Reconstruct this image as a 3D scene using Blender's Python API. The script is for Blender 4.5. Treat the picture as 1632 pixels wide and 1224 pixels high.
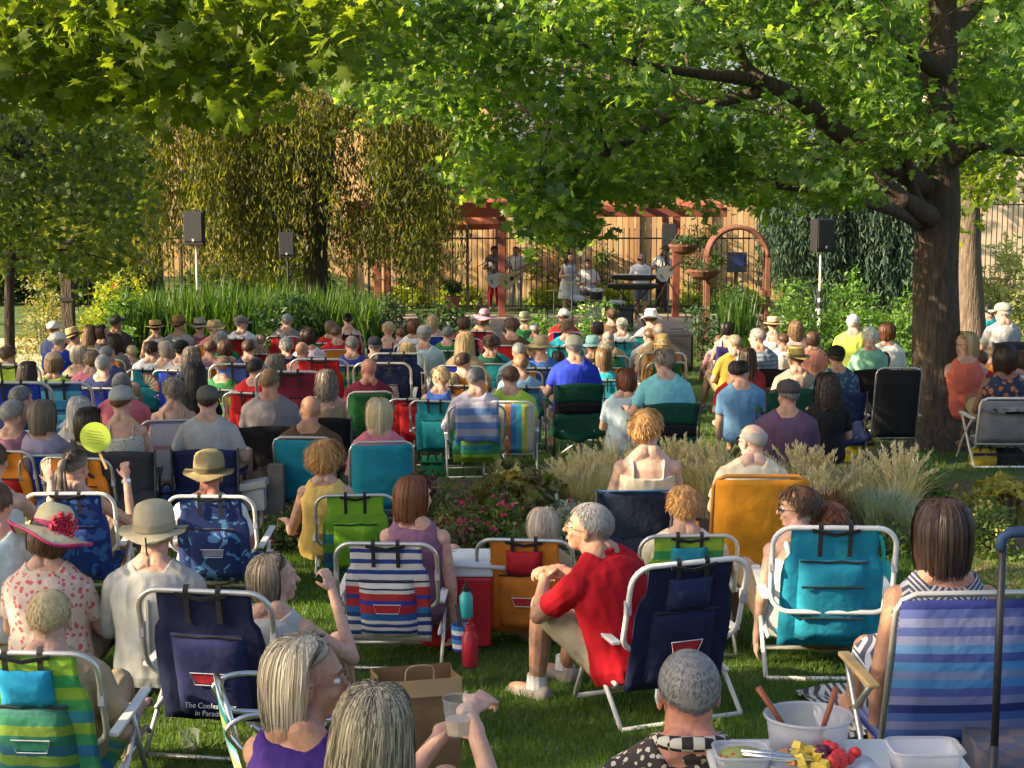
import bpy, math, random
import numpy as np
from mathutils import Vector, Matrix, Euler, noise
R=math.radians
random.seed(7); rng=np.random.default_rng(7)
sc=bpy.context.scene
for o in list(bpy.data.objects): bpy.data.objects.remove(o)
COL=sc.collection
# ---------------------------------------------------------------- camera, sky, sun
F=2540.0; CAMZ=2.8; PITCH=math.atan((612-270)/F)
cd=bpy.data.cameras.new('camera'); cam=bpy.data.objects.new('camera',cd); COL.objects.link(cam)
cam.location=(0,0,CAMZ); cam.rotation_euler=(math.pi/2-PITCH,0,0)
cd.sensor_width=36; cd.lens=36*F/1632; cd.clip_end=600; cd.clip_start=.05
sc.camera=cam
SUN_EL=27; SUN_AZ=-108      # azimuth of the sun measured from +Y towards +X
w=bpy.data.worlds.new('World'); sc.world=w; w.use_nodes=True
nt=w.node_tree; bg=nt.nodes['Background']; sky=nt.nodes.new('ShaderNodeTexSky')
sky.sky_type='NISHITA'; sky.sun_disc=False; sky.sun_elevation=R(SUN_EL); sky.sun_rotation=R(SUN_AZ)
nt.links.new(sky.outputs[0],bg.inputs[0]); bg.inputs[1].default_value=.105; sky.dust_density=3.5; sky.ozone_density=.6; sky.air_density=.8
sd=bpy.data.lights.new('sun','SUN'); sd.energy=5; sd.angle=R(.5); sd.color=(1,.80,.54)
so=bpy.data.objects.new('sun',sd); COL.objects.link(so)
sv=Vector((math.sin(R(SUN_AZ))*math.cos(R(SUN_EL)),math.cos(R(SUN_AZ))*math.cos(R(SUN_EL)),math.sin(R(SUN_EL))))
so.rotation_euler=sv.to_track_quat('Z','Y').to_euler()
sc.view_settings.view_transform='Standard'; sc.view_settings.look='None'; sc.view_settings.gamma=1
sc.view_settings.exposure=1.53
sc.render.engine='CYCLES'; cy=sc.cycles
cy.max_bounces=6; cy.diffuse_bounces=3; cy.glossy_bounces=2; cy.transmission_bounces=4; cy.transparent_max_bounces=6
cy.use_denoising=True; cy.caustics_reflective=False; cy.caustics_refractive=False
cy.sample_clamp_indirect=6

# ---------------------------------------------------------------- geometry of the picture -> the place
def ray(px,py):
    v=Vector(((px-816)/F,1,-(py-612)/F)); c,s=math.cos(PITCH),math.sin(PITCH)
    return Vector((v.x,c*v.y+s*v.z,-s*v.y+c*v.z))
def pt(px,py,Y):
    r=ray(px,py); return Vector((r.x*Y/r.y,Y,CAMZ+r.z*Y/r.y))
def proj(p):
    x,y,z=p[0],p[1],p[2]-CAMZ; c,s=math.cos(PITCH),math.sin(PITCH); a=c*y-s*z; b=s*y+c*z
    return 816+F*x/a,612-F*b/a
_GD=[(-60,1.4),(0,2.0),(3.5,2.2),(6,2.32),(7.5,2.42),(9.5,2.52),(13.4,2.76),(17,2.95),(22,3.24),(36,3.55),(60,3.6),(400,3.6)]
def gz(y):
    for (a,b),(c,d) in zip(_GD,_GD[1:]):
        if y<=c: return CAMZ-(b+(d-b)*(max(y,a)-a)/(c-a))
    return CAMZ-3.6
def gp(px,Y):
    p=pt(px,600,Y); return Vector((p.x,Y,gz(Y)))

# ---------------------------------------------------------------- materials
MATS={}
def _new(name):
    m=bpy.data.materials.new(name); m.use_nodes=True; return m,m.node_tree,m.node_tree.nodes['Principled BSDF']
def c4(c): return (c[0],c[1],c[2],1)
def mat(name,col,rough=.6,metal=0,bump=0,bscale=60,var=.12,vscale=8,spec=.4,trans=0,bdist=.01):
    """plain surface with a little uneven colour and a fine bump"""
    k=(name,tuple(col),rough,metal,bump,bscale,var,vscale,trans)
    if k in MATS: return MATS[k]
    m,t,b=_new(name); N=t.nodes; L=t.links
    b.inputs['Roughness'].default_value=rough; b.inputs['Metallic'].default_value=metal
    b.inputs['Specular IOR Level'].default_value=spec
    tc=N.new('ShaderNodeTexCoord')
    if var:
        n=N.new('ShaderNodeTexNoise'); n.inputs['Scale'].default_value=vscale; n.inputs['Detail'].default_value=4
        L.new(tc.outputs['Object'],n.inputs['Vector'])
        r=N.new('ShaderNodeValToRGB'); r.color_ramp.elements[0].position=.3; r.color_ramp.elements[1].position=.7
        r.color_ramp.elements[0].color=c4([x*(1-var) for x in col]); r.color_ramp.elements[1].color=c4([min(1,x*(1+var)) for x in col])
        L.new(n.outputs[0],r.inputs[0]); L.new(r.outputs[0],b.inputs['Base Color'])
    else: b.inputs['Base Color'].default_value=c4(col)
    if bump:
        n=N.new('ShaderNodeTexNoise'); n.inputs['Scale'].default_value=bscale; n.inputs['Detail'].default_value=3
        L.new(tc.outputs['Object'],n.inputs['Vector'])
        bp=N.new('ShaderNodeBump'); bp.inputs['Strength'].default_value=bump; bp.inputs['Distance'].default_value=bdist
        L.new(n.outputs[0],bp.inputs['Height']); L.new(bp.outputs[0],b.inputs['Normal'])
    if trans:
        tr=N.new('ShaderNodeBsdfTransparent'); mx=N.new('ShaderNodeMixShader'); mx.inputs[0].default_value=trans
        L.new(b.outputs[0],mx.inputs[1]); L.new(tr.outputs[0],mx.inputs[2]); L.new(mx.outputs[0],N['Material Output'].inputs[0])
    MATS[k]=m; return m
def leafmat(name,cols,trans=.45,rough=.45,light=1.0):
    """foliage: each leaf (mesh island) takes its own tint; light passes through it"""
    if name in MATS: return MATS[name]
    m,t,b=_new(name); N=t.nodes; L=t.links
    g=N.new('ShaderNodeNewGeometry'); r=N.new('ShaderNodeValToRGB'); r.color_ramp.interpolation='LINEAR'
    e=r.color_ramp.elements
    while len(e)<len(cols): e.new(.5)
    for i,c in enumerate(cols): e[i].position=i/(len(cols)-1); e[i].color=c4(c)
    L.new(g.outputs['Random Per Island'],r.inputs[0]); L.new(r.outputs[0],b.inputs['Base Color'])
    b.inputs['Roughness'].default_value=rough; b.inputs['Specular IOR Level'].default_value=.35
    tr=N.new('ShaderNodeBsdfTranslucent'); mx=N.new('ShaderNodeMixShader'); mx.inputs[0].default_value=trans
    hs=N.new('ShaderNodeMix'); hs.data_type='RGBA'; hs.blend_type='MULTIPLY'; hs.inputs[0].default_value=1
    hs.inputs[7].default_value=(2.3*light,2.1*light,.7*light,1); L.new(r.outputs[0],hs.inputs[6]); L.new(hs.outputs[2],tr.inputs[0])
    L.new(b.outputs[0],mx.inputs[1]); L.new(tr.outputs[0],mx.inputs[2]); L.new(mx.outputs[0],N['Material Output'].inputs[0])
    MATS[name]=m; return m
def hairmat(c1,c2):
    k=('hair',tuple(c1),tuple(c2))
    if k in MATS: return MATS[k]
    m,t,b=_new('hair'); N=t.nodes; L=t.links
    g=N.new('ShaderNodeNewGeometry'); r=N.new('ShaderNodeValToRGB')
    r.color_ramp.elements[0].color=c4(c1); r.color_ramp.elements[1].color=c4(c2)
    L.new(g.outputs['Random Per Island'],r.inputs[0]); L.new(r.outputs[0],b.inputs['Base Color'])
    b.inputs['Roughness'].default_value=.42; b.inputs['Specular IOR Level'].default_value=.35
    MATS[k]=m; return m
def skin(col=(.50,.27,.18)):
    k=('skin',tuple(col))
    if k in MATS: return MATS[k]
    m=mat('skin',col,rough=.52,bump=.25,bscale=110,var=.17,vscale=26,spec=.35)
    b=m.node_tree.nodes['Principled BSDF']; MATS[k]=m; return m
def bands(name,cols,axis=2,rep=1,rough=.75,coord='Generated',wid=None,bump=.15,trans=0):
    """woven stripes: constant colour bands along one axis of the piece"""
    k=('bands',name,tuple(map(tuple,cols)),axis,rep,coord,tuple(wid or ()))
    if k in MATS: return MATS[k]
    m,t,b=_new(name); N=t.nodes; L=t.links
    tc=N.new('ShaderNodeTexCoord'); sp=N.new('ShaderNodeSeparateXYZ'); L.new(tc.outputs[coord],sp.inputs[0])
    ml=N.new('ShaderNodeMath'); ml.operation='MULTIPLY'; ml.inputs[1].default_value=rep; L.new(sp.outputs[axis],ml.inputs[0])
    fr=N.new('ShaderNodeMath'); fr.operation='FRACT'; L.new(ml.outputs[0],fr.inputs[0])
    r=N.new('ShaderNodeValToRGB'); r.color_ramp.interpolation='CONSTANT'; e=r.color_ramp.elements
    while len(e)<len(cols): e.new(.5)
    acc=0; tot=sum(wid) if wid else len(cols)
    for i,c in enumerate(cols):
        e[i].position=acc/tot; e[i].color=c4(c); acc+=wid[i] if wid else 1
    L.new(fr.outputs[0],r.inputs[0]); L.new(r.outputs[0],b.inputs['Base Color']); b.inputs['Roughness'].default_value=rough
    n=N.new('ShaderNodeTexNoise'); n.inputs['Scale'].default_value=12; L.new(tc.outputs['Object'],n.inputs['Vector'])
    bp=N.new('ShaderNodeBump'); bp.inputs['Strength'].default_value=bump*2; bp.inputs['Distance'].default_value=.03
    L.new(n.outputs[0],bp.inputs['Height']); L.new(bp.outputs[0],b.inputs['Normal'])
    if trans: translucent(m,trans)
    MATS[k]=m; return m
def translucent(m,f):
    N=m.node_tree.nodes; L=m.node_tree.links; b=N['Principled BSDF']
    tr=N.new('ShaderNodeBsdfTranslucent'); mx=N.new('ShaderNodeMixShader'); mx.inputs[0].default_value=f
    src=b.inputs['Base Color'].links
    if src: L.new(src[0].from_socket,tr.inputs[0])
    else: tr.inputs[0].default_value=b.inputs['Base Color'].default_value
    L.new(b.outputs[0],mx.inputs[1]); L.new(tr.outputs[0],mx.inputs[2]); L.new(mx.outputs[0],N['Material Output'].inputs[0])
def print_mat(name,base,spot,scale=18,thr=.42,kind='voronoi',rough=.8):
    """printed cloth: blotches (voronoi), palm-like marks (noise) or zigzag"""
    k=('print',name,tuple(base),tuple(spot),scale,thr,kind)
    if k in MATS: return MATS[k]
    m,t,b=_new(name); N=t.nodes; L=t.links; tc=N.new('ShaderNodeTexCoord')
    if kind=='zigzag':
        sp=N.new('ShaderNodeSeparateXYZ'); L.new(tc.outputs['Object'],sp.inputs[0])
        a=N.new('ShaderNodeMath'); a.operation='PINGPONG'; a.inputs[1].default_value=1.5/scale; L.new(sp.outputs[0],a.inputs[0])
        s=N.new('ShaderNodeMath'); s.operation='ADD'; L.new(sp.outputs[2],s.inputs[0]); L.new(a.outputs[0],s.inputs[1])
        q=N.new('ShaderNodeMath'); q.operation='MULTIPLY'; q.inputs[1].default_value=scale*2; L.new(s.outputs[0],q.inputs[0])
        f=N.new('ShaderNodeMath'); f.operation='FRACT'; L.new(q.outputs[0],f.inputs[0]); out=f.outputs[0]
    elif kind=='noise':
        n=N.new('ShaderNodeTexNoise'); n.inputs['Scale'].default_value=scale; n.inputs['Detail'].default_value=5; n.inputs['Distortion'].default_value=1.5
        L.new(tc.outputs['Object'],n.inputs['Vector']); out=n.outputs[0]
    elif kind=='check':
        n=N.new('ShaderNodeTexChecker'); n.inputs['Scale'].default_value=scale; n.inputs[1].default_value=(0,0,0,1); n.inputs[2].default_value=(1,1,1,1)
        L.new(tc.outputs['Object'],n.inputs['Vector']); out=n.outputs[0]
    else:
        n=N.new('ShaderNodeTexVoronoi'); n.inputs['Scale'].default_value=scale; L.new(tc.outputs['Object'],n.inputs['Vector'])
        n2=N.new('ShaderNodeTexNoise'); n2.inputs['Scale'].default_value=scale*2; L.new(tc.outputs['Object'],n2.inputs['Vector'])
        ad=N.new('ShaderNodeMath'); ad.operation='MULTIPLY_ADD'; ad.inputs[1].default_value=.5; L.new(n2.outputs[0],ad.inputs[0]); L.new(n.outputs[0],ad.inputs[2])
        sb=N.new('ShaderNodeMath'); sb.operation='SUBTRACT'; sb.inputs[1].default_value=.2; L.new(ad.outputs[0],sb.inputs[0]); out=sb.outputs[0]
    r=N.new('ShaderNodeValToRGB'); r.color_ramp.interpolation='CONSTANT'; e=r.color_ramp.elements
    e[0].color=c4(spot); e[1].position=thr; e[1].color=c4(base)
    L.new(out,r.inputs[0]); L.new(r.outputs[0],b.inputs['Base Color']); b.inputs['Roughness'].default_value=rough
    MATS[k]=m; return m
def cloth(col,name='cloth'): return mat(name,col,rough=.88,bump=.55,bscale=7,var=.14,vscale=7,spec=.2,bdist=.03)

# ---------------------------------------------------------------- mesh building
class MB:
    def __init__(s): s.v=[]; s.f=[]
    def add(s,vs,fs):
        b=len(s.v); s.v+=[tuple(x) for x in vs]; s.f+=[tuple(i+b for i in q) for q in fs]; return s
    def box(s,c,d,rot=None,taper=1):
        c=Vector(c); a=[]
        for z in (-1,1):
            k=taper if z>0 else 1
            for x,y in ((-1,-1),(1,-1),(1,1),(-1,1)):
                p=Vector((x*d[0]/2*k,y*d[1]/2*k,z*d[2]/2)); a.append(c+((rot@p) if rot else p))
        return s.add(a,[(3,2,1,0),(4,5,6,7),(0,1,5,4),(1,2,6,5),(2,3,7,6),(3,0,4,7)])
    def loft(s,rings,caps=True):
        n=len(rings[0]); vs=[p for r in rings for p in r]; fs=[]
        for i in range(len(rings)-1):
            for j in range(n):
                k=(j+1)%n; fs.append((i*n+j,i*n+k,(i+1)*n+k,(i+1)*n+j))
        if caps: fs.append(tuple(range(n-1,-1,-1))); fs.append(tuple(range((len(rings)-1)*n,len(rings)*n)))
        return s.add(vs,fs)
    def tube(s,pts,r,n=8,closed=False,flat=1):
        pts=[Vector(p) for p in pts]; rr=r if isinstance(r,(list,tuple)) else [r]*len(pts)
        rings=[]; up=None; m=len(pts)
        for i,p in enumerate(pts):
            a=pts[(i-1)%m] if (i>0 or closed) else p; b=pts[(i+1)%m] if (i<m-1 or closed) else p
            t=(b-a).normalized()
            if up is None: up=Vector((0,0,1)) if abs(t.z)<.9 else Vector((1,0,0))
            x=t.cross(up).normalized(); up=x.cross(t).normalized()
            rings.append([p+x*math.cos(2*math.pi*j/n)*rr[i]+up*math.sin(2*math.pi*j/n)*rr[i]*flat for j in range(n)])
        if closed:
            b=len(s.v); s.loft(rings,caps=False); k=(m-1)*n
            for j in range(n): s.f.append((b+k+j,b+k+(j+1)%n,b+(j+1)%n,b+j))
            return s
        return s.loft(rings)
    def ell(s,c,r,rot=None,n=12,m=8):
        c=Vector(c); r=(r,r,r) if isinstance(r,(int,float)) else r; vs=[]
        f=lambda p:(c+((rot@p) if rot else p))
        vs.append(f(Vector((0,0,r[2]))))
        for i in range(1,m):
            a=math.pi*i/m
            for j in range(n):
                b=2*math.pi*j/n; vs.append(f(Vector((r[0]*math.sin(a)*math.cos(b),r[1]*math.sin(a)*math.sin(b),r[2]*math.cos(a)))))
        vs.append(f(Vector((0,0,-r[2])))); fs=[]
        for j in range(n):
            k=(j+1)%n; fs.append((0,1+j,1+k)); fs.append((len(vs)-1,1+(m-2)*n+k,1+(m-2)*n+j))
            for i in range(m-2): fs.append((1+i*n+j,1+(i+1)*n+j,1+(i+1)*n+k,1+i*n+k))
        return s.add(vs,fs)
    def cap(s,p,q,r0,r1,n=10):
        """tapered limb with round ends"""
        s.tube([p,q],[r0,r1],n); s.ell(p,r0,n=n,m=6); return s.ell(q,r1,n=n,m=6)
    def sheet(s,grid,thick=0):
        """grid[i][j] of points -> a cloth panel, given thickness along its normal"""
        h=len(grid); w_=len(grid[0]); g=[[Vector(p) for p in row] for row in grid]
        if not thick:
            return s.add([p for r_ in g for p in r_],[(i*w_+j,i*w_+j+1,(i+1)*w_+j+1,(i+1)*w_+j) for i in range(h-1) for j in range(w_-1)])
        nv=(g[0][-1]-g[0][0]).cross(g[-1][0]-g[0][0]).normalized()*thick
        b=len(s.v); N=h*w_
        s.v+=[tuple(p) for r_ in g for p in r_]+[tuple(p+nv) for r_ in g for p in r_]
        for i in range(h-1):
            for j in range(w_-1):
                q=(i*w_+j,i*w_+j+1,(i+1)*w_+j+1,(i+1)*w_+j)
                s.f.append(tuple(b+x for x in q[::-1])); s.f.append(tuple(b+N+x for x in q))
        ed=[(0,j) for j in range(w_)]+[(i,w_-1) for i in range(1,h)]+[(h-1,j) for j in range(w_-2,-1,-1)]+[(i,0) for i in range(h-2,0,-1)]
        for k in range(len(ed)):
            a,c=ed[k],ed[(k+1)%len(ed)]; a=a[0]*w_+a[1]; c=c[0]*w_+c[1]
            s.f.append((b+a,b+c,b+N+c,b+N+a))
        return s
    def mesh(s,name,smooth=True):
        me=bpy.data.meshes.new(name); me.from_pydata(s.v,[],s.f); me.update()
        if smooth: me.shade_smooth()
        return me
def link(name,me,m=None,parent=None,M=None):
    o=bpy.data.objects.new(name,me); COL.objects.link(o)
    if parent: o.parent=parent
    if M is not None: o.matrix_local=M
    if m is not None:
        if not me.materials: me.materials.append(m)
        o.material_slots[0].link='OBJECT'; o.material_slots[0].material=m
    return o
def part(name,mb,m,parent=None,smooth=False,M=None,bevel=0,label=None):
    me=mb.mesh(name,smooth); o=link(name,me,m,parent,M)
    if bevel:
        b=o.modifiers.new('bevel','BEVEL'); b.width=bevel; b.segments=2; b.limit_method='ANGLE'
    if label: o['label']=label
    return o
def tag(o,label,cat,group=None,kind=None):
    if label: o['label']=label
    if cat: o['category']=cat
    if group: o['group']=group
    if kind: o['kind']=kind
    return o
def empty(name,loc,label,cat,group=None,rz=0,sc_=1):
    o=bpy.data.objects.new(name,None); COL.objects.link(o); o.location=loc; o.rotation_euler=(0,0,rz); o.scale=(sc_,)*3
    o.empty_display_size=.2
    return tag(o,label,cat,group)
def np_mesh(name,V,Fc):
    """V (n,3), Fc (m,k) with the same number of corners per face"""
    me=bpy.data.meshes.new(name); n,k=Fc.shape
    me.vertices.add(len(V)); me.vertices.foreach_set('co',V.astype(np.float32).ravel())
    me.loops.add(n*k); me.loops.foreach_set('vertex_index',Fc.astype(np.int32).ravel())
    me.polygons.add(n); me.polygons.foreach_set('loop_start',np.arange(0,n*k,k,dtype=np.int32)); 
    me.update(calc_edges=True); return me
CACHE={}
def cached(key,fn):
    if key not in CACHE: CACHE[key]=fn()
    return CACHE[key]
def smooth_path(pts,n=4):
    pts=[Vector(p) for p in pts]; out=[]
    for i in range(len(pts)-1):
        p0=pts[max(i-1,0)]; p1=pts[i]; p2=pts[i+1]; p3=pts[min(i+2,len(pts)-1)]
        for k in range(n):
            t=k/n; out.append(.5*((2*p1)+(p2-p0)*t+(2*p0-5*p1+4*p2-p3)*t*t+(3*p1-p0-3*p2+p3)*t**3))
    return out+[pts[-1]]
def rpath(w_,h_,r,n=5):
    """rounded rectangle centred on 0 as (x,z) points"""
    out=[]
    for cx,cz,a0 in ((w_/2-r,h_/2-r,0),(-w_/2+r,h_/2-r,90),(-w_/2+r,-h_/2+r,180),(w_/2-r,-h_/2+r,270)):
        for i in range(n+1):
            a=R(a0+90*i/n); out.append((cx+r*math.cos(a),cz+r*math.sin(a)))
    return out
# ================================================================ SETTING
def ground_mat():
    m,t,b=_new('lawn'); N=t.nodes; L=t.links; tc=N.new('ShaderNodeTexCoord')
    n=N.new('ShaderNodeTexNoise'); n.inputs['Scale'].default_value=1.1; n.inputs['Detail'].default_value=6; L.new(tc.outputs['Object'],n.inputs[0])
    r=N.new('ShaderNodeValToRGB'); e=r.color_ramp.elements; e[0].position=.3; e[0].color=(.035,.075,.012,1); e[1].position=.68; e[1].color=(.085,.14,.02,1)
    x=e.new(.8); x.color=(.16,.14,.06,1)
    n2=N.new('ShaderNodeTexNoise'); n2.inputs['Scale'].default_value=60; n2.inputs['Detail'].default_value=4; L.new(tc.outputs['Object'],n2.inputs[0])
    mx=N.new('ShaderNodeMix'); mx.data_type='RGBA'; mx.blend_type='OVERLAY'; mx.inputs[0].default_value=.6
    L.new(n.outputs[0],r.inputs[0]); L.new(r.outputs[0],mx.inputs[6]); L.new(n2.outputs[0],mx.inputs[7]); L.new(mx.outputs[2],b.inputs['Base Color'])
    b.inputs['Roughness'].default_value=.9; bp=N.new('ShaderNodeBump'); bp.inputs['Distance'].default_value=.03; bp.inputs['Strength'].default_value=.7
    L.new(n2.outputs[0],bp.inputs['Height']); L.new(bp.outputs[0],b.inputs['Normal']); return m
ys=[-60,-20,-5,0,2,3,3.85,5,6,7,8.5,10,11.7,13.4,16,19,22,26,31,36,48,60,100,200,400]
xs=[-300,-100,-40,-20,-10,-5,0,5,10,20,40,100,300]
g=MB(); g.sheet([[(x,y,gz(y)) for x in xs] for y in ys]); 
tag(part('ground',g,ground_mat(),smooth=True),None,None,kind='structure')
def strip(name,x0,x1,y0,y1,m,dz=.004,n=14,wob=.35):
    """a patch laid on the sloping ground with a wandering edge"""
    mb=MB(); rows=[]
    for i in range(n+1):
        y=y0+(y1-y0)*i/n; a=noise.noise(Vector((y*.9,x0,1)))*wob; b=noise.noise(Vector((y*.9,x1,5)))*wob
        rows.append([(x0+a+(x1+b-x0-a)*j/6,y,gz(y)+dz) for j in range(7)])
    mb.sheet(rows); return tag(part(name,mb,m,smooth=True),None,None,kind='structure')
soil=mat('mulch',(.09,.055,.035),rough=.95,bump=.9,bscale=45,var=.5,vscale=12)
dry=mat('dry_earth',(.30,.21,.12),rough=.95,bump=.8,bscale=50,var=.35,vscale=7)
sand=mat('sand_path',(.50,.38,.24),rough=.95,bump=.5,bscale=30,var=.2,vscale=3)
strip('bed_soil',-3.4,9.5,10.6,14.3,soil)
strip('dry_ground',2.9,9.5,9.2,10.6,dry)
strip('dry_ground',5.2,11,14.3,17.9,soil)
strip('path',-22,-6.6,24.5,33,sand,n=20)
strip('patio',-3,6.5,32.5,39.4,mat('patio_paving',(.30,.24,.19),rough=.85,bump=.3,bscale=12,var=.2,vscale=2))
strip('path',4.2,7.5,24.3,26.2,mat('concrete',(.36,.34,.33),rough=.85,bump=.2,bscale=30))

# ---- foliage makers (numpy)
def rot_from(nrm,spin):
    nrm=nrm/np.linalg.norm(nrm,axis=1,keepdims=True); n=len(nrm)
    a=np.where(np.abs(nrm[:,2:3])<.9,np.array([[0,0,1.]]),np.array([[1.,0,0]])); u=np.cross(a,nrm); u/=np.linalg.norm(u,axis=1,keepdims=True); v=np.cross(nrm,u)
    c,s=np.cos(spin)[:,None],np.sin(spin)[:,None]
    return u*c+v*s, v*c-u*s, nrm
MAPLE=np.array([(0,-.5),(.16,-.36),(.42,-.40),(.34,-.12),(.56,.10),(.30,.12),(.30,.40),(.13,.26),(0,.62),(-.13,.26),(-.30,.40),(-.30,.12),(-.56,.10),(-.34,-.12),(-.42,-.40),(-.16,-.36)])
OAK=np.array([(0,-.55),(.10,-.30),(.38,-.34),(.22,-.08),(.52,.08),(.20,.14),(.26,.42),(0,.62),(-.26,.42),(-.20,.14),(-.52,.08),(-.22,-.08),(-.38,-.34),(-.10,-.30)])
OVAL=np.array([(0,-.5),(.2,-.15),(.17,.2),(0,.55),(-.17,.2),(-.2,-.15)])
def leaves(P,N_,size,shape,spin=None,curl=.12):
    n=len(P); k=len(shape); size=np.broadcast_to(size,(n,))*rng.uniform(.7,1.25,n)
    if spin is None: spin=rng.uniform(0,2*np.pi,n)
    u,v,w_=rot_from(N_,spin); s=size[:,None]
    V=np.empty((n,k+1,3)); V[:,0]=P+w_*s*curl*.5
    cv=(rng.uniform(.1,1.0,n)*.55)[:,None]; fo=rng.uniform(-.1,.5,n)[:,None]; lop=rng.uniform(.75,1.15,n)[:,None]
    for i,(a,b) in enumerate(shape): V[:,i+1]=P+u*a*s*lop+v*b*s-w_*s*(cv*(b+.2)**2*1.2+curl*a*a)+w_*s*abs(a)*fo
    i0=(np.arange(n)*(k+1))[:,None,None]; tri=np.array([[0,i+1,(i+1)%k+1] for i in range(k)])[None]
    return V.reshape(-1,3),(i0+tri).reshape(-1,3)
def sprays(C,per,spread,droop=.25):
    """twig ends C (n,3) -> leaf points and normals: flat fans of leaves, tilted and drooping"""
    n=len(C); d=rng.normal(size=(n,3)); d[:,2]=d[:,2]*.35-droop; d/=np.linalg.norm(d,axis=1,keepdims=True)
    t=rng.uniform(-1,1,(n,per)); off=rng.normal(size=(n,per,3))*spread*.33; off[:,:,2]*=.6
    P=C[:,None]+d[:,None]*(t*spread)[:,:,None]+off
    base=rng.normal(size=(n,1,3))*.55+np.array([0,-.25,.75]); Nn=base+rng.normal(size=(n,per,3))*.5
    return P.reshape(-1,3),Nn.reshape(-1,3)
def clump(C,scale,thr,seed=0):
    keep=[noise.noise(Vector(c)*scale+Vector((seed,0,0)))>thr for c in C]; return C[np.array(keep,bool)]
def carve(C,poly,w_,Ymax,prob=.9):
    out=[]
    for c in C:
        px,py=proj(c); hit=False
        if c[1]<Ymax:
            for (ax,ay),(bx,by) in zip(poly,poly[1:]):
                t=max(0,min(1,((px-ax)*(bx-ax)+(py-ay)*(by-ay))/((bx-ax)**2+(by-ay)**2))); 
                if math.hypot(px-ax-t*(bx-ax),py-ay-t*(by-ay))<w_: hit=True
        if not(hit and random.random()<prob): out.append(c)
    return np.array(out)
def in_poly(px,py,poly):
    c=False; j=len(poly)-1
    for i in range(len(poly)):
        (xi,yi),(xj,yj)=poly[i],poly[j]
        if (yi>py)!=(yj>py) and px<(xj-xi)*(py-yi)/(yj-yi+1e-9)+xi: c=not c
        j=i
    return c
def fill(poly,Y0,Y1,n):
    xs_=[p[0] for p in poly]; ys_=[p[1] for p in poly]; out=[]
    while len(out)<n:
        x=random.uniform(min(xs_),max(xs_)); y=random.uniform(min(ys_),max(ys_))
        if in_poly(x,y,poly): out.append(pt(x,y,random.uniform(Y0,Y1)))
    return np.array(out)
def ellfill(c,r,n,shell=.35):
    d=rng.normal(size=(n,3)); d/=np.linalg.norm(d,axis=1,keepdims=True)
    return np.array(c)+d*(rng.uniform(shell,1,(n,1))**.6)*np.array(r)
bark=mat('bark',(.075,.055,.042),rough=.95,bump=1,bscale=22,var=.35,vscale=9)
# ridged bark: stretch the bump along the trunk
def barkmat(name,col):
    m=mat(name,col,rough=.95,bump=1,bscale=10,var=.4,vscale=6)
    N=m.node_tree.nodes; L=m.node_tree.links; tc=[n for n in N if n.type=='TEX_COORD'][0]
    mp=N.new('ShaderNodeMapping'); mp.inputs['Scale'].default_value=(4,4,.7); L.new(tc.outputs['Object'],mp.inputs[0])
    for n in N:
        if n.type=='TEX_NOISE': L.new(mp.outputs[0],n.inputs['Vector']); n.inputs['Detail'].default_value=7
        if n.type=='BUMP': n.inputs['Distance'].default_value=.04
    return m
oakbark=barkmat('oak_bark',(.085,.062,.048)); darkbark=barkmat('dark_bark',(.07,.05,.04))
def trunk_mb(path,rad,n=14,rough=.06):
    p=smooth_path(path,6); k=len(p); rr=[]
    for i in range(k):
        t=i/(k-1)*(len(rad)-1); a=int(min(t,len(rad)-2)); rr.append(rad[a]+(rad[a+1]-rad[a])*(t-a))
    mb=MB(); rings=[]; up=Vector((0,1,0))
    for i,q in enumerate(p):
        t=(p[min(i+1,k-1)]-p[max(i-1,0)]).normalized(); x=t.cross(up)
        if x.length<.1: x=t.cross(Vector((1,0,0)))
        x.normalize(); y=x.cross(t)
        ring=[]
        for j in range(n):
            a=2*math.pi*j/n; r_=rr[i]*(1+rough*2*noise.noise(Vector((math.cos(a)*1.3,math.sin(a)*1.3,q.z*.8+q.x))))
            ring.append(q+x*math.cos(a)*r_+y*math.sin(a)*r_)
        rings.append(ring)
    return mb.loft(rings)
def crown(parent,C,per,spread,size,shape,m,name='crown',droop=.25,twigs=0):
    P,Nn=sprays(C,per,spread,droop); V,Fc=leaves(P,Nn,size,shape); me=np_mesh(name,V,Fc)
    return link(name,me,m,parent)
def limbs_to(root_pts,C,n,r0=.03):
    """branches that reach from the limbs to the leaf masses"""
    mb=MB(); idx=rng.choice(len(C),n,replace=False); rp=[Vector(p) for p in root_pts]
    for i in idx:
        c=Vector(C[i]); a=min(rp,key=lambda p:(p-c).length+max(0,p.z-c.z)*.3)
        if (a-c).length<.3: continue
        mid=(a+c)/2+Vector((random.uniform(-.2,.2),random.uniform(-.2,.2),.12*(a-c).length))
        mb.tube(smooth_path([a,mid,c],4),[r0*(1-.85*k/8) for k in range(9)],5)
    return mb

oak_leaf=leafmat('oak_leaf',[(.032,.075,.020),(.055,.115,.022),(.10,.17,.03),(.042,.095,.042),(.17,.235,.045)],.52,.36,1.85)
maple_leaf=leafmat('maple_leaf',[(.06,.10,.012),(.09,.14,.014),(.14,.19,.02)],.55,.5,1.45)
dark_leaf=leafmat('dark_leaf',[(.018,.05,.014),(.03,.075,.015),(.045,.09,.02)],.35,.5)
back_leaf=leafmat('far_leaf',[(.03,.07,.015),(.05,.10,.015),(.09,.13,.02)],.4,.55)

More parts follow.
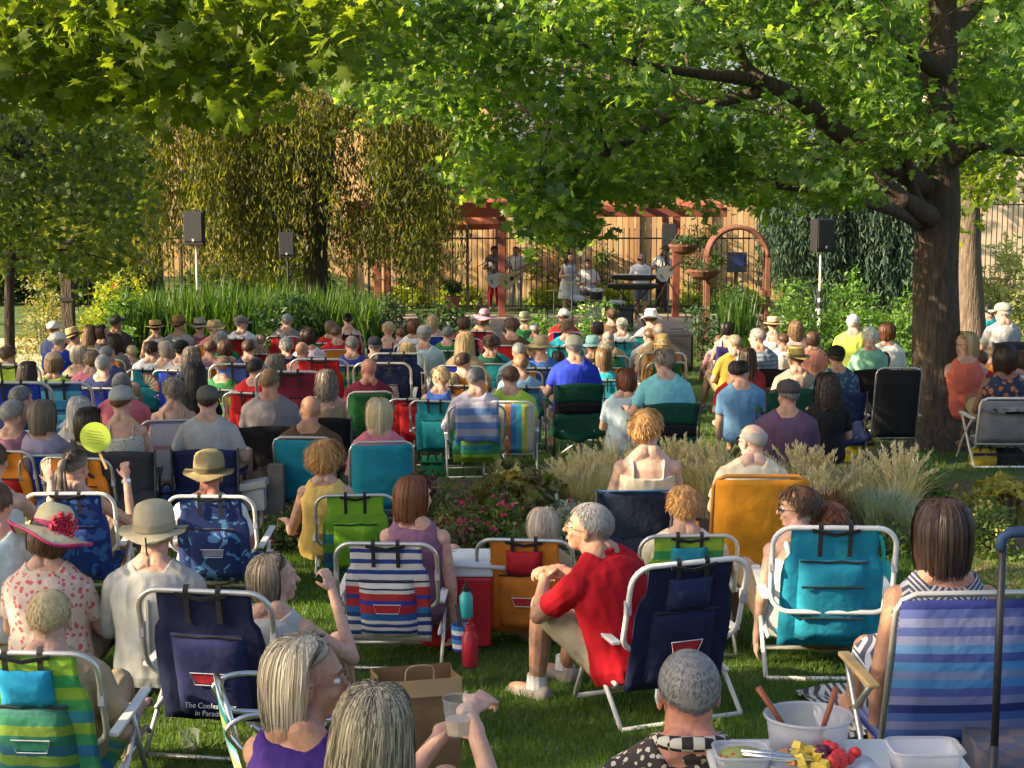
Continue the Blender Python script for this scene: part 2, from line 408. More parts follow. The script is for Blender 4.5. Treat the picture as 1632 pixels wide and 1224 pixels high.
# ---- big oak on the right
oak=empty('oak_tree',gp(1490,16.7),'large oak with thick dark trunk at right, limbs arching left over the lawn','tree')
def rel(o,pts): return [Vector(p)-o.location for p in pts]
tp=[gp(1488,16.7)-Vector((0,0,.15)),pt(1490,690,16.7),pt(1490,640,16.7),pt(1491,480,16.7),pt(1497,340,16.7),pt(1500,260,16.7),pt(1503,120,16.7),pt(1502,0,16.7),pt(1495,-180,16.3),pt(1480,-420,16.2)]
tm=trunk_mb(rel(oak,tp),[.50,.36,.27,.235,.22,.17,.15,.14,.11,.05],20)
limbs=[([pt(1480,300,16.7),pt(1420,262,16.0),pt(1330,205,15.5),pt(1270,155,15.2),pt(1200,128,15),pt(1120,118,14.7),pt(1010,100,14.3),pt(900,60,14)],[.12,.11,.095,.08,.07,.05,.03,.012]),
 ([pt(1230,140,15.1),pt(1160,160,15),pt(1080,178,14.8),pt(1000,225,14.5),pt(920,270,14.3),pt(840,300,14)],[.06,.055,.05,.045,.03,.015]),
 ([pt(1215,128,15),pt(1190,105,15),pt(1170,60,15),pt(1160,-30,15)],[.06,.05,.045,.03]),
 ([pt(1490,350,16.7),pt(1450,325,16.1),pt(1420,300,16),pt(1380,250,15.8)],[.13,.1,.08,.04]),
 ([pt(1470,360,16.7),pt(1430,338,15.9),pt(1375,322,15.5),pt(1330,308,15.2),pt(1240,300,14.8)],[.07,.06,.045,.035,.012]),
 ([pt(1470,335,16.3),pt(1455,300,16.2),pt(1447,265,16),pt(1440,200,15.8)],[.07,.06,.05,.02]),
 ([pt(1500,270,16.7),pt(1560,232,16.3),pt(1640,244,16.2),pt(1760,230,16)],[.09,.055,.045,.02]),
 ([pt(1503,120,16.7),pt(1420,60,15.5),pt(1330,-10,14.6),pt(1200,-120,13.6)],[.1,.08,.06,.03]),
 ([pt(1502,60,16.7),pt(1600,-40,17.5),pt(1750,-200,18.5)],[.1,.07,.03]),
 ([pt(1503,150,16.7),pt(1440,110,17.6),pt(1300,60,19),pt(1150,20,20.5)],[.1,.08,.06,.02])]
lp=[]
for pth,rd in limbs:
    trunk=trunk_mb(rel(oak,pth),rd,9); tm.add(trunk.v,trunk.f); lp+=smooth_path(pth,5)
oakpoly=[(-60+520,-60),(1700,-60),(1700,262),(1600,240),(1560,262),(1530,275),(1480,250),(1400,295),(1330,325),(1270,335),(1215,330),(1150,330),(1080,340),(1010,310),(965,320),(935,365),(880,382),(850,368),(845,320),(800,300),(755,305),(712,280),(740,225),(700,190),(640,180),(590,180),(545,165),(510,110)]
C=fill(oakpoly,13.0,19.8,7800); C=clump(C,.75,-.06,3); C=clump(C,2.3,-.02,8)
# unlit underside tips that hang lower and nearer
C2=clump(fill([(720,270),(800,300),(860,380),(935,370),(950,310),(900,250),(780,240)],13.4,14.6,110),.9,-.4,3)
top=clump(fill([(900,-520),(1850,-520),(1850,-60),(800,-60)],13.5,20,900),.7,.06,5)
C=np.vstack([C,C2])
C=carve(C,[(1325,205),(1270,155),(1200,128),(1120,118)],46,15.9,.88); C=carve(C,[(1120,118),(1010,100)],36,15.2,.85); C=carve(C,[(1200,150),(1080,178),(1000,225),(920,270)],22,15.2,.8)
C=carve(C,[(1503,-60),(1503,110)],66,17.0,.97); C=carve(C,[(1497,320),(1490,500)],85,17.2,.98); C=carve(C,[(1503,110),(1500,320)],45,17,.5); C=carve(C,[(1450,325),(1420,300)],30,16.6,.8); C=carve(C,[(1560,235),(1640,246)],18,16.6,.8)
br=limbs_to(lp,C,150,.018); tm.add(rel(oak,br.v),br.f)
part('trunk',tm,oakbark,oak,smooth=True)
off=np.array(oak.location)
crown(oak,C-off,13,.25,.10,OAK,oak_leaf)
crown(oak,top-off,7,.5,.24,OAK,oak_leaf)

# ---- maple hanging in from the upper left
mp=empty('maple_tree',Vector((-6.4,9.2,gz(9.2))),'broad leaved maple whose yellow green branch hangs in at the upper left','tree')
mtp=[Vector((-6.4,9.2,gz(9.2)-.1)),Vector((-6.35,9.2,1.8)),Vector((-6.2,9.3,4.5)),Vector((-6.0,9.3,7.5))]
mm=trunk_mb(rel(mp,mtp),[.3,.22,.18,.1],14)
mlimb=[([Vector((-6.3,9.2,2.6)),pt(-150,60,9.6),pt(60,75,10),pt(190,115,10.3),pt(300,120,10.6),pt(420,90,11)],[.1,.07,.05,.03,.02,.01]),
 ([Vector((-6.3,9.2,3.1)),pt(-60,-60,9.8),pt(150,-50,10.2),pt(400,-20,10.6),pt(540,0,11)],[.1,.07,.05,.03,.012])]
mlp=[]
for a,b in mlimb: q=trunk_mb(rel(mp,a),b,8); mm.add(q.v,q.f); mlp+=smooth_path(a,4)
mpoly=[(-160,-60),(600,-60),(590,30),(520,90),(430,130),(395,180),(345,190),(300,160),(250,165),(215,165),(165,150),(130,185),(90,190),(60,165),(0,150),(-160,170)]
C=clump(fill(mpoly,8.6,12.4,950),1.5,-.14,9)
br=limbs_to(mlp,C,50,.015); mm.add(rel(mp,br.v),br.f); part('trunk',mm,bark,mp,smooth=True)
crown(mp,C-np.array(mp.location),11,.24,.10,MAPLE,maple_leaf,droop=.5)
C=clump(ellfill((-7.2,9.6,4.6),(2.4,2.6,1.5),380),.8,-.05,2); crown(mp,C-np.array(mp.location),8,.4,.22,MAPLE,maple_leaf)

# ---- small tree at the left edge
def simple_tree(name,label,base,path,rad,C,leafm,per,spread,size,shape=OVAL,barkm=darkbark,group=None,nl=40,cat='tree'):
    t=empty(name,base,label,cat,group); q=trunk_mb(rel(t,path),rad,10)
    l=limbs_to(smooth_path(path,5)[len(path):],C,min(nl,len(C)),.03); q.add(rel(t,l.v),l.f)
    part('trunk',q,barkm,t,smooth=True); crown(t,C-np.array(t.location),per,spread,size,shape,leafm); return t
Y=22
young_leaf=leafmat('young_leaf',[(.035,.065,.02),(.06,.10,.025),(.12,.16,.035)],.5,.45,1.6)
simple_tree('young_tree','young tree with a thin straight trunk and low dark crown at left edge',gp(14,Y),[gp(14,Y),pt(15,480,Y),pt(18,400,Y),pt(20,300,Y),pt(60,200,Y)],[.085,.07,.065,.06,.03],
 clump(np.vstack([fill([(-120,170),(80,180),(200,200),(235,270),(225,360),(195,420),(120,440),(60,420),(-120,440)],20.5,25,1150),fill([(-120,120),(260,120),(230,240),(-120,200)],20,25,300)]),1.3,-.13,4),
 young_leaf,12,.36,.10,MAPLE)

# ---- willow like tree with hanging curtains, behind the reeds
Y=33; wt=empty('weeping_tree',gp(500,Y),'weeping tree with long hanging leafy strands behind the reeds','tree')
wp=[gp(500,Y),pt(502,470,Y),pt(505,380,Y),pt(512,290,Y),pt(520,200,Y),pt(540,90,Y),pt(540,-50,Y)]
q=trunk_mb(rel(wt,wp),[.34,.26,.24,.23,.22,.2,.14],12)
for a,b in (([pt(512,290,Y),pt(430,190,Y-1),pt(330,130,Y-2),pt(240,120,Y-2)],[.14,.1,.07,.03]),([pt(518,220,Y),pt(600,150,Y),pt(680,130,Y)],[.12,.08,.03]),([pt(530,130,Y),pt(430,60,Y+1),pt(280,30,Y+1)],[.12,.08,.03])):
    r_=trunk_mb(rel(wt,a),b,8); q.add(r_.v,r_.f)
part('trunk',q,darkbark,wt,smooth=True)
def curtain(spec,Y0,Y1,leafsize,per_m,jit=.05):
    """hanging strands: (px0,px1,top0,top1,bot0,bot1,count)"""
    P=[]
    for x0,x1,t0,t1,b0,b1,n in spec:
        for _ in range(n):
            x=random.uniform(x0,x1); Yy=random.uniform(Y0,Y1); a=pt(x,random.uniform(t0,t1),Yy); b=pt(x,random.uniform(b0,b1),Yy)
            L_=a.z-b.z; k=int(L_*per_m); s=random.uniform(0,6); dx=random.uniform(-.15,.15)
            for i in range(k):
                z=a.z-L_*random.random(); f=(a.z-z)
                P.append((a.x+dx*f*.3+.10*math.sin(z*1.3+s)+random.gauss(0,jit),a.y+.10*math.cos(z*1.7+s)+random.gauss(0,jit),z))
    return np.array(P)
wspec=[(185,262,100,200,360,440,90),(40,200,120,170,400,450,80),(250,300,60,140,140,200,30),(300,345,110,190,330,420,85),(300,380,200,300,380,450,60),(345,480,100,190,330,440,210),(380,480,280,330,400,470,60),(480,545,90,180,180,420,80),(545,600,90,150,150,230,40),(548,610,330,360,400,450,30),(590,640,90,200,300,420,80),(620,720,90,190,320,430,170),(640,700,300,350,390,450,40),(180,740,40,110,130,215,300),(520,600,300,330,350,420,30)]
P=curtain([(a,b,c,d,e-25,f+10,int(n*.95)) for a,b,c,d,e,f,n in wspec]+[(60,740,90,230,240,455,230),(150,330,90,200,260,440,70)],30.6,35.4,.1,23,.11); Nn=rng.normal(size=P.shape); Nn[:,2]*=.3
willow_leaf=leafmat('willow_leaf',[(.022,.038,.010),(.06,.075,.015),(.14,.14,.028),(.035,.055,.014)],.5,.5,1.6)
Nn[:,2]*=.5; V,Fc=leaves(P-np.array(wt.location),Nn,.12,OVAL*np.array([.62,1.25]),spin=rng.normal(0,.5,len(P))); link('crown',np_mesh('crown',V,Fc),willow_leaf,wt)

# ---- blue green weeping conifer
Y=34; jt=empty('weeping_conifer',gp(1340,Y),'blue green weeping conifer behind the green bush','tree')
q=trunk_mb(rel(jt,[gp(1340,Y),pt(1340,430,Y),pt(1345,340,Y),pt(1350,200,Y)]),[.2,.16,.12,.04],9); part('trunk',q,darkbark,jt,smooth=True)
P=curtain([(1218,1300,250,340,400,470,190),(1290,1460,240,330,430,500,420),(1440,1470,240,330,400,520,40)],32.6,35,.1,26,.06)
Nn=rng.normal(size=P.shape); Nn[:,2]*=.2
V,Fc=leaves(P-np.array(jt.location),Nn,.13,OVAL*np.array([.6,1.3]),spin=rng.normal(0,.4,len(P)))
link('crown',np_mesh('crown',V,Fc),leafmat('conifer_leaf',[(.03,.065,.045),(.05,.10,.065),(.08,.13,.075)],.15,.6),jt)

# ---- second trunk at right with crown behind the oak
Y=24
simple_tree('shade_tree','second slimmer grey brown trunk standing right of the big oak',gp(1547,Y),[gp(1549,Y)-Vector((0,0,.1)),pt(1548,530,Y),pt(1545,420,Y),pt(1543,320,Y),pt(1542,200,Y),pt(1545,60,Y)],[.27,.22,.19,.18,.16,.08],
 clump(np.vstack([fill([(1380,60),(1700,60),(1700,250),(1600,300),(1560,330),(1535,400),(1515,380),(1500,250),(1380,250)],22.5,26,420),fill([(1300,-300),(1800,-300),(1800,60),(1300,60)],21,27,500)]),.8,-.1,6),
 maple_leaf,10,.4,.15,OAK,barkmat('grey_bark',(.15,.115,.085)),nl=25)

# ---- unseen trees added out of view to cast dappled shade on crowd and fence
for x,y,z,rx,ry,rz_,n_,lab in ((-13.5,9.0,7.6,3.2,3.8,3.5,1000,'unseen shade tree added beyond the left edge, beside the middle rows'),(-12.5,1.5,7.6,3.4,3.8,3.6,1000,'unseen shade tree added beyond the left edge, beside the front rows'),(-15.5,16.5,7.0,3.6,4.0,3.6,900,'unseen shade tree added beyond the left edge, beside the back rows'),(-15.5,35.5,7.2,3.4,4.2,3.2,330,'unseen shade tree added beyond the left edge, level with the stage'),(-11,-4.5,8.4,3.4,3.6,3.2,800,'unseen shade tree added on the slope behind the photographer')):
    b=Vector((x,y,gz(y))); C=clump(ellfill((x,y,z),(rx,ry,rz_),n_),.95,-.05,int(x*10))
    simple_tree('shade_tree',lab,b,[b,Vector((x,y,z*.5)),Vector((x+.2,y,z+.8))],[.25,.18,.08],C,maple_leaf,9,.42,.22,MAPLE,nl=16)
# ---- trees behind the garden fence; each its own crown and trunk
bt=[(60,300,52,3.4,'far round tree at the left end of the back fence'),(250,-30,46,3.8,'far tree rising above the weeping tree'),(440,60,60,4.2,'far tree behind the left end of the pergola'),
 (640,0,47,3.6,'far tree behind the pergola post'),(860,130,50,3.4,'far bushy tree above the pergola beam'),(1000,-40,56,4.4,'tall far tree behind the oak limb'),(1090,240,48,2.6,'low far tree behind the keyboards'),
 (1240,210,47,3.2,'far tree behind the garden arch'),(1400,120,50,4.0,'far tree behind the weeping conifer'),(1570,110,58,2.6,'far tree between the oak and the stone building'),(800,-220,52,4.4,'highest far tree over the middle'),(1260,-160,54,4.6,'far tree whose top shows through the oak leaves'),(-90,60,44,4.4,'far tree beyond the left edge')]
for px,py,Y,r_,lab in bt:
    c=pt(px,py,Y); b=gp(px,Y)
    C=clump(ellfill(c,(r_*1.25,r_,r_*1.1),620),.5,-.12,px)
    C=C[C[:,2]>b.z+.6]
    simple_tree('background_tree',lab,b,[b,Vector((b.x,b.y,(b.z+c.z)/2)),Vector((c.x,c.y,c.z))],[.3,.22,.1],C,back_leaf,9,.6,.26,OVAL,nl=18,group='trees beyond the garden fence')

# ---- buildings behind
def brick(name,c1,c2,sx=1.5,mort=(.45,.4,.33)):
    m,t,b=_new(name); N=t.nodes; L=t.links; tc=N.new('ShaderNodeTexCoord'); sp=N.new('ShaderNodeSeparateXYZ'); L.new(tc.outputs['Object'],sp.inputs[0])
    cb=N.new('ShaderNodeCombineXYZ'); L.new(sp.outputs[0],cb.inputs[0]); L.new(sp.outputs[2],cb.inputs[1])
    k=N.new('ShaderNodeTexBrick'); k.inputs['Scale'].default_value=sx; k.inputs['Color1'].default_value=c4(c1); k.inputs['Color2'].default_value=c4(c2); k.inputs['Mortar'].default_value=c4(mort); k.inputs['Mortar Size'].default_value=.012
    L.new(cb.outputs[0],k.inputs['Vector']); L.new(k.outputs[0],b.inputs['Base Color']); b.inputs['Roughness'].default_value=.9
    bp=N.new('ShaderNodeBump'); bp.inputs['Strength'].default_value=.4; L.new(k.outputs['Fac'],bp.inputs['Height']); bp.invert=True; L.new(bp.outputs[0],b.inputs['Normal']); return m
glass=mat('dark_glass',(.03,.035,.04),rough=.1,var=0)
def building(label,px0,px1,Y,h,wm,wins,depth=10):
    a=gp(px0,Y); b=gp(px1,Y); o=empty('building',((a.x+b.x)/2,Y,a.z),label,'building'); W=b.x-a.x
    # wall with real openings: piers and bands between window rows
    mb=MB(); rows=[(1.0,2.6),(4.2,5.8),(7.4,9.0)]; rows=[r for r in rows if r[1]<h-.5]; n=max(1,int(W/wins)); cw=W/n; z=0
    for z0,z1 in rows:
        mb.box((0,.2,(z+z0)/2),(W,.4,z0-z))
        for i in range(n+1):
            ww=cw-1.1; x=-W/2+cw*i; w0=ww/2 if i in (0,n) else ww; xx=x+(w0/2 if i==0 else -w0/2 if i==n else 0)
            mb.box((xx,.2,(z0+z1)/2),(w0,.4,z1-z0))
        z=z1
    mb.box((0,.2,(z+h)/2),(W,.4,h-z)); mb.box((-W/2+.2,depth/2+.4,h/2),(.4,depth,h)); mb.box((W/2-.2,depth/2+.4,h/2),(.4,depth,h)); mb.box((0,depth+.6,h/2),(W,.4,h))
    part('wall',mb,wm,o)
    part('roof',MB().box((0,depth/2+.2,h+.15),(W+.6,depth+1,.3)),mat('roof',(.12,.08,.07),rough=.8),o)
    for z0,z1 in rows:
        for i in range(n):
            x=-W/2+cw*(i+.5); f=part('window',MB().box((x,.25,(z0+z1)/2),(1.1,.04,z1-z0)),glass,o)
            part('frame',MB().box((x,.17,z0+.03),(1.1,.1,.06)).box((x,.17,z1-.03),(1.1,.1,.06)).box((x-.52,.17,(z0+z1)/2),(.06,.1,z1-z0-.12)).box((x+.52,.17,(z0+z1)/2),(.06,.1,z1-z0-.12)).box((x,.18,(z0+z1)/2),(.98,.06,.05)),mat('white_paint',(.7,.68,.62),var=.03),f)
            part('sill',MB().box((x,-.06,z0-.05),(1.3,.14,.1)),mat('stone',(.5,.45,.37)),f)
    return o
building('tan brick building glowing in the sun behind the weeping tree',60,800,54,8.6,brick('tan_brick',(.62,.39,.16),(.50,.30,.12)),8)
building('pale sandstone building with coursed stone wall at right',1515,2000,46,8.6,brick('sandstone',(.60,.47,.33),(.52,.40,.28),.9),11)

# ---- wooden fence (planks) behind the band
def plank_mat():
    m=leafmat('cedar',[(.30,.17,.08),(.52,.33,.16),(.44,.27,.12),(.60,.42,.22)],0.0,.85)
    return m
Y=44; a=gp(560,Y); b=gp(1240,Y); wf=empty('wooden_fence',(a.x,Y,a.z),'tall sunlit cedar plank fence behind the band','fence')
mb=MB(); x=0; W=b.x-a.x
while x<W:
    h=2.62+random.uniform(-.03,.05); mb.box((x,random.uniform(-.008,.008),h/2),(.145,.022,h)); x+=.158
part('plank_panel',mb,plank_mat(),wf)
part('rail',MB().box((W/2,.04,.5),(W,.05,.09)).box((W/2,.04,2.2),(W,.05,.09)),plank_mat(),wf)
for i in range(7): part('post',MB().box((W*i/6,-.07,1.38),(.11,.1,2.76)),mat('cedar_post',(.34,.18,.08),bump=.3),wf)

for px,w_,h_,lab in ((660,.9,1.7,'vine patch climbing the plank fence at its left end'),(870,.8,2.3,'vine patch on the plank fence between guitarist and singer'),(965,.5,1.4,'low vine patch on the plank fence left of the keyboards'),(1110,.8,2.1,'vine patch on the plank fence beside the arch')):
    b_=gp(px,Y-.2); v_=empty('fence_vine',b_,lab,'vine','vines on the plank fence'); C=ellfill((0,0,h_*.5),(w_,.18,h_*.55),150); C=C[C[:,2]>0]; C=clump(C,2.0,-.12,px)
    part('stem',MB().tube(smooth_path([(0,0,0),(.1,-.02,h_*.5),(-.1,0,h_)],3),.02,5),darkbark,v_); crown(v_,C,8,.16,.12,OVAL,back_leaf,'foliage')
# ---- long black iron fence
Y=40; iron=mat('black_iron',(.02,.02,.02),rough=.5,var=0)
def iron_fence(px0,px1,label,Y=40,h=2.05,base=0,arch=False):
    a=gp(px0,Y); b=gp(px1,Y); W=b.x-a.x; o=empty('iron_fence',(a.x,Y,a.z+base),label,'fence','black iron picket fences')
    n=int(W/.135); mb=MB()
    for i in range(n+1):
        x=W*i/n; mb.box((x,0,h/2),(.02,.02,h)); mb.tube([(x,0,h),(x,0,h+.08)],[.018,.002],4)
    part('picket_panel',mb,iron,o)
    part('rail',MB().box((W/2,0,.15),(W,.035,.04)).box((W/2,0,h-.2),(W,.035,.04)),iron,o)
    k=max(2,round(W/2.4))
    for i in range(k+1): part('post',MB().box((W*i/k,-.035,h/2+.05),(.06,.05,h+.1)).ell((W*i/k,-.035,h+.14),.045),iron,o)
    if arch:
        for i in range(int(W/.9)):
            part('scroll',MB().tube([(.45+.9*i+.38*math.cos(t*math.pi/8),-.02,h-.25+.38*math.sin(t*math.pi/8)) for t in range(9)],.012,5),iron,o)
    return o
iron_fence(590,1215,'long black iron picket fence behind the band')
iron_fence(120,470,'black iron picket fence glimpsed behind the weeping tree')
iron_fence(1530,1760,'black iron fence with scrolls by the stone building',Y=42,h=2.3,base=.55,arch=True)
lw=MB(); a=gp(1520,42.4); b=gp(1800,42.4); tag(part('retaining_wall',lw.box(((a.x+b.x)/2,42.4,a.z+.3),(b.x-a.x,.5,.6)),brick('rough_stone',(.5,.38,.25),(.42,.32,.22),1.2),bevel=.02),'low tan stone wall under the iron fence at right','wall')
# bright white van roof / awning seen over the fence at right
# ---- red timber pergola over the band
Y=39; pr=empty('pergola',gp(800,Y),'red brown timber pergola with long beam over the band','pergola')
rust=mat('red_timber',(.19,.055,.035),rough=.7,bump=.3,bscale=14,var=.2,vscale=4)
ox,oz=pr.location.x,pr.location.z
for px in (604,800,1075): 
    p=gp(px,Y-.4); part('post',MB().box((p.x-ox,-.4,1.5),(.17,.17,3.05)),rust,pr,bevel=.01)
for px in (604,800,1075):
    p=gp(px,Y-.4); part('post',MB().box((p.x-ox,2.4,1.5),(.17,.17,3.05)),rust,pr,bevel=.01)
x0=gp(560,Y).x-ox; x1=gp(1150,Y).x-ox
for yy in (-.42,2.4): part('beam',MB().box(((x0+x1)/2,yy,3.17),(x1-x0,.16,.28)),rust,pr,bevel=.01)
mb=MB(); 
for i in range(15): mb.box((x0+.2+(x1-x0-.4)*i/14,1,3.40),(.07,4.2,.18))
part('rafters',mb,rust,pr)
# gabled red canopy at the left part of the pergola
gx0=gp(700,Y).x-ox; gx1=gp(852,Y).x-ox; gm=(gx0+gx1)/2
part('canopy',MB().sheet([[(gx0-.1,-.55,3.02),(gx1+.1,-.55,3.02)],[(gx0+.2,-.75,3.42),(gx1-.1,-.75,3.42)],[(gx0+.3,1,3.8),(gx1-.3,1,3.8)]],.06),mat('red_roof',(.34,.09,.05),rough=.7,bump=.3),pr)
pr.scale=(1,1,.80)
# market umbrella folded brown behind
Y=41.2; p=gp(722,Y); um=empty('patio_umbrella',p,'rust coloured patio umbrella standing behind the fence left of the band','umbrella')
mb=MB(); n=8; top_=Vector((0,0,2.75)); rim=[Vector((1.35*math.cos(2*math.pi*i/n),1.35*math.sin(2*math.pi*i/n),2.2)) for i in range(n)]
mb.add([top_]+rim+[v-Vector((0,0,.14)) for v in rim],[(0,1+i,1+(i+1)%n) for i in range(n)]+[(1+i,1+n+i,1+n+(i+1)%n,1+(i+1)%n) for i in range(n)])
part('canopy',mb,cloth((.40,.13,.06)),um); part('pole',MB().tube([(0,0,0),(0,0,2.74)],.025),iron,um); part('base',MB().tube([(0,0,0),(0,0,.07)],.22,16),iron,um)

# ---- leafy garden plants
def bush(name,label,px0,px1,py0,py1,Y0,Y1,n,m,size,shape=OVAL,per=8,spread=.2,group=None,cat='shrub',thr=-.25,flowers=None):
    base=gp((px0+px1)/2,(Y0+Y1)/2); o=empty(name,base,label,cat,group)
    a=pt(px0,py1,Y0); b=pt(px1,py0,Y1); cz=(max(base.z,a.z)+b.z)/2
    c=np.array([(pt(px0,500,(Y0+Y1)/2).x+pt(px1,500,(Y0+Y1)/2).x)/2,(Y0+Y1)/2,base.z])
    r_=np.array([(pt(px1,500,(Y0+Y1)/2).x-pt(px0,500,(Y0+Y1)/2).x)/2,(Y1-Y0)/2,pt(px0,py0,(Y0+Y1)/2).z-base.z])
    C=ellfill(c,r_,n*2,.3); C=C[C[:,2]>base.z+.03][:n]
    for i in range(len(C)):
        C[i,2]=base.z+(C[i,2]-base.z)*(1+.22*noise.noise(Vector(C[i])*1.7))
    C=clump(C,1.6,thr,px0)
    st=MB()
    for i in range(0,len(C),max(1,len(C)//24)):
        q=Vector(C[i]); st.tube(smooth_path([Vector((c[0]+(q.x-c[0])*.3,c[1]+(q.y-c[1])*.3,base.z)),Vector(((q.x+c[0])/2,(q.y+c[1])/2,(base.z+q.z)/2)),q],3),.008,4)
    part('stem',MB().add(rel(o,st.v),st.f),darkbark,o); crown(o,C-np.array(base),per,spread,size,shape,m,'foliage')
    if flowers:
        col,k,fs=flowers; top_=C[C[:,2]>np.quantile(C[:,2],.55)]
        idx=rng.choice(len(top_),min(k,len(top_)),replace=False); P=np.repeat(top_[idx]-np.array(base)+np.array([0,0,.03]),6,0)+rng.normal(size=(len(idx)*6,3))*fs*.5
        V,Fc=leaves(P,rng.normal(size=P.shape)+np.array([0,-.6,.6]),fs,OVAL*np.array([1.6,1])); link('flowers',np_mesh('flowers',V,Fc),mat('petal',col,var=.2),o)['kind']='stuff'
    return o
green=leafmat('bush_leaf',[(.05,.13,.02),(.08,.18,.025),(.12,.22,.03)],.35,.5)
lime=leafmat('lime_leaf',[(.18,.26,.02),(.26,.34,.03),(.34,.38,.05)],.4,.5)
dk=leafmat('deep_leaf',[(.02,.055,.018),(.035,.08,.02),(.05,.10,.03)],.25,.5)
bush('garden_bush','large rounded green bush behind the mint shirted listener',1295,1420,440,540,26.5,29.5,420,green,.10)
bush('garden_bush','upright leafy green bush left of the right speaker stand',1225,1300,440,540,27,29,260,green,.10)
for p0,p1,y0,lab in ((-80,70,385,'dense hedge shrub beyond the fence at the far left'),(60,170,375,'dense hedge shrub beyond the fence behind the dark post'),(160,245,392,'dense hedge shrub beyond the fence behind the bright bush'),(285,400,425,'lower hedge shrub beyond the fence behind the loudspeaker'),(395,535,410,'dense hedge shrub beyond the fence behind the weeping trunk')):
    bush('hedge_shrub',lab,p0,p1,y0,500,41.5,44.5,420,back_leaf,.22,per=9,spread=.3,group='hedge shrubs beyond the left fence')
bush('garden_bush','loose green bush touching the oak trunk',1405,1475,465,545,26,28.5,240,green,.10)
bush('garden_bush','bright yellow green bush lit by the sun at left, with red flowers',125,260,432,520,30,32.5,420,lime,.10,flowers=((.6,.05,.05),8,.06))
bush('garden_bush','grey green shrub between the thin tree and the dark post',28,100,430,520,29,31,220,leafmat('sage_leaf',[(.12,.16,.06),(.2,.22,.08),(.3,.26,.06)],.3,.6),.09)
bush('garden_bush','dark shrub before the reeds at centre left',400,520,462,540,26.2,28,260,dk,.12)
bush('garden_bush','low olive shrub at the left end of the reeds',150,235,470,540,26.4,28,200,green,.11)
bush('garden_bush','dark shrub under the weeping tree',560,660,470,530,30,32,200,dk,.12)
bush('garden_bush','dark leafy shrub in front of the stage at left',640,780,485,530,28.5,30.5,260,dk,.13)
bush('garden_bush','small green shrub just left of the stage pot',820,900,490,520,29,30.5,120,green,.10)
bush('garden_bush','low shrubs with pale rocks before the singer',900,1010,480,520,29,30.5,160,green,.10,flowers=((.6,.55,.3),14,.07))
bush('garden_bush','dark green tall shrub inside the garden arch',1130,1215,440,560,28.6,29.8,300,dk,.10)
bush('garden_bush','green shrub at the foot of the arch',1100,1130,480,545,27.6,28.6,100,dk,.10)
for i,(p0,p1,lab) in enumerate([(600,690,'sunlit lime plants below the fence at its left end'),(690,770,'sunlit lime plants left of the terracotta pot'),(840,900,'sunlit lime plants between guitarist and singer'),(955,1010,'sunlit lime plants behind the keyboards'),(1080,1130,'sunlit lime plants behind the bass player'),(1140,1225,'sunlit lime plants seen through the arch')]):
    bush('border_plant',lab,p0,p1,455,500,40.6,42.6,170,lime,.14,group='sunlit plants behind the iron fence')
bush('garden_bush','tall pale green plants by the fence at the right edge',1560,1640,380,530,33,36,420,leafmat('pale_leaf',[(.2,.26,.08),(.3,.34,.12),(.4,.38,.16)],.35,.6),.12)
bush('garden_bush','yellow lit vine growing on the right of the second trunk',1515,1540,300,520,27,28,200,lime,.10)

# reeds: long blades
def blades(px0,px1,py0,Y0,Y1,n,width,m,o,name,lean=.25,droop=.15,seed=1):
    base=np.array([tuple(gp(random.uniform(px0,px1),random.uniform(Y0,Y1))) for _ in range(n)])
    h=np.array([ (pt(px0,py0,b[1]).z-b[2])*random.uniform(.6,1.05)*(1+.25*noise.noise(Vector((b[0]*1.1,b[1]*.8,seed)))) for b in base])
    ang=rng.uniform(0,2*np.pi,n); dx=np.cos(ang)[:,None]*np.array([1,0,0])+np.sin(ang)[:,None]*np.array([0,1,0]); wd=np.stack([-np.sin(ang),np.cos(ang),0*ang],1)
    k=5; V=np.empty((n,k*2,3)); ln=rng.uniform(.2,1,n)*lean
    for i in range(k):
        t=i/(k-1); c=base+dx*(ln*h*t**1.8)[:,None]; c[:,2]+=h*(t-droop*ln/lean*t**3)
        ww=width*(1-t**2)*.5+.0008
        V[:,2*i]=c-wd*ww; V[:,2*i+1]=c+wd*ww
    V-=np.array(o.location)
    f=np.array([[2*i,2*i+1,2*i+3,2*i+2] for i in range(k-1)])[None]+(np.arange(n)*2*k)[:,None,None]
    return link(name,np_mesh(name,V.reshape(-1,3),f.reshape(-1,4)),m,o)
reed=leafmat('reed_leaf',[(.014,.045,.008),(.03,.08,.012),(.08,.14,.018)],.4,.45,1.4)
for p0,p1,y0,lab in ((195,330,446,'tall dark green reeds around the left speaker pole'),(330,470,436,'tall dark green reeds left of the black speaker pole'),(470,600,448,'tall dark green reeds under the weeping trunk')):
    o=empty('reed_clump',gp((p0+p1)/2,28.5),lab,'reeds','reed beds beside the stage'); blades(p0,p1,y0,27,30.5,1900,.045,reed,o,'blades',.3,.25)
o=empty('iris_clump',gp(1170,28),'dark sword leaved plant in front of the arch','plant'); blades(1145,1200,455,27.6,28.4,150,.04,reed,o,'blades',.2,.1)

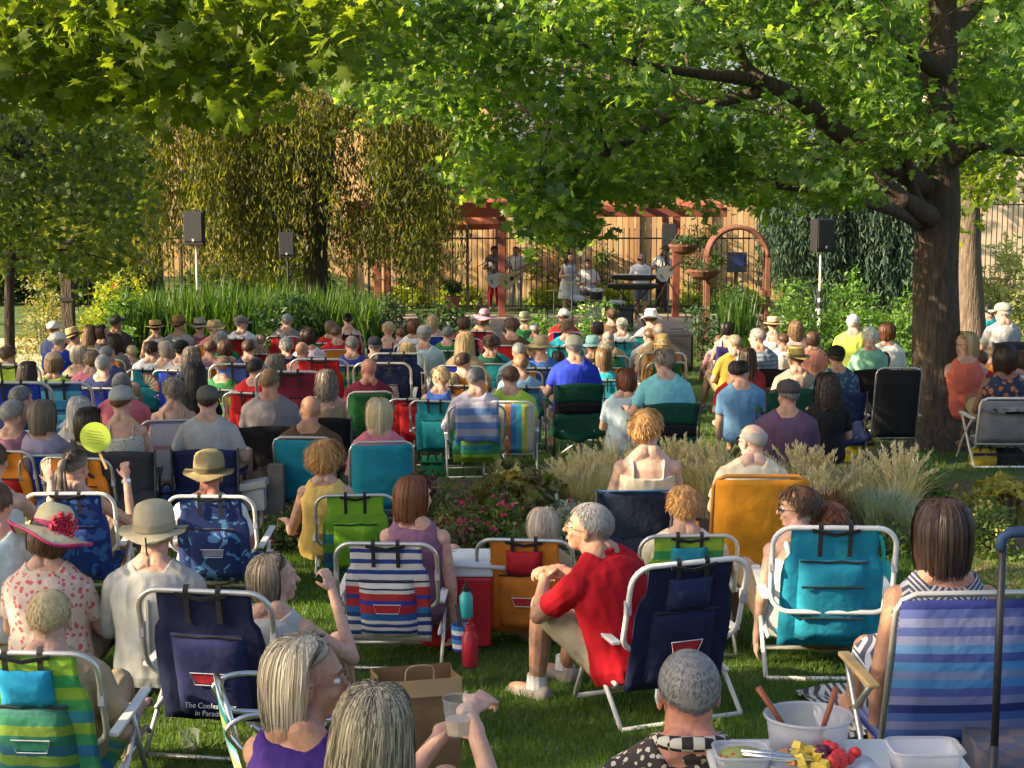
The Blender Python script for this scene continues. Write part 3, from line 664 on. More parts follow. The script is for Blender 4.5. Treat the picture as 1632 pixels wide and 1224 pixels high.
# garden bed plants between the crowd and the front rows
blond=leafmat('blond_grass',[(.42,.38,.27),(.54,.49,.36),(.68,.62,.48)],.3,.7)
plume=leafmat('grass_plume',[(.46,.40,.28),(.58,.52,.38),(.68,.62,.48)],.3,.8)
bluegrass=leafmat('blue_grass',[(.16,.22,.17),(.24,.30,.24),(.34,.40,.32)],.3,.7)
def fountain(label,px,py,Y,r_,n,m,h,width=.006,plumes=0,group='ornamental grasses in the garden bed',lean=.55):
    b=gp(px,Y); o=empty('ornamental_grass',b,label,'grass plant',group)
    ang=rng.uniform(0,2*np.pi,n); k=6; rr=rng.uniform(0,1,n)**.5*r_*.35; base=np.stack([rr*np.cos(ang),rr*np.sin(ang),0*ang],1)
    a2=ang+rng.normal(0,.4,n); d=np.stack([np.cos(a2),np.sin(a2),0*a2],1); wd=np.stack([-np.sin(a2),np.cos(a2),0*a2],1)
    hh=h*rng.uniform(.65,1.05,n); ln=rng.uniform(.15,1,n)*lean; V=np.empty((n,k*2,3))
    for i in range(k):
        t=i/(k-1); c=base+d*(ln*hh*t**1.7)[:,None]; c[:,2]+=hh*(t-.35*ln*t**3); ww=width*(1-t**3)*.5+.0006
        V[:,2*i]=c-wd*ww; V[:,2*i+1]=c+wd*ww
    f=np.array([[2*i,2*i+1,2*i+3,2*i+2] for i in range(k-1)])[None]+(np.arange(n)*2*k)[:,None,None]
    link('blades',np_mesh('blades',V.reshape(-1,3),f.reshape(-1,4)),m,o)
    if plumes:
        P=[];
        for _ in range(plumes):
            a=random.uniform(0,6.28); l=random.uniform(.1,.8)*lean; H=h*random.uniform(.95,1.3)
            for s_ in range(26):
                t=.72+.28*s_/26; P.append((math.cos(a)*(l*H*t**1.7)+random.gauss(0,.006),math.sin(a)*(l*H*t**1.7)+random.gauss(0,.006),H*(t-.35*l*t**3)))
        P=np.array(P); V,Fc=leaves(P,rng.normal(size=P.shape)*np.array([1,1,.2]),.028,OVAL*np.array([.9,1.5]),spin=rng.normal(0,.35,len(P))); link('plumes',np_mesh('plumes',V,Fc),plume,o)
    return o
for lab,px,Y,r_,n,m,h,pl in [
 ('pale feather grass clump at the left end of the grasses',925,11.3,.42,1400,blond,.62,60),('blue green grass tuft under the left feather grass',905,10.7,.3,500,bluegrass,.34,0),
 ('pale feather grass behind the tank top woman',985,11.9,.4,1000,blond,.62,50),('feather grass right of the tank top woman, tall plumes',1085,11.9,.42,1100,blond,.66,70),
 ('feather grass close left of the bald man',1140,11.6,.36,800,blond,.62,55),('feather grass right of the bald man, in front of purple shirt',1285,11.8,.36,700,blond,.60,60),
 ('wide blue oat grass mound at right of the bed',1410,10.9,.5,1300,bluegrass,.44,0),('blue grass mound behind the dark bobbed woman',1480,10.5,.4,900,bluegrass,.36,0),
 ('thin stand of golden plumes over the blue grass',1440,11.5,.3,260,blond,.66,40),('brown arching fountain grass beside the bald man',1320,10.9,.34,420,leafmat('brown_grass',[(.12,.05,.03),(.22,.10,.05),(.3,.16,.08)],.3,.6),.52,28),
 ('low feather grass between the purple shirt and the tree',1365,11.9,.3,420,blond,.5,26)]:
    fountain(lab,px,600,Y+.55,r_*1.15,n,m,h*.80,plumes=pl,lean=.75)
bedg='leafy plants in the garden bed'
bed=leafmat('bed_leaf',[(.05,.10,.02),(.09,.15,.03),(.14,.18,.04)],.3,.55)
heuch=leafmat('bronze_leaf',[(.10,.07,.03),(.16,.13,.05),(.13,.17,.05),(.2,.2,.07)],.3,.55)
purp=leafmat('purple_leaf',[(.08,.03,.05),(.12,.05,.07),(.10,.09,.05)],.2,.6)
for lab,p0,p1,py0,Y0,Y1,n,m,sz,fl in [
 ('green leafy plant right of the grey utility box',440,500,800,9.6,10.3,150,bed,.05,((.55,.02,.12),8,.03)),
 ('purple leaved plant below the teal chairs',590,700,742,11.2,11.9,160,purp,.05,None),
 ('green bedding plant behind the lime chair',690,760,765,10.3,11.2,200,bed,.06,((.62,.03,.12),10,.035)),
 ('purple green plant left of the white cooler',690,770,800,9.3,10.2,220,heuch,.055,((.55,.03,.15),12,.03)),
 ('bronze leaved coral bells in the middle of the bed',770,850,745,10.6,11.5,240,heuch,.085,None),
 ('green and pink flowering plant above the white cooler',755,830,790,9.4,10.3,240,bed,.055,((.65,.04,.14),14,.032)),
 ('bronze leaved plant left of the feather grass',830,890,755,10.2,11.1,220,heuch,.08,None),
 ('low green plant with red flowers behind the orange chair',810,880,835,8.9,9.6,170,bed,.055,((.65,.03,.08),10,.03)),
 ('pale trailing plant with pink flowers beside the grey haired head',880,945,800,9.3,10.0,150,bluegrass,.05,((.6,.1,.3),6,.03)),
 ('low plants by the utility box foot',395,450,830,9.5,10.2,110,bed,.05,((.6,.03,.2),5,.03)),
 ('yellow green coral bells at the right edge of the bed',1530,1610,752,10.4,11.3,230,leafmat('gold_leaf',[(.2,.18,.03),(.32,.28,.05),(.14,.17,.04)],.35,.55),.085,None),
 ('gold leaved plant in the right corner of the bed',1590,1670,775,10.0,10.9,220,leafmat('gold_leaf',[(.2,.18,.03)],.35,.55),.08,None),
 ('upright green plant with yellow spikes behind the wagon handle',1560,1625,800,9.3,9.8,170,bed,.05,((.6,.5,.12),10,.03)),
 ('small green plant in front of the blue grass',1412,1450,835,9.4,9.8,70,bed,.05,None),
 ('leafy green tuft left of the oak foot',1460,1510,725,11.6,12.4,90,green,.06,None),
 ('dark green plant in front of the purple shirted man',1250,1310,745,11.2,11.8,90,dk,.06,None)]:
    bush('bedding_plant',lab,p0,p1,py0,900,Y0+.9,Y1+1.1,n,m,sz,OAK if sz>.07 else OVAL,9,.10,bedg,'plant',-.35,fl)

# lawn blades
def lawn():
    n=230000; x=[];y=[]
    yy=3.6+ (rng.uniform(0,1,n)**1.25)*9; xx=rng.uniform(-1,1,n)*(yy*.36+.4)+np.where(rng.uniform(0,1,n)<.12,rng.uniform(-2,2,n),0)
    keep=~((yy>10.6)&(xx>-3.4)); yy=yy[keep]; xx=xx[keep]
    n2=26000; y2=rng.uniform(13,31,n2); x2=rng.uniform(-1,1,n2)*(y2*.36); xx=np.append(xx,x2); yy=np.append(yy,y2)
    n=len(xx); z=np.array([gz(v) for v in yy]); h=rng.uniform(.02,.05,n)*np.where(yy>12,1.8,1); a=rng.uniform(0,6.28,n); w_=.0022*np.clip(yy/5,1,6)
    b=np.stack([xx,yy,z],1); wd=np.stack([np.cos(a),np.sin(a),0*a],1)*w_[:,None]; tip=b+np.stack([rng.normal(0,.014,n),rng.normal(0,.014,n),h],1)
    V=np.stack([b-wd,b+wd,tip],1).reshape(-1,3); Fc=np.arange(3*n).reshape(-1,3)
    o=link('lawn_grass',np_mesh('lawn_grass',V,Fc),leafmat('lawn_blade',[(.04,.10,.012),(.07,.15,.018),(.12,.20,.03)],.4,.5)); tag(o,'short green grass of the lawn','grass',kind='stuff')
lawn()
# ================================================================ KIT: chairs, people, hair, hats
alu=mat('aluminium',(.62,.60,.56),rough=.35,metal=.7,var=.05); whitepipe=mat('white_enamel',(.72,.70,.66),rough=.4,var=.04)
darkpipe=mat('dark_steel',(.03,.03,.035),rough=.45,var=0); plastic=mat('grey_plastic',(.35,.35,.36),rough=.5,var=.05); whiteplastic=mat('white_plastic',(.72,.71,.68),rough=.45,var=.04)
webblack=mat('black_webbing',(.02,.02,.022),rough=.8,var=0); wood_arm=mat('varnished_wood',(.62,.42,.18),rough=.45,bump=.2,bscale=9,var=.25,vscale=6)
def mesh_of(key,fn,smooth=False,bevel=0):
    def b():
        mb=MB(); fn(mb); me=mb.mesh(key[0] if isinstance(key,tuple) else key,smooth)
        return me
    return cached(('m',key),b)
def inst(name,key,fn,m,parent,smooth=False,M=None,label=None,bevel=0):
    o=link(name,mesh_of(key,fn,smooth),m,parent,M)
    if bevel:
        b=o.modifiers.new('bevel','BEVEL'); b.width=bevel; b.segments=2; b.limit_method='ANGLE'
    if label: o['label']=label
    return o
def chair_fit(loc,rz,s): return Vector(loc)+Matrix.Rotation(rz,3,'Z')@Vector((0,-.035*s,0)),s*.87
# ---- backpack beach chair; origin on the ground under the seat, sitter faces +Y
def beach_chair(loc,rz,s,label,fab,pouch=None,frame=None,straps=True,badge=None,bar='behind',pouchtop=.62,second=None,wide=1,arms='white',detail=False,zips=0,lean=15,grp='folding beach chairs',badgecol=(.5,.03,.04)):
    loc,s=chair_fit(loc,rz,s); o=empty('beach_chair',loc,label,'beach chair',grp,rz,s); fr=frame or alu; pouch=pouch or fab
    ta=math.tan(R(lean)); ca=math.cos(R(lean)); sa=math.sin(R(lean))
    def B(x,h,d=0): # point on the back plane: h up from the seat hinge, d out towards the rear
        return (x,-.20-h*sa-d*ca,.20+h*ca-d*sa)
    key=(lean,wide)
    def back(mb):
        rows=[]; hs=[-.03,.02,.12,.25,.38,.46,.50,.54,.60,.64,.655]; 
        for h in hs:
            hw=.26 if h<.44 else (.26-(h-.44)/.06*.04 if h<.50 else .22); hw*=wide
            rows.append([B(hw*t,h,.018*(1-t*t)*math.sin(max(0,h)/.65*math.pi)+ .004*math.sin(9*t+h*20)) for t in (-1,-.8,-.5,-.2,.1,.4,.7,.9,1)])
        mb.sheet(rows,.012)
    def loop(mb):
        dd=.045 if bar=='front' else .0
        pts=[]
        for x,z in rpath(.62*wide,.46,.10,6): 
            h=.42+z; f=max(0,min(1,(.30-h)/.12)); pts.append(B(x,h,.012+dd*f+(.0 if bar=='front' else -.02*f)))
        mb.tube(pts,.0135,10,closed=True)
    inst('backrest',('backrest',key),back,fab,o,True)
    inst('frame',('frame',key,bar),loop,fr,o,True)
    for x in (-1,1): inst('hinge',('hinge',key,x),lambda mb:mb.box(B(x*.31*wide,.44,.012),(.03,.03,.07)),plastic,o,bevel=.004)
    def seat(mb): mb.sheet([[(.25*wide*t,y,z-.02*(1-t*t)) for t in (-1,-.5,0,.5,1)] for y,z in ((-.20,.215),(-.05,.20),(.1,.215),(.26,.27))],.012)
    inst('seat',('seat',wide),seat,fab,o,True)
    am=whiteplastic if arms=='white' else wood_arm
    for x in (-1,1):
        X=x*.325*wide
        inst('armrest',('armrest',x,wide,arms),lambda mb:mb.loft([[(X-.022,y,z-.011),(X+.022,y,z-.011),(X+.024,y,z+.009),(X-.024,y,z+.009)] for y,z in ((-.24,.43),(-.05,.445),(.14,.465),(.24,.475))]),am,o,bevel=.006)
        inst('leg',('leg',x,wide,0),lambda mb:mb.tube([(X,.24,.02),(X,.02,.435)],.0125,8),fr,o,True)
        inst('leg',('leg',x,wide,1),lambda mb:mb.tube([(X-.0*x,-.30,.02),(X,.10,.40)],.0125,8),fr,o,True)
        inst('leg',('leg',x,wide,2),lambda mb:mb.tube([(X-x*.02,-.20,.21),(X-x*.02,.28,.28),(X-x*.02,.33,.24)],.0115,8),fr,o,True)
    for yb in (-.30,.24): inst('foot_bar',('footbar',wide,yb),lambda mb:mb.tube([(-.325*wide,yb,.02),(.325*wide,yb,.02)],.0125,8),fr,o,True)
    if pouchtop:
        def po(mb):
            rows=[]; H0,H1=.02,pouchtop*.66
            for i in range(9):
                h=H0+(H1-H0)*i/8; row=[]
                for j in range(9):
                    t=-1+j/4; e=math.sqrt(max(0,1-t**4))*math.sqrt(max(.02,1-((i-3.6)/4.5)**4)); row.append(B(t*.175,h,.02+.042*e+.006*math.sin(7*t+5*h*10)*e))
                rows.append(row)
            mb.sheet(rows,-.008)
        inst('pouch',('pouch',lean,pouchtop),po,pouch,o,True)
        inst('pouch_seam',('seam',lean,pouchtop),lambda mb:mb.tube([B(t*.17,pouchtop*.66-.004+.004*math.sin(6*t),.04) for t in (-1,-.6,-.2,.2,.6,1)],.006,6),webblack,o)
    for k in range(zips):
        h=(.34,.16)[k]; zp=inst('zip',('zip',lean,k),lambda mb:mb.tube([B(t*.16,h,.068) for t in (-1,-.5,0,.5,1)],.006,6),webblack,o)
    if second is not None:
        def sp(mb): 
            rows=[[B(t*.115,h,.03+.045*(1-t**6)*(.35+.65*math.sin((h-.41)/.17*math.pi))+.005*math.sin(17*t+h*60)) for t in (-1,-.75,-.5,-.25,0,.25,.5,.75,1)] for h in (.41,.45,.49,.53,.56,.58)]; mb.sheet(rows,-.01)
        inst('cooler_pocket',('pocket',lean),sp,second,o,True)
    if straps:
        for x in (-.075,.075):
            inst('strap',('strap',lean,x),lambda mb:mb.sheet([[B(x-.012,h,d),B(x+.012,h,d)] for h,d in ((.665,-.02),(.675,.0),(.66,.02),(.60,.03),(.55,.032),(.50,.035))],-.004),webblack,o)
        inst('handle',('handle',lean),lambda mb:mb.sheet([[B(x,h-.011,.036),B(x,h+.011,.04)] for x,h in ((-.12,.645),(-.07,.635),(0,.62),(.07,.635),(.12,.645))],.005),webblack,o)
    if badge:
        bo=inst('badge',('badge',lean),lambda mb:mb.sheet([[B(x*k,h,.071) for x in (-.078,-.03,.03,.078)] for h,k in ((.205,.80),(.255,1))],-.004),mat('badge_cloth',badgecol,rough=.7,var=.25,vscale=60),o)
        inst('badge_edge',('badgeedge',lean),lambda mb:mb.tube([B(*p) for p in ((-.066,.200,.077),(.066,.200,.077),(.084,.262,.077),(-.084,.262,.077))],.0028,5,closed=True),mat('silver_piping',(.65,.65,.68),var=0),bo)
    return o
# ---- quad camp chair
def camp_chair(loc,rz,s,label,fab,mesh=None,logo=False,grp='folding camp chairs',skirt=True,frame=None,trim=None):
    loc,s=chair_fit(loc,rz,s); o=empty('camp_chair',loc,label,'camp chair',grp,rz,s); fr=frame or darkpipe
    def back(mb,h0,h1,w0,w1,n=6,d0=0):
        rows=[]
        for i in range(n):
            f=i/(n-1); h=h0+(h1-h0)*f; hw=w0+(w1-w0)*f
            rows.append([(hw*t,-.22-(h-.42)*.20-.035*(1-t*t)-d0+.006*math.sin(8*t+h*25),h+.015*math.cos(t*2.2)-.01) for t in (-1,-.75,-.5,-.25,0,.25,.5,.75,1)])
        mb.sheet(rows,-.010)
    inst('backrest',('campback',1 if mesh else 0),(lambda mb:back(mb,.70,.93,.285,.30)) if mesh else (lambda mb:back(mb,.46,.93,.275,.30,9)),fab,o,True)
    if mesh: inst('mesh_panel','campmesh',lambda mb:back(mb,.56,.70,.28,.285,4),mesh,o,True)
    if skirt:
        def sk(mb):
            rows=[]
            for i in range(6):
                f=i/5; hw=.275+.10*f; rows.append([(hw*t,-.26-.05*f-.02*math.cos(6*t)*f,.56-.33*f+.13*f*abs(t)**2.2*(1 if abs(t)<.99 else .7)-.02*math.cos(9*t)*f) for t in (-1,-.8,-.55,-.3,0,.3,.55,.8,1)])
            mb.sheet(rows,-.010)
        inst('back_skirt','campskirt',sk,fab,o,True)
    inst('seat','campseat',lambda mb:mb.sheet([[(.27*t,y,.42-.04*(1-t*t)) for t in (-1,-.5,0,.5,1)] for y in (-.24,-.08,.08,.24)],.010),fab,o,True)
    for x in (-1,1):
        inst('armrest',('camparm',x),lambda mb:mb.sheet([[(x*.30-.035,y,z),(x*.30,y,z-.008),(x*.30+.035,y,z)] for y,z in ((-.24,.68),(-.08,.65),(.1,.65),(.27,.67))],.008),fab,o,True)
        inst('leg',('campleg',x,0),lambda mb:mb.tube([(x*.29,-.26,.02),(x*.30,-.34,.94)],.011,7),fr,o,True)
        inst('leg',('campleg',x,1),lambda mb:mb.tube([(x*.29,.27,.02),(x*.30,.27,.67)],.011,7),fr,o,True)
        inst('crossbar',('campx',x,0),lambda mb:mb.tube([(x*.29,-.275,.04),(-x*.28,-.285,.42)],.009,6),alu,o,True)
        inst('crossbar',('campx',x,1),lambda mb:mb.tube([(x*.30,-.26,.04),(x*.28,.26,.42)],.009,6),fr,o,True)
    if trim: inst('trim','camptrim',lambda mb:mb.tube([(.30*t,-.33-.035*(1-t*t),.935) for t in (-1,-.6,-.2,.2,.6,1)],.008,6),trim,o)
    return o
# ---- tubular lawn chair with a sling back
def lawn_chair(loc,rz,s,label,fab,frame=None,h=.64,w_=.52,base=.22,arms=True,grp='folding lawn chairs',armm=None,lean=14,woodarm=False,legh=None):
    loc,s=chair_fit(loc,rz,s); o=empty('lawn_chair',loc,label,'lawn chair',grp,rz,s); fr=frame or whitepipe; ca=math.cos(R(lean)); sa=math.sin(R(lean)); k=(h,w_,base,lean)
    B=lambda x,q,d=0:(x,-.20-q*sa-d*ca,base+q*ca-d*sa)
    def loop(mb):
        pts=[B(-w_/2,-.03),B(-w_/2,h-.07),B(-w_/2+.02,h-.025),B(-w_/2+.07,h),B(w_/2-.07,h),B(w_/2-.02,h-.025),B(w_/2,h-.07),B(w_/2,-.03)]
        mb.tube(pts,.0125,9); mb.tube([B(-w_/2,.02),B(w_/2,.02)],.0125,9)
    inst('frame',('lawnframe',k),loop,fr,o,True)
    inst('backrest',('lawnback',k),lambda mb:mb.sheet([[B((w_/2-.012)*t,q,.014+.03*(1-t*t)*math.sin(max(0,q)/h*3.1)) for t in (-1,-.6,-.2,.2,.6,1)] for q in (.03,.1,.2,.3,.4,h-.15,h-.06,h-.02)],-.006),fab,o,True)
    inst('seat',('lawnseat',k),lambda mb:mb.sheet([[((w_/2-.012)*t,y,base+.01-.02*(1-t*t)) for t in (-1,-.5,0,.5,1)] for y in (-.2,0,.14,.27)],.006),fab,o,True)
    for x in (-1,1):
        X=x*(w_/2+.035)
        inst('leg',('lawnleg',k,x,0),lambda mb:mb.tube(smooth_path([(X,-.30,.02),(X,-.02,base+.05),(X,.16,base+.25)],3),.0125,8),fr,o,True)
        inst('leg',('lawnleg',k,x,1),lambda mb:mb.tube(smooth_path([(X,.30,.02),(X,.14,base),(X,-.18,base+.26)],3),.0125,8),fr,o,True)
        if arms: inst('armrest',('lawnarm',k,x,woodarm),lambda mb:mb.box((X,.0,base+.27),(.05,.44,.022)),armm or whiteplastic,o,bevel=.008)
    inst('foot_bar',('lawnbar',k),lambda mb:mb.tube([(-w_/2-.035,-.30,.02),(w_/2+.035,-.30,.02)],.0125,8),fr,o,True)
    return o
# ---- bodies
def evaluated(mb,voxel,smooth,iters,wr=0,seed=0,name='mesh'):
    me=mb.mesh('tmp'); o=bpy.data.objects.new('tmp',me); COL.objects.link(o)
    r=o.modifiers.new('r','REMESH'); r.mode='VOXEL'; r.voxel_size=voxel; r.use_smooth_shade=True
    s=o.modifiers.new('s','SMOOTH'); s.factor=smooth; s.iterations=iters
    dg=bpy.context.evaluated_depsgraph_get(); dg.update(); out=bpy.data.meshes.new_from_object(o.evaluated_get(dg)); out.name=name
    bpy.data.objects.remove(o); bpy.data.meshes.remove(me)
    if wr:
        n=len(out.vertices); co=np.empty(n*3,np.float32); out.vertices.foreach_get('co',co); nr=np.empty(n*3,np.float32); out.vertex_normals.foreach_get('vector',nr)
        co=co.reshape(-1,3); nr=nr.reshape(-1,3)
        d=np.array([noise.noise(Vector((c[0]*13+seed,c[1]*13,c[2]*6)))+.5*noise.noise(Vector((c[0]*30+seed,c[1]*30,c[2]*14))) for c in co.tolist()],np.float32)
        co+=nr*(d*wr)[:,None]; out.vertices.foreach_set('co',co.ravel()); out.update()
    out.shade_smooth(); return out
def hand(mb,W,d,up,side,curl=35,sc_=1.,spread=0,r=.0085):
    W=Vector(W); d=Vector(d).normalized(); up=Vector(up); up=(up-d*up.dot(d)).normalized(); lat=d.cross(up).normalized()
    Rm=Matrix((lat,d,up)).transposed()
    mb.ell(W+d*.048*sc_,(.040*sc_,.052*sc_,.015*sc_),Rm,n=12,m=8); mb.cap(W-d*.02,W+d*.03*sc_,.025*sc_,.024*sc_,8)
    for i,L_ in enumerate((.072,.082,.077,.060)):
        l=(-.029+.0193*i)*sc_*(-side); p=W+d*.088*sc_+lat*l; dd=(d+lat*l*spread*10).normalized(); u=up.copy(); rr=r*sc_
        for k in range(3):
            a=R(curl*(.7 if k==0 else 1)); nd=dd*math.cos(a)-u*math.sin(a); u=u*math.cos(a)+dd*math.sin(a); dd=nd
            q=p+dd*L_*sc_*(.45,.31,.24)[k]; mb.cap(p,q,rr,rr*.92,7); p=q; rr*=.92
    p=W+d*.022*sc_-lat*.030*side*sc_; dd=(d*.75-lat*.65*side-up*.25).normalized(); q=p+dd*.036*sc_; mb.cap(p,q,r*1.35*sc_,r*1.1*sc_,7); q2=q+(dd+d*.5-up*.4).normalized()*.028*sc_; mb.cap(q,q2,r*1.1*sc_,r*.95*sc_,7)
POSE={'camp':dict(hz=.52,lean=8,knee=(.13,.45,.53),ankle=(.14,.47,.08)),'low':dict(hz=.31,lean=13,knee=(.14,.40,.50),ankle=(.14,.60,.08)),
      'flat':dict(hz=.13,lean=2,knee=(.22,.36,.28),ankle=(.08,.38,.06)),'stand':dict(hz=.93,lean=0,knee=(.10,.03,.50),ankle=(.11,.0,.08))}
def skeleton(pose,sex,lean=None,fwd=0,sh=0):
    P=POSE[pose]; le=R(P['lean'] if lean is None else lean); hip=Vector((0,0,P['hz'])); u=Vector((sh,-math.sin(le),math.cos(le))).normalized(); f=Vector((0,math.cos(le),math.sin(le))); X=f.cross(u).normalized()
    T=lambda x,y,h:hip+X*x+f*y+u*h
    npk=T(0,.035,.525); Hc=npk+Vector((u.x*.1,.022,.104))
    k=.86 if sex=='f' else 1
    return dict(P=P,hip=hip,u=u,f=f,T=T,Hc=Hc,k=k,sex=sex,top=Hc.z+.112)
TORSO={'m':[(-.10,.125,.09,0),(-.06,.168,.125,0),(.0,.185,.14,0),(.10,.172,.135,0),(.20,.168,.13,0),(.30,.182,.13,0),(.38,.190,.122,0),(.435,.172,.105,0),(.475,.115,.082,.0),(.505,.070,.066,.008)],
       'f':[(-.10,.130,.09,0),(-.06,.170,.125,0),(.0,.182,.14,0),(.10,.155,.12,0),(.20,.142,.108,0),(.30,.152,.118,0),(.38,.158,.11,0),(.43,.145,.095,0),(.468,.098,.074,.0),(.50,.058,.056,.008)]}
def ring(sk,h,rx,ry,fy,n=18): return [sk['T'](rx*math.cos(2*math.pi*i/n),fy+ry*math.sin(2*math.pi*i/n),h) for i in range(n)]
def arm_pts(sk,arms):
    hz=sk['hip'].z; T=sk['T']; out=[]
    for i,s in enumerate((-1,1)):
        S=T(s*(.172 if sk['sex']=='m' else .148),.0,.405); a=arms[i] if isinstance(arms,(list,tuple)) and not isinstance(arms,str) else arms
        if a in (None,'lap'): E=S+Vector((s*.07,.10,-.24)); W=Vector((s*.11,.30,hz+.12)); up=(0,.2,1)
        elif a=='rest': E=S+Vector((s*.11,.03,-.24)); W=E+Vector((s*.0,.24,.015)); up=(0,0,1)
        elif a=='down': E=S+Vector((s*.05,.01,-.27)); W=E+Vector((s*.0,.06,-.24)); up=(s,0,0)
        elif a=='play': E=S+Vector((s*.09,.04,-.24)); W=E+Vector((-s*.13,.20,.05)); up=(0,.3,1)
        elif a=='neck': E=S+Vector((s*.12,.08,-.22)); W=E+Vector((s*.02,.22,.12)); up=(0,.3,1)
        else: E,W=Vector(a[0]),Vector(a[1]); up=a[2] if len(a)>2 else (0,0,1)
        out.append((s,S,E,W,Vector(up),(a[3] if not isinstance(a,str) and a and len(a)>3 else None)))
    return out
def body_mesh(pose,sex,yaw,pitch,roll,arms,lean,legs,vox,face,sh=0,fat=1):
    sk=skeleton(pose,sex,lean,0,sh); mb=MB(); k=sk['k']; T=sk['T']
    mb.loft([ring(sk,h,rx*fat,ry*fat,fy) for h,rx,ry,fy in TORSO[sex]])
    Hc=sk['Hc']; mb.cap(T(0,.0,.46),Hc+Vector((0,-.014,-.055)),.070*k,.062*k,12)
    for s in (-1,1): mb.cap(T(s*.028,-.012,.515),T(s*.14*k,-.008,.415),.054*k,.054*k,10)
    for s,S,E,W,up,hs in arm_pts(sk,arms):
        mb.ell(S,.060*k); mb.cap(S,E,.052*k*fat,.042*k,10); mb.cap(E,W,.041*k,.027*k,10)
        hs=hs or {}; hd=Vector(hs['d']) if 'd' in hs else (W-E).normalized(); hand(mb,W,hd,up,s,hs.get('curl',32),.97 if sex=='m' else .88,hs.get('spread',0))
    for s in (-1,1):
        hp=sk['hip']+Vector((s*.09,0,-.01)); kn=Vector(legs[(s+1)//2][0]) if legs else Vector((s*sk['P']['knee'][0],)+sk['P']['knee'][1:]); an=Vector(legs[(s+1)//2][1]) if legs else Vector((s*sk['P']['ankle'][0],)+sk['P']['ankle'][1:])
        mb.cap(hp,kn,.088,.058,12); mid=kn+(an-kn)*.35; mb.cap(kn,mid,.055,.056,10); mb.cap(mid,an,.056,.036,10)
        mb.ell(an+Vector((0,.07,-.035)),(.042,.125,.038)); mb.ell(an,.04)
    H=Matrix.Translation(Hc)@Euler((R(-pitch),R(roll),R(yaw))).to_matrix().to_4x4(); h3=H.to_3x3(); q=lambda p:H@Vector(p)
    mb.ell(q((0,-.012,.02)),(.075,.096,.086),h3,16,12); mb.ell(q((0,.020,-.035)),(.061,.068,.078),h3,16,12); mb.ell(q((0,.042,-.085)),(.040,.040,.030),h3)
    mb.ell(q((0,-.02,-.05)),(.062,.06,.05),h3)
    mb.cap(q((0,.084,.004)),q((0,.104,-.032)),.008,.0125,8); mb.ell(q((0,.075,.022)),(.046,.016,.011),h3); mb.ell(q((0,.082,-.064)),(.022,.010,.009),h3)
    for s in (-1,1): mb.ell(q((s*.077,-.004,-.018)),(.009,.018,.032),h3); mb.ell(q((s*.034,.064,-.035)),(.022,.018,.018),h3)
    me=evaluated(mb,vox,.5,2,name='person'); return me,H,sk
def shirt_mesh(kind,pose,sex,arms,lean,vox,sh=0,fat=1,seed=0):
    sk=skeleton(pose,sex,lean,0,sh); mb=MB(); k=sk['k']; T=sk['T']; e=.018
    rows=[(h,rx*fat+e,ry*fat+e,fy) for h,rx,ry,fy in TORSO[sex]]
    if kind in ('tank',): rows=[r for r in rows if r[0]<.37]+[(.385,rows[6][1]-.004,rows[6][2],0)]
    elif kind=='sleeveless': rows=rows[:7]+[(.43,rows[7][1]-.015,rows[7][2],0),(.465,rows[8][1],rows[8][2],0),(.485,.075,.07,0)]
    else: rows=rows[:9]+[(.492,.080*k+.006,.074,.004)]
    if pose!='stand': rows=rows[1:]
    mb.loft([ring(sk,*r) for r in rows])
    if kind!='tank':
        for s in (-1,1): mb.tube([T(s*.055,-.010,.485),T(s*(.14 if kind!='sleeveless' else .11)*k,-.006,.418)],[.064*k,.070*k],10)
    if kind in ('tee','long','polo'):
        for s,S,E,W,up,_ in arm_pts(sk,arms):
            mb.ell(S+Vector((-s*.004,0,-.004)),.069*k)
            if kind=='long': mb.tube([S,E],[.066*k*fat,.054*k],12); mb.ell(E,.054*k); mb.tube([E,E+(W-E)*.93],[.054*k,.037*k],12)
            else: mb.tube([S,S+(E-S)*.70],[.068*k*fat,.062*k],12)
        if kind=='polo': mb.tube([T(.075*math.cos(a),.01+.07*math.sin(a),.497+.012*math.sin(-a)) for a in [2*math.pi*i/14 for i in range(14)]],.013,8,closed=True)
    if kind=='tank':
        for s in (-1,1): mb.tube(smooth_path([T(s*.085,-.10,.37),T(s*.088,-.085,.435),T(s*.090,-.02,.475),T(s*.088,.07,.44),T(s*.08,.10,.37)],3),.014,8,flat=.7)
    return evaluated(mb,vox,.5,1,.007 if vox<.01 else .006,seed,'shirt')
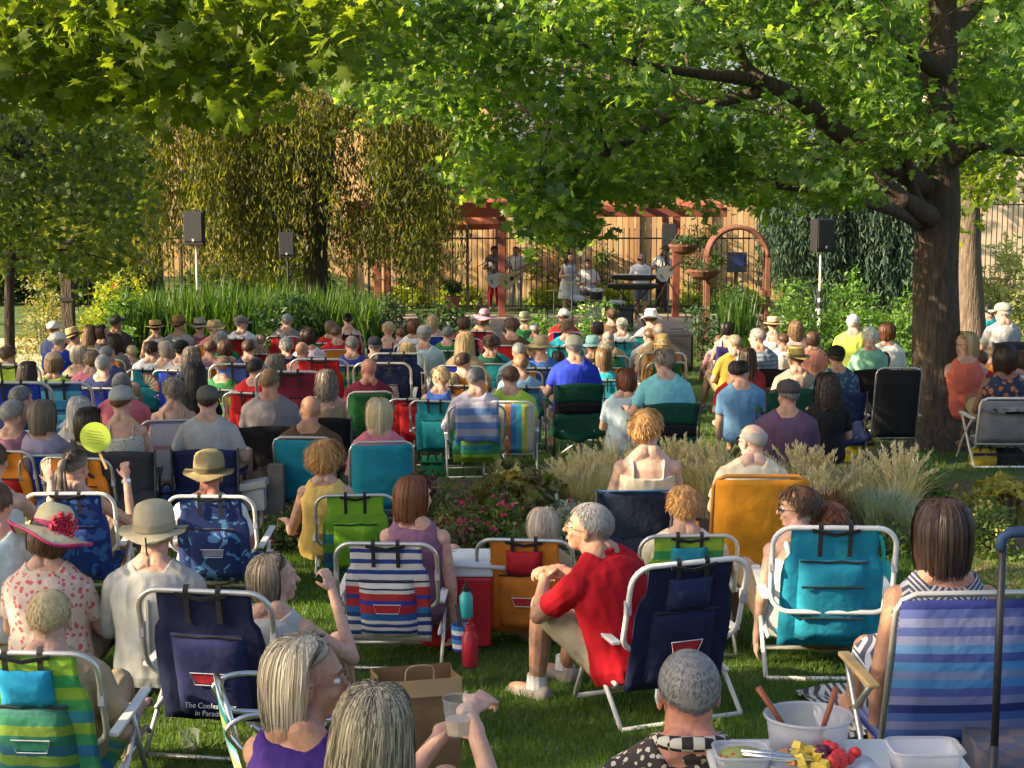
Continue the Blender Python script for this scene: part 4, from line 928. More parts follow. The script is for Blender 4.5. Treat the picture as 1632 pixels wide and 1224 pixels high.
def trouser_mesh(kind,pose,sex,lean,legs,vox,sh=0):
    sk=skeleton(pose,sex,lean,0,sh); mb=MB()
    mb.loft([ring(sk,h,rx+.008,ry+.008,fy) for h,rx,ry,fy in TORSO[sex][:4]])
    for s in (-1,1):
        hp=sk['hip']+Vector((s*.09,0,-.01)); kn=Vector(legs[(s+1)//2][0]) if legs else Vector((s*sk['P']['knee'][0],)+sk['P']['knee'][1:]); an=Vector(legs[(s+1)//2][1]) if legs else Vector((s*sk['P']['ankle'][0],)+sk['P']['ankle'][1:])
        mb.ell(hp,.10)
        if kind=='shorts': mb.tube([hp,hp+(kn-hp)*.86],[.102,.085],12)
        elif kind=='skirt': pass
        else: mb.tube([hp,kn],[.101,.072],12); mb.ell(kn,.072); mb.tube([kn,kn+(an-kn)*.93],[.072,.055],12)
    if kind=='skirt' and pose=='stand': mb.loft([[Vector((r_*1.05*math.cos(a),r_*.85*math.sin(a),z)) for a in [2*math.pi*i/18 for i in range(18)]] for z,r_ in ((1.03,.155),(.93,.20),(.75,.23),(.56,.26))])
    elif kind=='skirt': mb.loft([[Vector((.21*math.cos(a),y+.02*math.sin(a),z+.10*math.sin(a))) for a in [2*math.pi*i/14 for i in range(14)]] for y,z in ((-.06,sk['hip'].z),(.2,sk['hip'].z+.03),(.36,sk['hip'].z+.06))])
    return evaluated(mb,vox,.5,2,.006,3,'trousers')
# ---- hair, in the head's own frame (face towards +Y)
HC=Vector((0,-.012,.02)); HR=(.079,.100,.090)
def scalp(a,phi,off):
    s=math.sin(phi); return Vector((HC.x+(HR[0]+off)*s*math.sin(a),HC.y+(HR[1]+off)*s*math.cos(a),HC.z+(HR[2]+off)*math.cos(phi)))
def hairline(a,bald=0):
    t=abs(a)/math.pi   # 0 front .. 1 nape
    if t<.30: l=.92+.1*t
    elif t<.5: l=.95+(t-.30)/.20*.75
    else: l=1.70+(t-.5)/.5*.50
    return l
STY={ # length under the ears, body, curl, frequency, strands, width
 'short':dict(kind='short',l=.035,n=700,w=.0045,lift=.35,off=.004),'crop':dict(kind='short',l=.017,n=1700,w=.0042,lift=.55,off=.001),
 'fringe':dict(kind='short',l=.014,n=500,w=.004,lift=.4,off=.002,bald=1),'curly':dict(kind='short',l=.060,n=620,w=.006,lift=1.1,off=.018,curl=.012,cf=90),
 'frizz':dict(kind='short',l=.10,n=900,w=.006,lift=1.2,off=.035,curl=.014,cf=60,low=.6),
 'tousle':dict(kind='short',l=.06,n=760,w=.006,lift=.6,off=.012,curl=.007,cf=60),
 'bob':dict(kind='long',L=.135,th=.022,curl=.001,cf=20,n=620,w=.006,inward=.03),'bobshort':dict(kind='long',L=.085,th=.020,curl=.002,cf=20,n=560,w=.006,inward=.035),
 'long':dict(kind='long',L=.27,th=.018,curl=.0022,cf=7,n=820,w=.006,inward=.0),'wavy':dict(kind='long',L=.20,th=.028,curl=.012,cf=34,n=620,w=.007,inward=.0),
 'pony':dict(kind='pony',n=520,w=.006,tail=.26),'bun':dict(kind='bun',n=460,w=.006)}
def hair_mesh(style,dense):
    S=STY[style]; rnd=random.Random(style); mb=MB(); n=int(S['n']*dense); w_=S['w']/math.sqrt(dense)
    def ribbon(P,width,a):
        tilt=rnd.uniform(-.5,.5); b=len(mb.v); k=len(P)
        for i,p in enumerate(P):
            c=p-HC; t=Vector((math.cos(a),-math.sin(a),0)); rad=Vector((c.x,c.y,c.z*.3)); rad=rad.normalized() if rad.length>1e-5 else Vector((0,0,1))
            sd=(t+rad*tilt).normalized()*width*.5*(1 if i<k-2 else (.75 if i<k-1 else .25)); mb.v+=[tuple(p-sd),tuple(p+sd)]
        for i in range(k-1): mb.f.append((b+2*i,b+2*i+1,b+2*i+3,b+2*i+2))
    if S['kind']=='short':
        bald=S.get('bald'); off=S['off']; ext=S.get('low',0)
        rows=[]; na=28
        for i in range(9):
            row=[]
            for j in range(na):
                a=-math.pi+2*math.pi*j/na; l=hairline(a)+ext*(abs(a)>1.6); lo=1.12 if bald else 0
                l=max(l,lo+.02); ph=lo+(l-lo)*i/8
                nn=.25*off*noise.noise(Vector((math.sin(a)*3,math.cos(a)*3,ph*3)))
                edge=1 if 0<i<8 else .25
                row.append(scalp(a,ph,(.002+off*.85)*edge+nn))
            rows.append(row)
        b=len(mb.v); mb.loft(rows,caps=False); 
        if not bald: mb.f.append(tuple(b+j for j in range(na-1,-1,-1)))
        for _ in range(n):
            a=rnd.uniform(-math.pi,math.pi); l=hairline(a)+ext*(abs(a)>1.6)
            if bald and abs(a)<1.3: continue
            ph=math.acos(1-rnd.random()*(1-math.cos(min(l,3))));
            if bald: ph=rnd.uniform(1.1,max(1.15,l))
            L_=S['l']*rnd.uniform(.6,1.15)*(1 if ph<1.5 else .75); p0=scalp(a,ph,off*.6); rad=(p0-HC).normalized()
            dn=(scalp(a,ph+.05,off*.6)-p0).normalized(); sd=Vector((math.cos(a),-math.sin(a),0))
            cmb=(dn+sd*rnd.uniform(-.6,.6)*(1 if not S.get('curl') else 1.5)).normalized(); P=[]; ph0=rnd.uniform(0,6.28); K=4 if not S.get('curl') else 7
            for i in range(K+1):
                t=i/K; q=p0+cmb*L_*t+rad*L_*S['lift']*(t*.5-t*t*.45)
                if S.get('curl'): q+= (sd*math.sin(ph0+S['cf']*L_*t)+rad*math.cos(ph0+S['cf']*L_*t))*S['curl']*t
                c=q-HC; m_=math.sqrt((c.x/(HR[0]+off*.7))**2+(c.y/(HR[1]+off*.7))**2+(c.z/(HR[2]+off*.7))**2)
                if m_<1: q=HC+c/m_
                P.append(q)
            ribbon(P,w_,a)
    elif S['kind']=='long':
        L_=S['L']; th=S['th']
        def path(a0,ph0,Lr,o2,K=10,ph_=0,shell=False):
            front=abs(a0)<R(84); tgt=math.copysign(R(84),a0) if a0 else R(84); P=[]
            for i in range(K+1):
                t=i/K; tot=1.45-ph0; arc=.34
                if t<arc: ph=ph0+(1.5-ph0)*t/arc; f=min(1,ph/1.15); a=a0+(tgt-a0)*f**1.3 if front else a0; q=scalp(a,ph,th*min(1,ph/.7)*.9+o2)
                else:
                    u=(t-arc)/(1-arc); a=tgt if front else a0; z0=scalp(a,1.5,th+o2); zz=z0.z-(z0.z+Lr)*u
                    inn=S['inward']*(u**2.2); r=1-inn*6*.9 if S['inward'] else 1+.10*math.sin(u*2.5)
                    back=.5 if zz<-.08 and L_>.16 else 0
                    q=Vector((z0.x*r,(z0.y-HC.y)*r+HC.y-.012*u,zz))
                c=S['curl']*min(1,t*2)
                if c and not shell: q=q+Vector((math.cos(a),-math.sin(a),0))*c*math.sin(ph_+S['cf']*t*3)+Vector((math.sin(a),math.cos(a),0))*c*.8*math.cos(ph_+S['cf']*t*2.6)
                P.append(q)
            return P
        cols=[path(math.copysign(max(abs(a),R(84)),a) if abs(a)>0 else a,.02,L_*.93,-.004,12,0,True) for a in [R(x) for x in range(84,277,12)]]
        cols=[path(R(x if x<=180 else x-360),.02,L_*.93,-.004,12,0,True) for x in range(84,277,12)]
        mb.sheet([list(c) for c in cols],.004)
        top=[[scalp(R(-95+190*j/16),.02+(.60+.78*abs(j-8)/8)*i/6,(th*.62*min(1,(.2+.93*i/6))*(1 if i<4 else .6 if i<5 else .3 if i<6 else .0))*(.35+.65*abs(j-8)/8)) for j in range(17)] for i in range(7)]
        mb.sheet(top,-.003)
        for _ in range(n):
            a=rnd.uniform(-math.pi,math.pi); ph0=rnd.uniform(0.0,1.25 if abs(a)>1.6 else .85)
            ribbon(path(a,ph0,L_*rnd.uniform(.82,1.07),rnd.uniform(-.003,.004),10,rnd.uniform(0,6.28)),w_*rnd.uniform(.7,1.3),a)
    else:
        G=Vector((0,-.125,.045 if S['kind']=='pony' else .075)); off=.006
        rows=[]; na=28
        for i in range(9):
            rows.append([scalp(-math.pi+2*math.pi*j/na,hairline(-math.pi+2*math.pi*j/na)*i/8,off*(1 if i<8 else .2)) for j in range(na)])
        b=len(mb.v); mb.loft(rows,caps=False); mb.f.append(tuple(b+j for j in range(na-1,-1,-1)))
        gd=(G-HC); 
        for _ in range(n):
            a=rnd.uniform(-math.pi,math.pi); ph=hairline(a)*rnd.uniform(.2,1); p0=scalp(a,ph,off); P=[]
            for i in range(6):
                t=i/5; q=p0.lerp(G,t); c=q-HC; m_=math.sqrt((c.x/(HR[0]+.008))**2+(c.y/(HR[1]+.008))**2+(c.z/(HR[2]+.008))**2)
                if m_<1 or t<.9: q=HC+c/max(m_,.3)
                P.append(q)
            ribbon(P,w_,a)
        if S['kind']=='pony':
            mb.ell(G+Vector((0,-.008,0)),.020,n=10,m=6)
            mb.tube(smooth_path([G,G+Vector((0,-.03,-.01)),G+Vector((0,-.04,-.10)),G+Vector((0,-.03,-S['tail']*.95))],3),[.014,.017,.021,.024,.025,.024,.02,.016,.011,.005],10)
            for _ in range(int(260*dense)):
                o_=Vector((rnd.gauss(0,.016),rnd.gauss(0,.011),0)); P=[]
                for i in range(8):
                    t=i/7; P.append(G+Vector((o_.x*(.3+1.6*t),-.042*math.sin(min(1,t*2.2)*1.5)+o_.y*(.3+t),-S['tail']*rnd.uniform(.97,1)*t**1.2)))
                ribbon(P,w_,math.pi)
        else:
            mb.ell(G+Vector((0,-.005,.01)),(.040,.032,.036))
            for _ in range(int(200*dense)):
                c=G+Vector((0,-.005,.01)); n1=Vector((rnd.gauss(0,1),rnd.gauss(0,1),rnd.gauss(0,1))).normalized(); n2=n1.cross(Vector((0,0,1))).normalized(); n3=n1.cross(n2); r_=rnd.uniform(.9,1.1)*.042
                a0=rnd.uniform(0,6); ribbon([c+(n2*math.cos(a0+.5*i)+n3*math.sin(a0+.5*i))*r_ for i in range(5)],w_,a0)
    me=mb.mesh('hair',True); return me
HAIR={'black':((.010,.008,.008),(.03,.024,.02)),'darkbrown':((.022,.013,.010),(.06,.035,.022)),'brown':((.06,.032,.018),(.13,.07,.038)),'lightbrown':((.14,.085,.045),(.27,.17,.09)),
 'blond':((.36,.24,.11),(.62,.46,.25)),'paleblond':((.48,.37,.20),(.78,.66,.42)),'grey':((.16,.15,.14),(.36,.34,.32)),'silver':((.38,.36,.33),(.68,.66,.62)),'white':((.55,.53,.49),(.82,.80,.75)),
 'auburn':((.10,.035,.018),(.22,.08,.035)),'saltpepper':((.05,.048,.045),(.24,.23,.22)),'greyblond':((.30,.24,.16),(.60,.53,.42)),'orange':((.36,.17,.05),(.68,.38,.14)),'streaked':((.035,.026,.018),(.66,.54,.34)),'ash':((.13,.10,.075),(.30,.24,.18))}
# ---- hats
def hat(kind,m,parent,H,band=None,label=None,size=1,tilt=0,brimm=None):
    M=H@Matrix.Translation((0,-.01,.035))@Euler((R(tilt),0,0)).to_matrix().to_4x4()@Matrix.Scale(size,4)
    n=24
    def ringz(rx,ry,z,wave=0,zoff=0): return [Vector((rx*math.cos(2*math.pi*i/n),ry*math.sin(2*math.pi*i/n)+zoff,z+wave*math.cos(4*math.pi*i/n))) for i in range(n)]
    if kind=='cap':
        def f(mb):
            mb.loft([ringz(.089,.112,-.008),ringz(.090,.113,.02),ringz(.084,.105,.05),ringz(.064,.080,.078),ringz(.034,.042,.092),ringz(.008,.010,.097)])
            mb.ell((0,0,.098),(.009,.009,.005)); 
        def v(mb):
            rows=[]
            for i in range(5):
                d=.10+.075*i/4; rows.append([(d*1.0*math.sin(a)*(.88-.1*i/4),d*math.cos(a)*(1+.10*i/4),.0-.022*abs(math.sin(a))-.012*i/4) for a in [R(-52+13*j) for j in range(9)]])
            mb.sheet(rows,.004)
        o=inst('cap','hatcap',f,m,parent,True,M); inst('visor','hatvisor',v,brimm or m,o,True)
        if label:o['label']=label
        return o
    P=dict(fedora=(.060,.115,.018,.8,0),boater=(.070,.085,.004,.96,0),sun=(.10,.105,.028,.75,-.04),bucket=(.045,.09,.0,.82,-.03),cowboy=(.070,.11,-.035,.75,0),safari=(.062,.105,.016,.82,-.012),panama=(.075,.105,.015,.8,-.01))[kind]
    bw,hh,wave,tp,drop=P
    def f(mb):
        mb.loft([ringz(.090,.113,-.004),ringz(.089,.111,hh*.45),ringz(.090*(.5+tp/2),.112*(.5+tp/2),hh*.85),ringz(.090*tp,.112*tp,hh),ringz(.05,.065,hh+(.004 if kind in('boater',) else -.012 if kind in('fedora','cowboy','panama') else .012)),ringz(.01,.012,hh+(.005 if kind=='boater' else -.018 if kind in('fedora','cowboy','panama') else .015))])
    def br(mb):
        rows=[]
        for i in range(5):
            t=i/4; r_=.088+bw*t; row=[Vector(((r_)*math.cos(2*math.pi*j/n),(r_+.022)*math.sin(2*math.pi*j/n),drop*t**1.4-.004-wave*t*t*math.cos(4*math.pi*j/n)*-1+ (.006*math.sin(5*2*math.pi*j/n) if kind in('sun','safari') else 0)*t)) for j in range(n+1)]; rows.append(row)
        mb.sheet(rows,.004)
    o=inst('hat',('hat',kind),f,m,parent,True,M); inst('brim',('brim',kind),br,brimm or m,o,True)
    if band: inst('hat_band',('band',kind),lambda mb:mb.loft([ringz(.0915,.1145,.003),ringz(.0915,.1145,.026)],caps=False),band,o,True)
    if label:o['label']=label
    return o
def glasses(parent,H,dark=False):
    lens=mat('dark_lens',(.01,.01,.012),rough=.15,var=0) if dark else None
    def f(mb):
        for s in (-1,1):
            mb.tube([(s*.033+.023*math.cos(a),.104-abs(s*.033+.023*math.cos(a))*.12,-.006+.017*math.sin(a)) for a in [2*math.pi*i/14 for i in range(14)]],.0018,5,closed=True)
            mb.tube([(s*.056,.097,-.002),(s*.078,.06,-.003),(s*.083,.0,-.004),(s*.082,-.015,-.02)],.002,5)
        mb.tube([(-.010,.105,-.002),(.010,.105,-.002)],.002,5)
    o=inst('glasses','glasses',f,darkpipe if dark else mat('gold_wire',(.35,.22,.12),metal=.6,rough=.3,var=0),parent,True,H)
    if dark:
        for s in (-1,1): inst('lens',('lens',s),lambda mb:mb.ell((s*.034,.100,-.006),(.025,.003,.018)),lens,o,True)
    return o
def face_bits(parent,H,lip=(.42,.16,.13),brow=(.10,.07,.05)):
    eye=mat('eye_white',(.75,.72,.68),rough=.2,var=0); iris=mat('iris',(.06,.05,.04),rough=.15,var=0)
    for s in (-1,1):
        e=inst('eye',('eye',s),lambda mb:mb.ell((s*.031,.074,-.003),(.0135,.012,.0085)),eye,parent,True,H)
        inst('iris',('iris',s),lambda mb:mb.ell((s*.031,.084,-.003),(.0055,.003,.0055)),iris,e,True)
        inst('eyebrow',('brow',s),lambda mb:mb.tube([(s*.014,.092,.022),(s*.030,.090,.027),(s*.047,.080,.022)],.0032,6),mat('eyebrow',brow,var=0),parent,True,H)
    inst('lips','lips',lambda mb:mb.ell((0,.088,-.0625),(.021,.0065,.0035)).ell((0,.087,-.0695),(.018,.0065,.0045)),mat('lips',lip,var=0),parent,True,H)
COLR=dict(white=(.72,.71,.68),cream=(.70,.62,.44),black=(.018,.018,.02),navy=(.02,.03,.09),royal=(.02,.05,.42),blue=(.06,.14,.48),sky=(.25,.45,.66),paleblue=(.42,.54,.62),aqua=(.22,.56,.56),teal=(.02,.28,.36),
 red=(.48,.02,.025),maroon=(.20,.025,.045),pink=(.62,.18,.24),palepink=(.70,.42,.42),coral=(.62,.14,.10),salmon=(.60,.24,.20),purple=(.12,.06,.16),plum=(.13,.08,.10),mauve=(.22,.11,.17),mint=(.28,.62,.42),lime=(.42,.62,.08),
 green=(.03,.16,.05),darkgreen=(.012,.075,.045),olive=(.16,.15,.06),mustard=(.42,.28,.05),yellow=(.72,.50,.14),tan=(.42,.30,.18),grey=(.20,.20,.21),lightgrey=(.42,.42,.42),orange=(.72,.24,.03),brown=(.12,.07,.04),charcoal=(.05,.05,.06),straw=(.55,.40,.20),khaki=(.38,.31,.19),lavender=(.34,.30,.42),turq=(.03,.42,.50),lilac=(.55,.45,.62))
SK=dict(fair=(.58,.34,.25),tan=(.47,.25,.16),red=(.55,.24,.16),brown=(.22,.11,.07),dark=(.12,.06,.04),light=(.62,.40,.30))
PEOPLE=[]; DZ=[]
def person(px,top,S,label,hair=('short','grey'),shirt=('tee','white'),pose='low',yaw=0,pitch=0,roll=0,face=0,arms='lap',hat_=None,near=False,sk='fair',sex=None,pants=('shorts','tan'),lean=None,legs=None,chair=None,spec=None,sh=0,fat=1,hairdense=None,group='seated concert audience',specs=None,bits=False,fix=None,inS=None):
    sex=sex or 'm'; vox=.0058 if near else .0125
    key=('body',pose,sex,yaw,pitch,roll,repr(arms),lean,repr(legs),vox,sh,fat); me,H,skl=cached(key,lambda:body_mesh(pose,sex,yaw,pitch,roll,arms,lean,legs,vox,near,sh,fat))
    extra=.012 if hair[0] not in ('bald','fringe','crop') else 0
    if hat_: extra={'cap':.035,'fedora':.055,'boater':.04,'sun':.05,'bucket':.045,'cowboy':.055,'safari':.055,'panama':.05}[hat_[0]]*hat_[3 if len(hat_)>3 else 0] if False else {'cap':.035,'fedora':.05,'boater':.03,'sun':.05,'bucket':.045,'cowboy':.045,'safari':.06,'panama':.045}[hat_[0]]
    if hair[0] in('frizz',): extra=.035
    hp=skl['top']+extra; Yh=F/S; best=None
    for i in range(-14,15):
        Y=Yh*(1+i*.01); z=pt(px,top,Y).z; r=(z-gz(Y))/hp; cst=abs(r-.97)+abs(i)*.004
        if best is None or cst<best[0]: best=(cst,Y,z,r)
    _,Y,z,r=best
    if inS: Y=F/inS+.24; z=pt(px,top,Y).z; r=(z-gz(Y))/hp
    s=max(.90 if near else .88,min(1.12,r)); dz=(r-s)*hp
    if fix: s=fix; dz=z-gz(Y)-s*hp
    hd=Matrix.Rotation(R(face),3,'Z')@(skl['Hc']*s); P=pt(px,top,Y); root=Vector((P.x-hd.x,Y-hd.y,gz(Y)+dz))
    o=link('person',me,skin(SK[sk] if isinstance(sk,str) else sk)); o.location=root; o.rotation_euler=(0,0,R(face)); o.scale=(s,)*3
    tag(o,label,'person',group)
    def M_(sp,nm='cloth'): return sp if not isinstance(sp,(str,tuple,list)) else cloth(COLR[sp] if isinstance(sp,str) else sp,nm)
    if shirt:
        sd=len(PEOPLE)%3; sm=cached(('shirt',shirt[0],pose,sex,repr(arms),lean,vox,sh,fat,sd if near else 0),lambda:shirt_mesh(shirt[0],pose,sex,arms,lean,vox,sh,fat,sd*7)); link('shirt',sm,M_(shirt[1],'shirt_cloth'),o)
    if pants:
        pm=cached(('pants',pants[0],pose,sex,lean,repr(legs),vox,sh),lambda:trouser_mesh(pants[0],pose,sex,lean,legs,vox,sh)); link('trousers' if pants[0]!='skirt' else 'skirt',pm,M_(pants[1],'trouser_cloth'),o)
    if hair[0]!='bald':
        d=hairdense or (1.5 if near else (.8 if S>170 else .45))
        hm=cached(('hair',hair[0],d),lambda:hair_mesh(hair[0],d)); hc=HAIR[hair[1]]; link('hair',hm,hairmat(*hc),o,H)
    if hat_:
        hat(hat_[0],M_(hat_[1]),o,H,band=M_(hat_[2]) if len(hat_)>2 and hat_[2] else None,size=hat_[3] if len(hat_)>3 else 1.02,tilt=hat_[4] if len(hat_)>4 else 0,brimm=hat_[5] if len(hat_)>5 else None)
    if specs: glasses(o,H,specs=='dark')
    if bits: face_bits(o,H)
    PEOPLE.append(o); DZ.append((round(dz,2),round(s,2),label))
    o_=(root,R(face),s)
    if chair: chair(root,R(face),s)
    return o,H,s
# ================================================================ THE CROWD
ZONE={'A':(0,480,3.824),'B':(380,480,3.824),'C':(760,480,3.824),'D':(1140,480,3.317)}
def fabm(c):
    if not isinstance(c,str): return c
    return {'greenstripe':lambda:bands('green_striped_canvas',[(.30,.48,.05),(.05,.30,.10),(.02,.22,.32),(.16,.40,.06),(.02,.28,.18),(.30,.45,.05),(.02,.16,.22)],rep=1),
            'tealstripe':lambda:bands('teal_striped_canvas',[(.05,.42,.55),(.03,.25,.42),(.10,.45,.60),(.02,.12,.30)],rep=2),
            'redblue':lambda:bands('red_blue_striped_canvas',[(.55,.04,.05),(.6,.6,.6),(.03,.08,.35),(.5,.05,.06),(.04,.2,.42)],rep=1.5),
            'pinkstripe':lambda:bands('pale_striped_towel',[(.62,.58,.66),(.62,.58,.66),(.60,.30,.36),(.66,.62,.70),(.35,.3,.5)],rep=1,wid=[5,3,1,5,1]),
            'plaidlav':lambda:print_mat('lavender_webbing',(.30,.24,.32),(.20,.15,.22),22,.5,'check'),
            'redgingham':lambda:print_mat('red_gingham',(.5,.06,.08),(.6,.4,.4),26,.5,'check'),
            'rainbow':lambda:bands('rainbow_canvas',[(.05,.4,.5),(.6,.6,.1),(.62,.6,.5),(.62,.2,.05),(.05,.2,.55)],axis=0,rep=1.6)}.get(c,lambda:cloth(COLR[c],'canvas'))()
def mkchair(spec):
    k,label,fab=spec[:3]; kw=dict(spec[3]) if len(spec)>3 else {}
    def f(loc,rz,s):
        rz+=R(kw.pop('turn',0)) if 'turn' in kw else 0
        if k=='b':
            kw.setdefault('pouch',None); p=kw.pop('pouch'); se=kw.pop('second',None)
            beach_chair(loc,rz,s,label,fabm(fab),pouch=fabm(p) if p else None,second=fabm(se) if se else None,**kw)
        elif k=='c': m=kw.pop('mesh',None); camp_chair(loc,rz,s,label,fabm(fab),mesh=fabm(m) if m else None,**kw)
        else: lawn_chair(loc,rz,s,label,fabm(fab),**kw)
    return f
def r(z,x,top,w,label,hair,hc,sk_,sc_,ch=None,**kw):
    x0,y0,k=ZONE[z]; px,py=x0+x/k,y0+top/k; S=w/k/(.215 if hair in('bob','long','wavy','curly','frizz') else .20 if hair in ('bobshort','tousle') else .185)
    kw.setdefault('face',random.choice((-9,-4,0,4,9)))
    if 'yaw' not in kw and not kw.get('hat_'): kw['yaw']=random.choice((-28,-12,0,12,28)); kw['pitch']=kw.get('pitch',random.choice((0,0,-10)))
    kw.setdefault('fat',random.choice((1,1.1)))
    if 'pose' not in kw: kw['pose']='camp' if (ch and ch[0]=='c') else 'low'
    if not ch and S<200 and z in 'ABC' and len(label.split())<=11 and kw['pose']=='low' and 'fix' not in kw and RC.random()<.62:
        cn,cf=RC.choice((('royal blue','royal'),('navy blue','navy'),('teal','teal'),('dark green','green'),('red','red'),('burgundy','maroon'),('royal blue','royal'),('turquoise','turq'),('striped blue','tealstripe'),('orange','orange')))
        ch=('b',cn+' chair under the '+label,cf,{'straps':RC.random()<.7})
    if ch: kw['chair']=mkchair(ch)
    return person(px,py,S,label,(hair,hc),(sk_,sc_) if sk_ else None,**kw)
W=dict(sex='f'); RC=random.Random(11)
# --- left part
r('A',50,265,100,'brown haired person at the left edge in front of a red chair','tousle','brown','tee','charcoal')
r('A',330,115,80,'person in a white cap, farthest back left of the straw hats','short','brown','tee','navy',hat_=('cap','white'),sex='f',yaw=-30)
r('A',358,180,88,'man in a white cap and blue collar just below another white cap','short','grey','polo','royal',hat_=('cap','white'),yaw=-20)
r('A',450,152,85,'woman in a tilted natural straw hat with a dark band, at left','short','brown','sleeveless','brown',hat_=('fedora','straw','black',1.0,0),sex='f',roll=-18)
r('A',548,138,82,'woman with long light brown hair between straw hat and reeds','long','lightbrown','tee','brown',**W)
r('A',630,138,92,'dark haired woman looking down to the right near the reeds','bob','darkbrown','tee','charcoal',sex='f',yaw=-60,pitch=-12)
r('A',706,80,72,'dark figure in a cap tipped back in front of the reeds','short','black','tee','charcoal',hat_=('cap','charcoal',None,1,18),sk='brown',yaw=-40)
r('A',692,192,112,'person with dark wavy hair below the tipped back cap','wavy','darkbrown','tee','grey',**W)
r('A',945,108,78,'woman in a golden straw boater with black band before the reeds','short','darkbrown','sleeveless','white',hat_=('boater',(.50,.34,.13),'black'),sex='f')
r('A',1092,80,85,'man in a brown felt fedora left of the speaker pole','short','brown','tee','lightgrey',hat_=('fedora',(.26,.15,.07),'brown'),yaw=-25)
r('A',1215,95,84,'person in a grey sun hat with black band at the pole foot','short','brown','tee','mauve',hat_=('panama',(.32,.29,.22),'black'),sex='f')
r('A',1308,110,80,'person in a shapeless straw hat right of the pole foot','short','lightbrown','tee','salmon',hat_=('cowboy','straw'),yaw=-60)
r('A',1470,82,78,'older man in a grey cap and white shirt looking right','short','grey','tee','white',hat_=('cap',(.22,.20,.18)),yaw=-70)
r('A',1355,180,85,'grey curly head behind the man with the grey cap','curly','grey','tee','green')
r('A',482,262,110,'person with a sandy grey bob on a lime chair','bobshort','greyblond','tee','tan',('b','lime beach chair under the sandy grey bob','lime'),**W)
r('A',556,296,95,'light brown haired head beside the sandy grey bob','tousle','lightbrown','tee','pink')
r('A',655,265,105,'grey haired man in dark blue shirt behind the round grey head','short','saltpepper','tee',(.05,.07,.18))
r('A',628,322,118,'man with close cropped round grey head on a royal blue chair','crop','grey','tee','navy',('b','royal blue beach chair under the cropped round grey head','royal'))
r('A',325,300,125,'blond person with a dark headband near the left tree','bobshort','lightbrown','tee','lime',('b','navy blue beach chair in front of the headband','royal'),sex='f',hat_=('cap',(.45,.33,.2)))
r('A',20,362,82,'bare armed person leaning in from the left edge','short','lightbrown','tank','navy',('b','red beach chair at the left edge','red'),arms=[((-.3,.1,.55),(-.15,.2,.8)),'lap'],sex='f')
r('A',178,358,150,'woman with long dark brown hair beside the navy chair, far left','long','darkbrown','tank','white',sex='f',arms=['lap',((.35,.05,.42),(.40,.18,.66),(0,0,1))])
r('A',920,236,88,'dark haired person just below the golden boater','tousle','darkbrown','tee','white')
r('A',1005,234,100,'round silver blond head next to a dark haired one','bobshort','greyblond','tee','tan',**W)
r('A',1105,228,98,'person in a black cap with head slightly bowed','short','black','tee','grey',hat_=('cap','black'))
r('A',1175,270,115,'woman with wavy ash blond hair, denim top','wavy','ash','tee',(.08,.13,.22),('b','royal blue beach chair with white frame left of the black hair','royal'),**W)
r('A',1280,230,85,'brown head under the shapeless straw hat','short','brown','tee','mauve')
r('A',1370,230,102,'brown haired head with a parting behind the green straps','bobshort','brown','tee','salmon',**W)
r('A',1360,325,108,'light brown head above a lime and teal striped chair','short','lightbrown','tee','green',('b','lime and teal striped beach chair with black straps','greenstripe'))
r('A',1515,225,85,'small dark head above a royal blue chair','short','darkbrown','tee','navy',('b','royal blue beach chair with light blue lower stripe','royal',{'pouch':'blue'}))
r('A',130,505,138,'person with dark thick hair over a red and blue striped chair','short','saltpepper','tee','navy',('b','red white and blue striped beach chair at far left','redblue'))
r('A',85,590,150,'silver haired man low at the left, above an orange chair','short','grey','tee','mauve',('b','bright orange backpack chair at the left edge','orange',{'pouch':'red'}))
r('A',262,592,175,'woman with layered ash brown bob in front of the orange chair','bob','ash','tee','lavender',sex='f',yaw=-10)
r('A',480,570,150,'woman with straight silver hair looking down left','long','silver','tee','lightgrey',sex='f',yaw=25,pitch=-8)
r('A',552,636,165,'woman with shiny dark brown bob left of the green paddle fan','bob','darkbrown','tee','charcoal',('b','orange beach chair with black straps behind the dark bob','orange',{'turn':0}),**W)
r('A',742,425,135,'grey haired man in a coral pink shirt','short','saltpepper','tee',(.60,.16,.20),fat=1.05)
r('A',738,500,142,'woman in a light grey cap and dark edged pale tank top','crop','brown','tank',print_mat('pale_print',(.5,.5,.42),(.25,.25,.22),40,.35),('c','black camp chair of the woman in the light grey cap','charcoal',{'skirt':True}),hat_=('cap',(.36,.37,.36)),sex='f',yaw=-18)
r('A',1055,460,152,'woman with shiny curled ash blond hair before a pale striped towel','curly','ash','tank','tan',('b','beach chair covered by a pale striped towel','pinkstripe',{'straps':False,'pouchtop':0}),**W)
r('A',1190,365,160,'person with a long black hair mass behind the lime striped chair','long','black','tee','black',**W)
r('A',1265,500,138,'man in a dark grey cap and heather tee in a navy camp chair','crop','darkbrown','tee','lightgrey',('c','navy and black camp chair of the man in the dark grey cap','navy',{'mesh':None}),hat_=('cap',(.12,.115,.10)),fat=1.02,arms='rest',legs=[((-.16,.44,.53),(-.16,.47,.08)),((.26,.34,.66),(.24,.46,.10))])
r('A',1562,340,105,'round black head above a red chair','short','black','tee','red',('b','red backpack chair left of the grey tee man','red'))
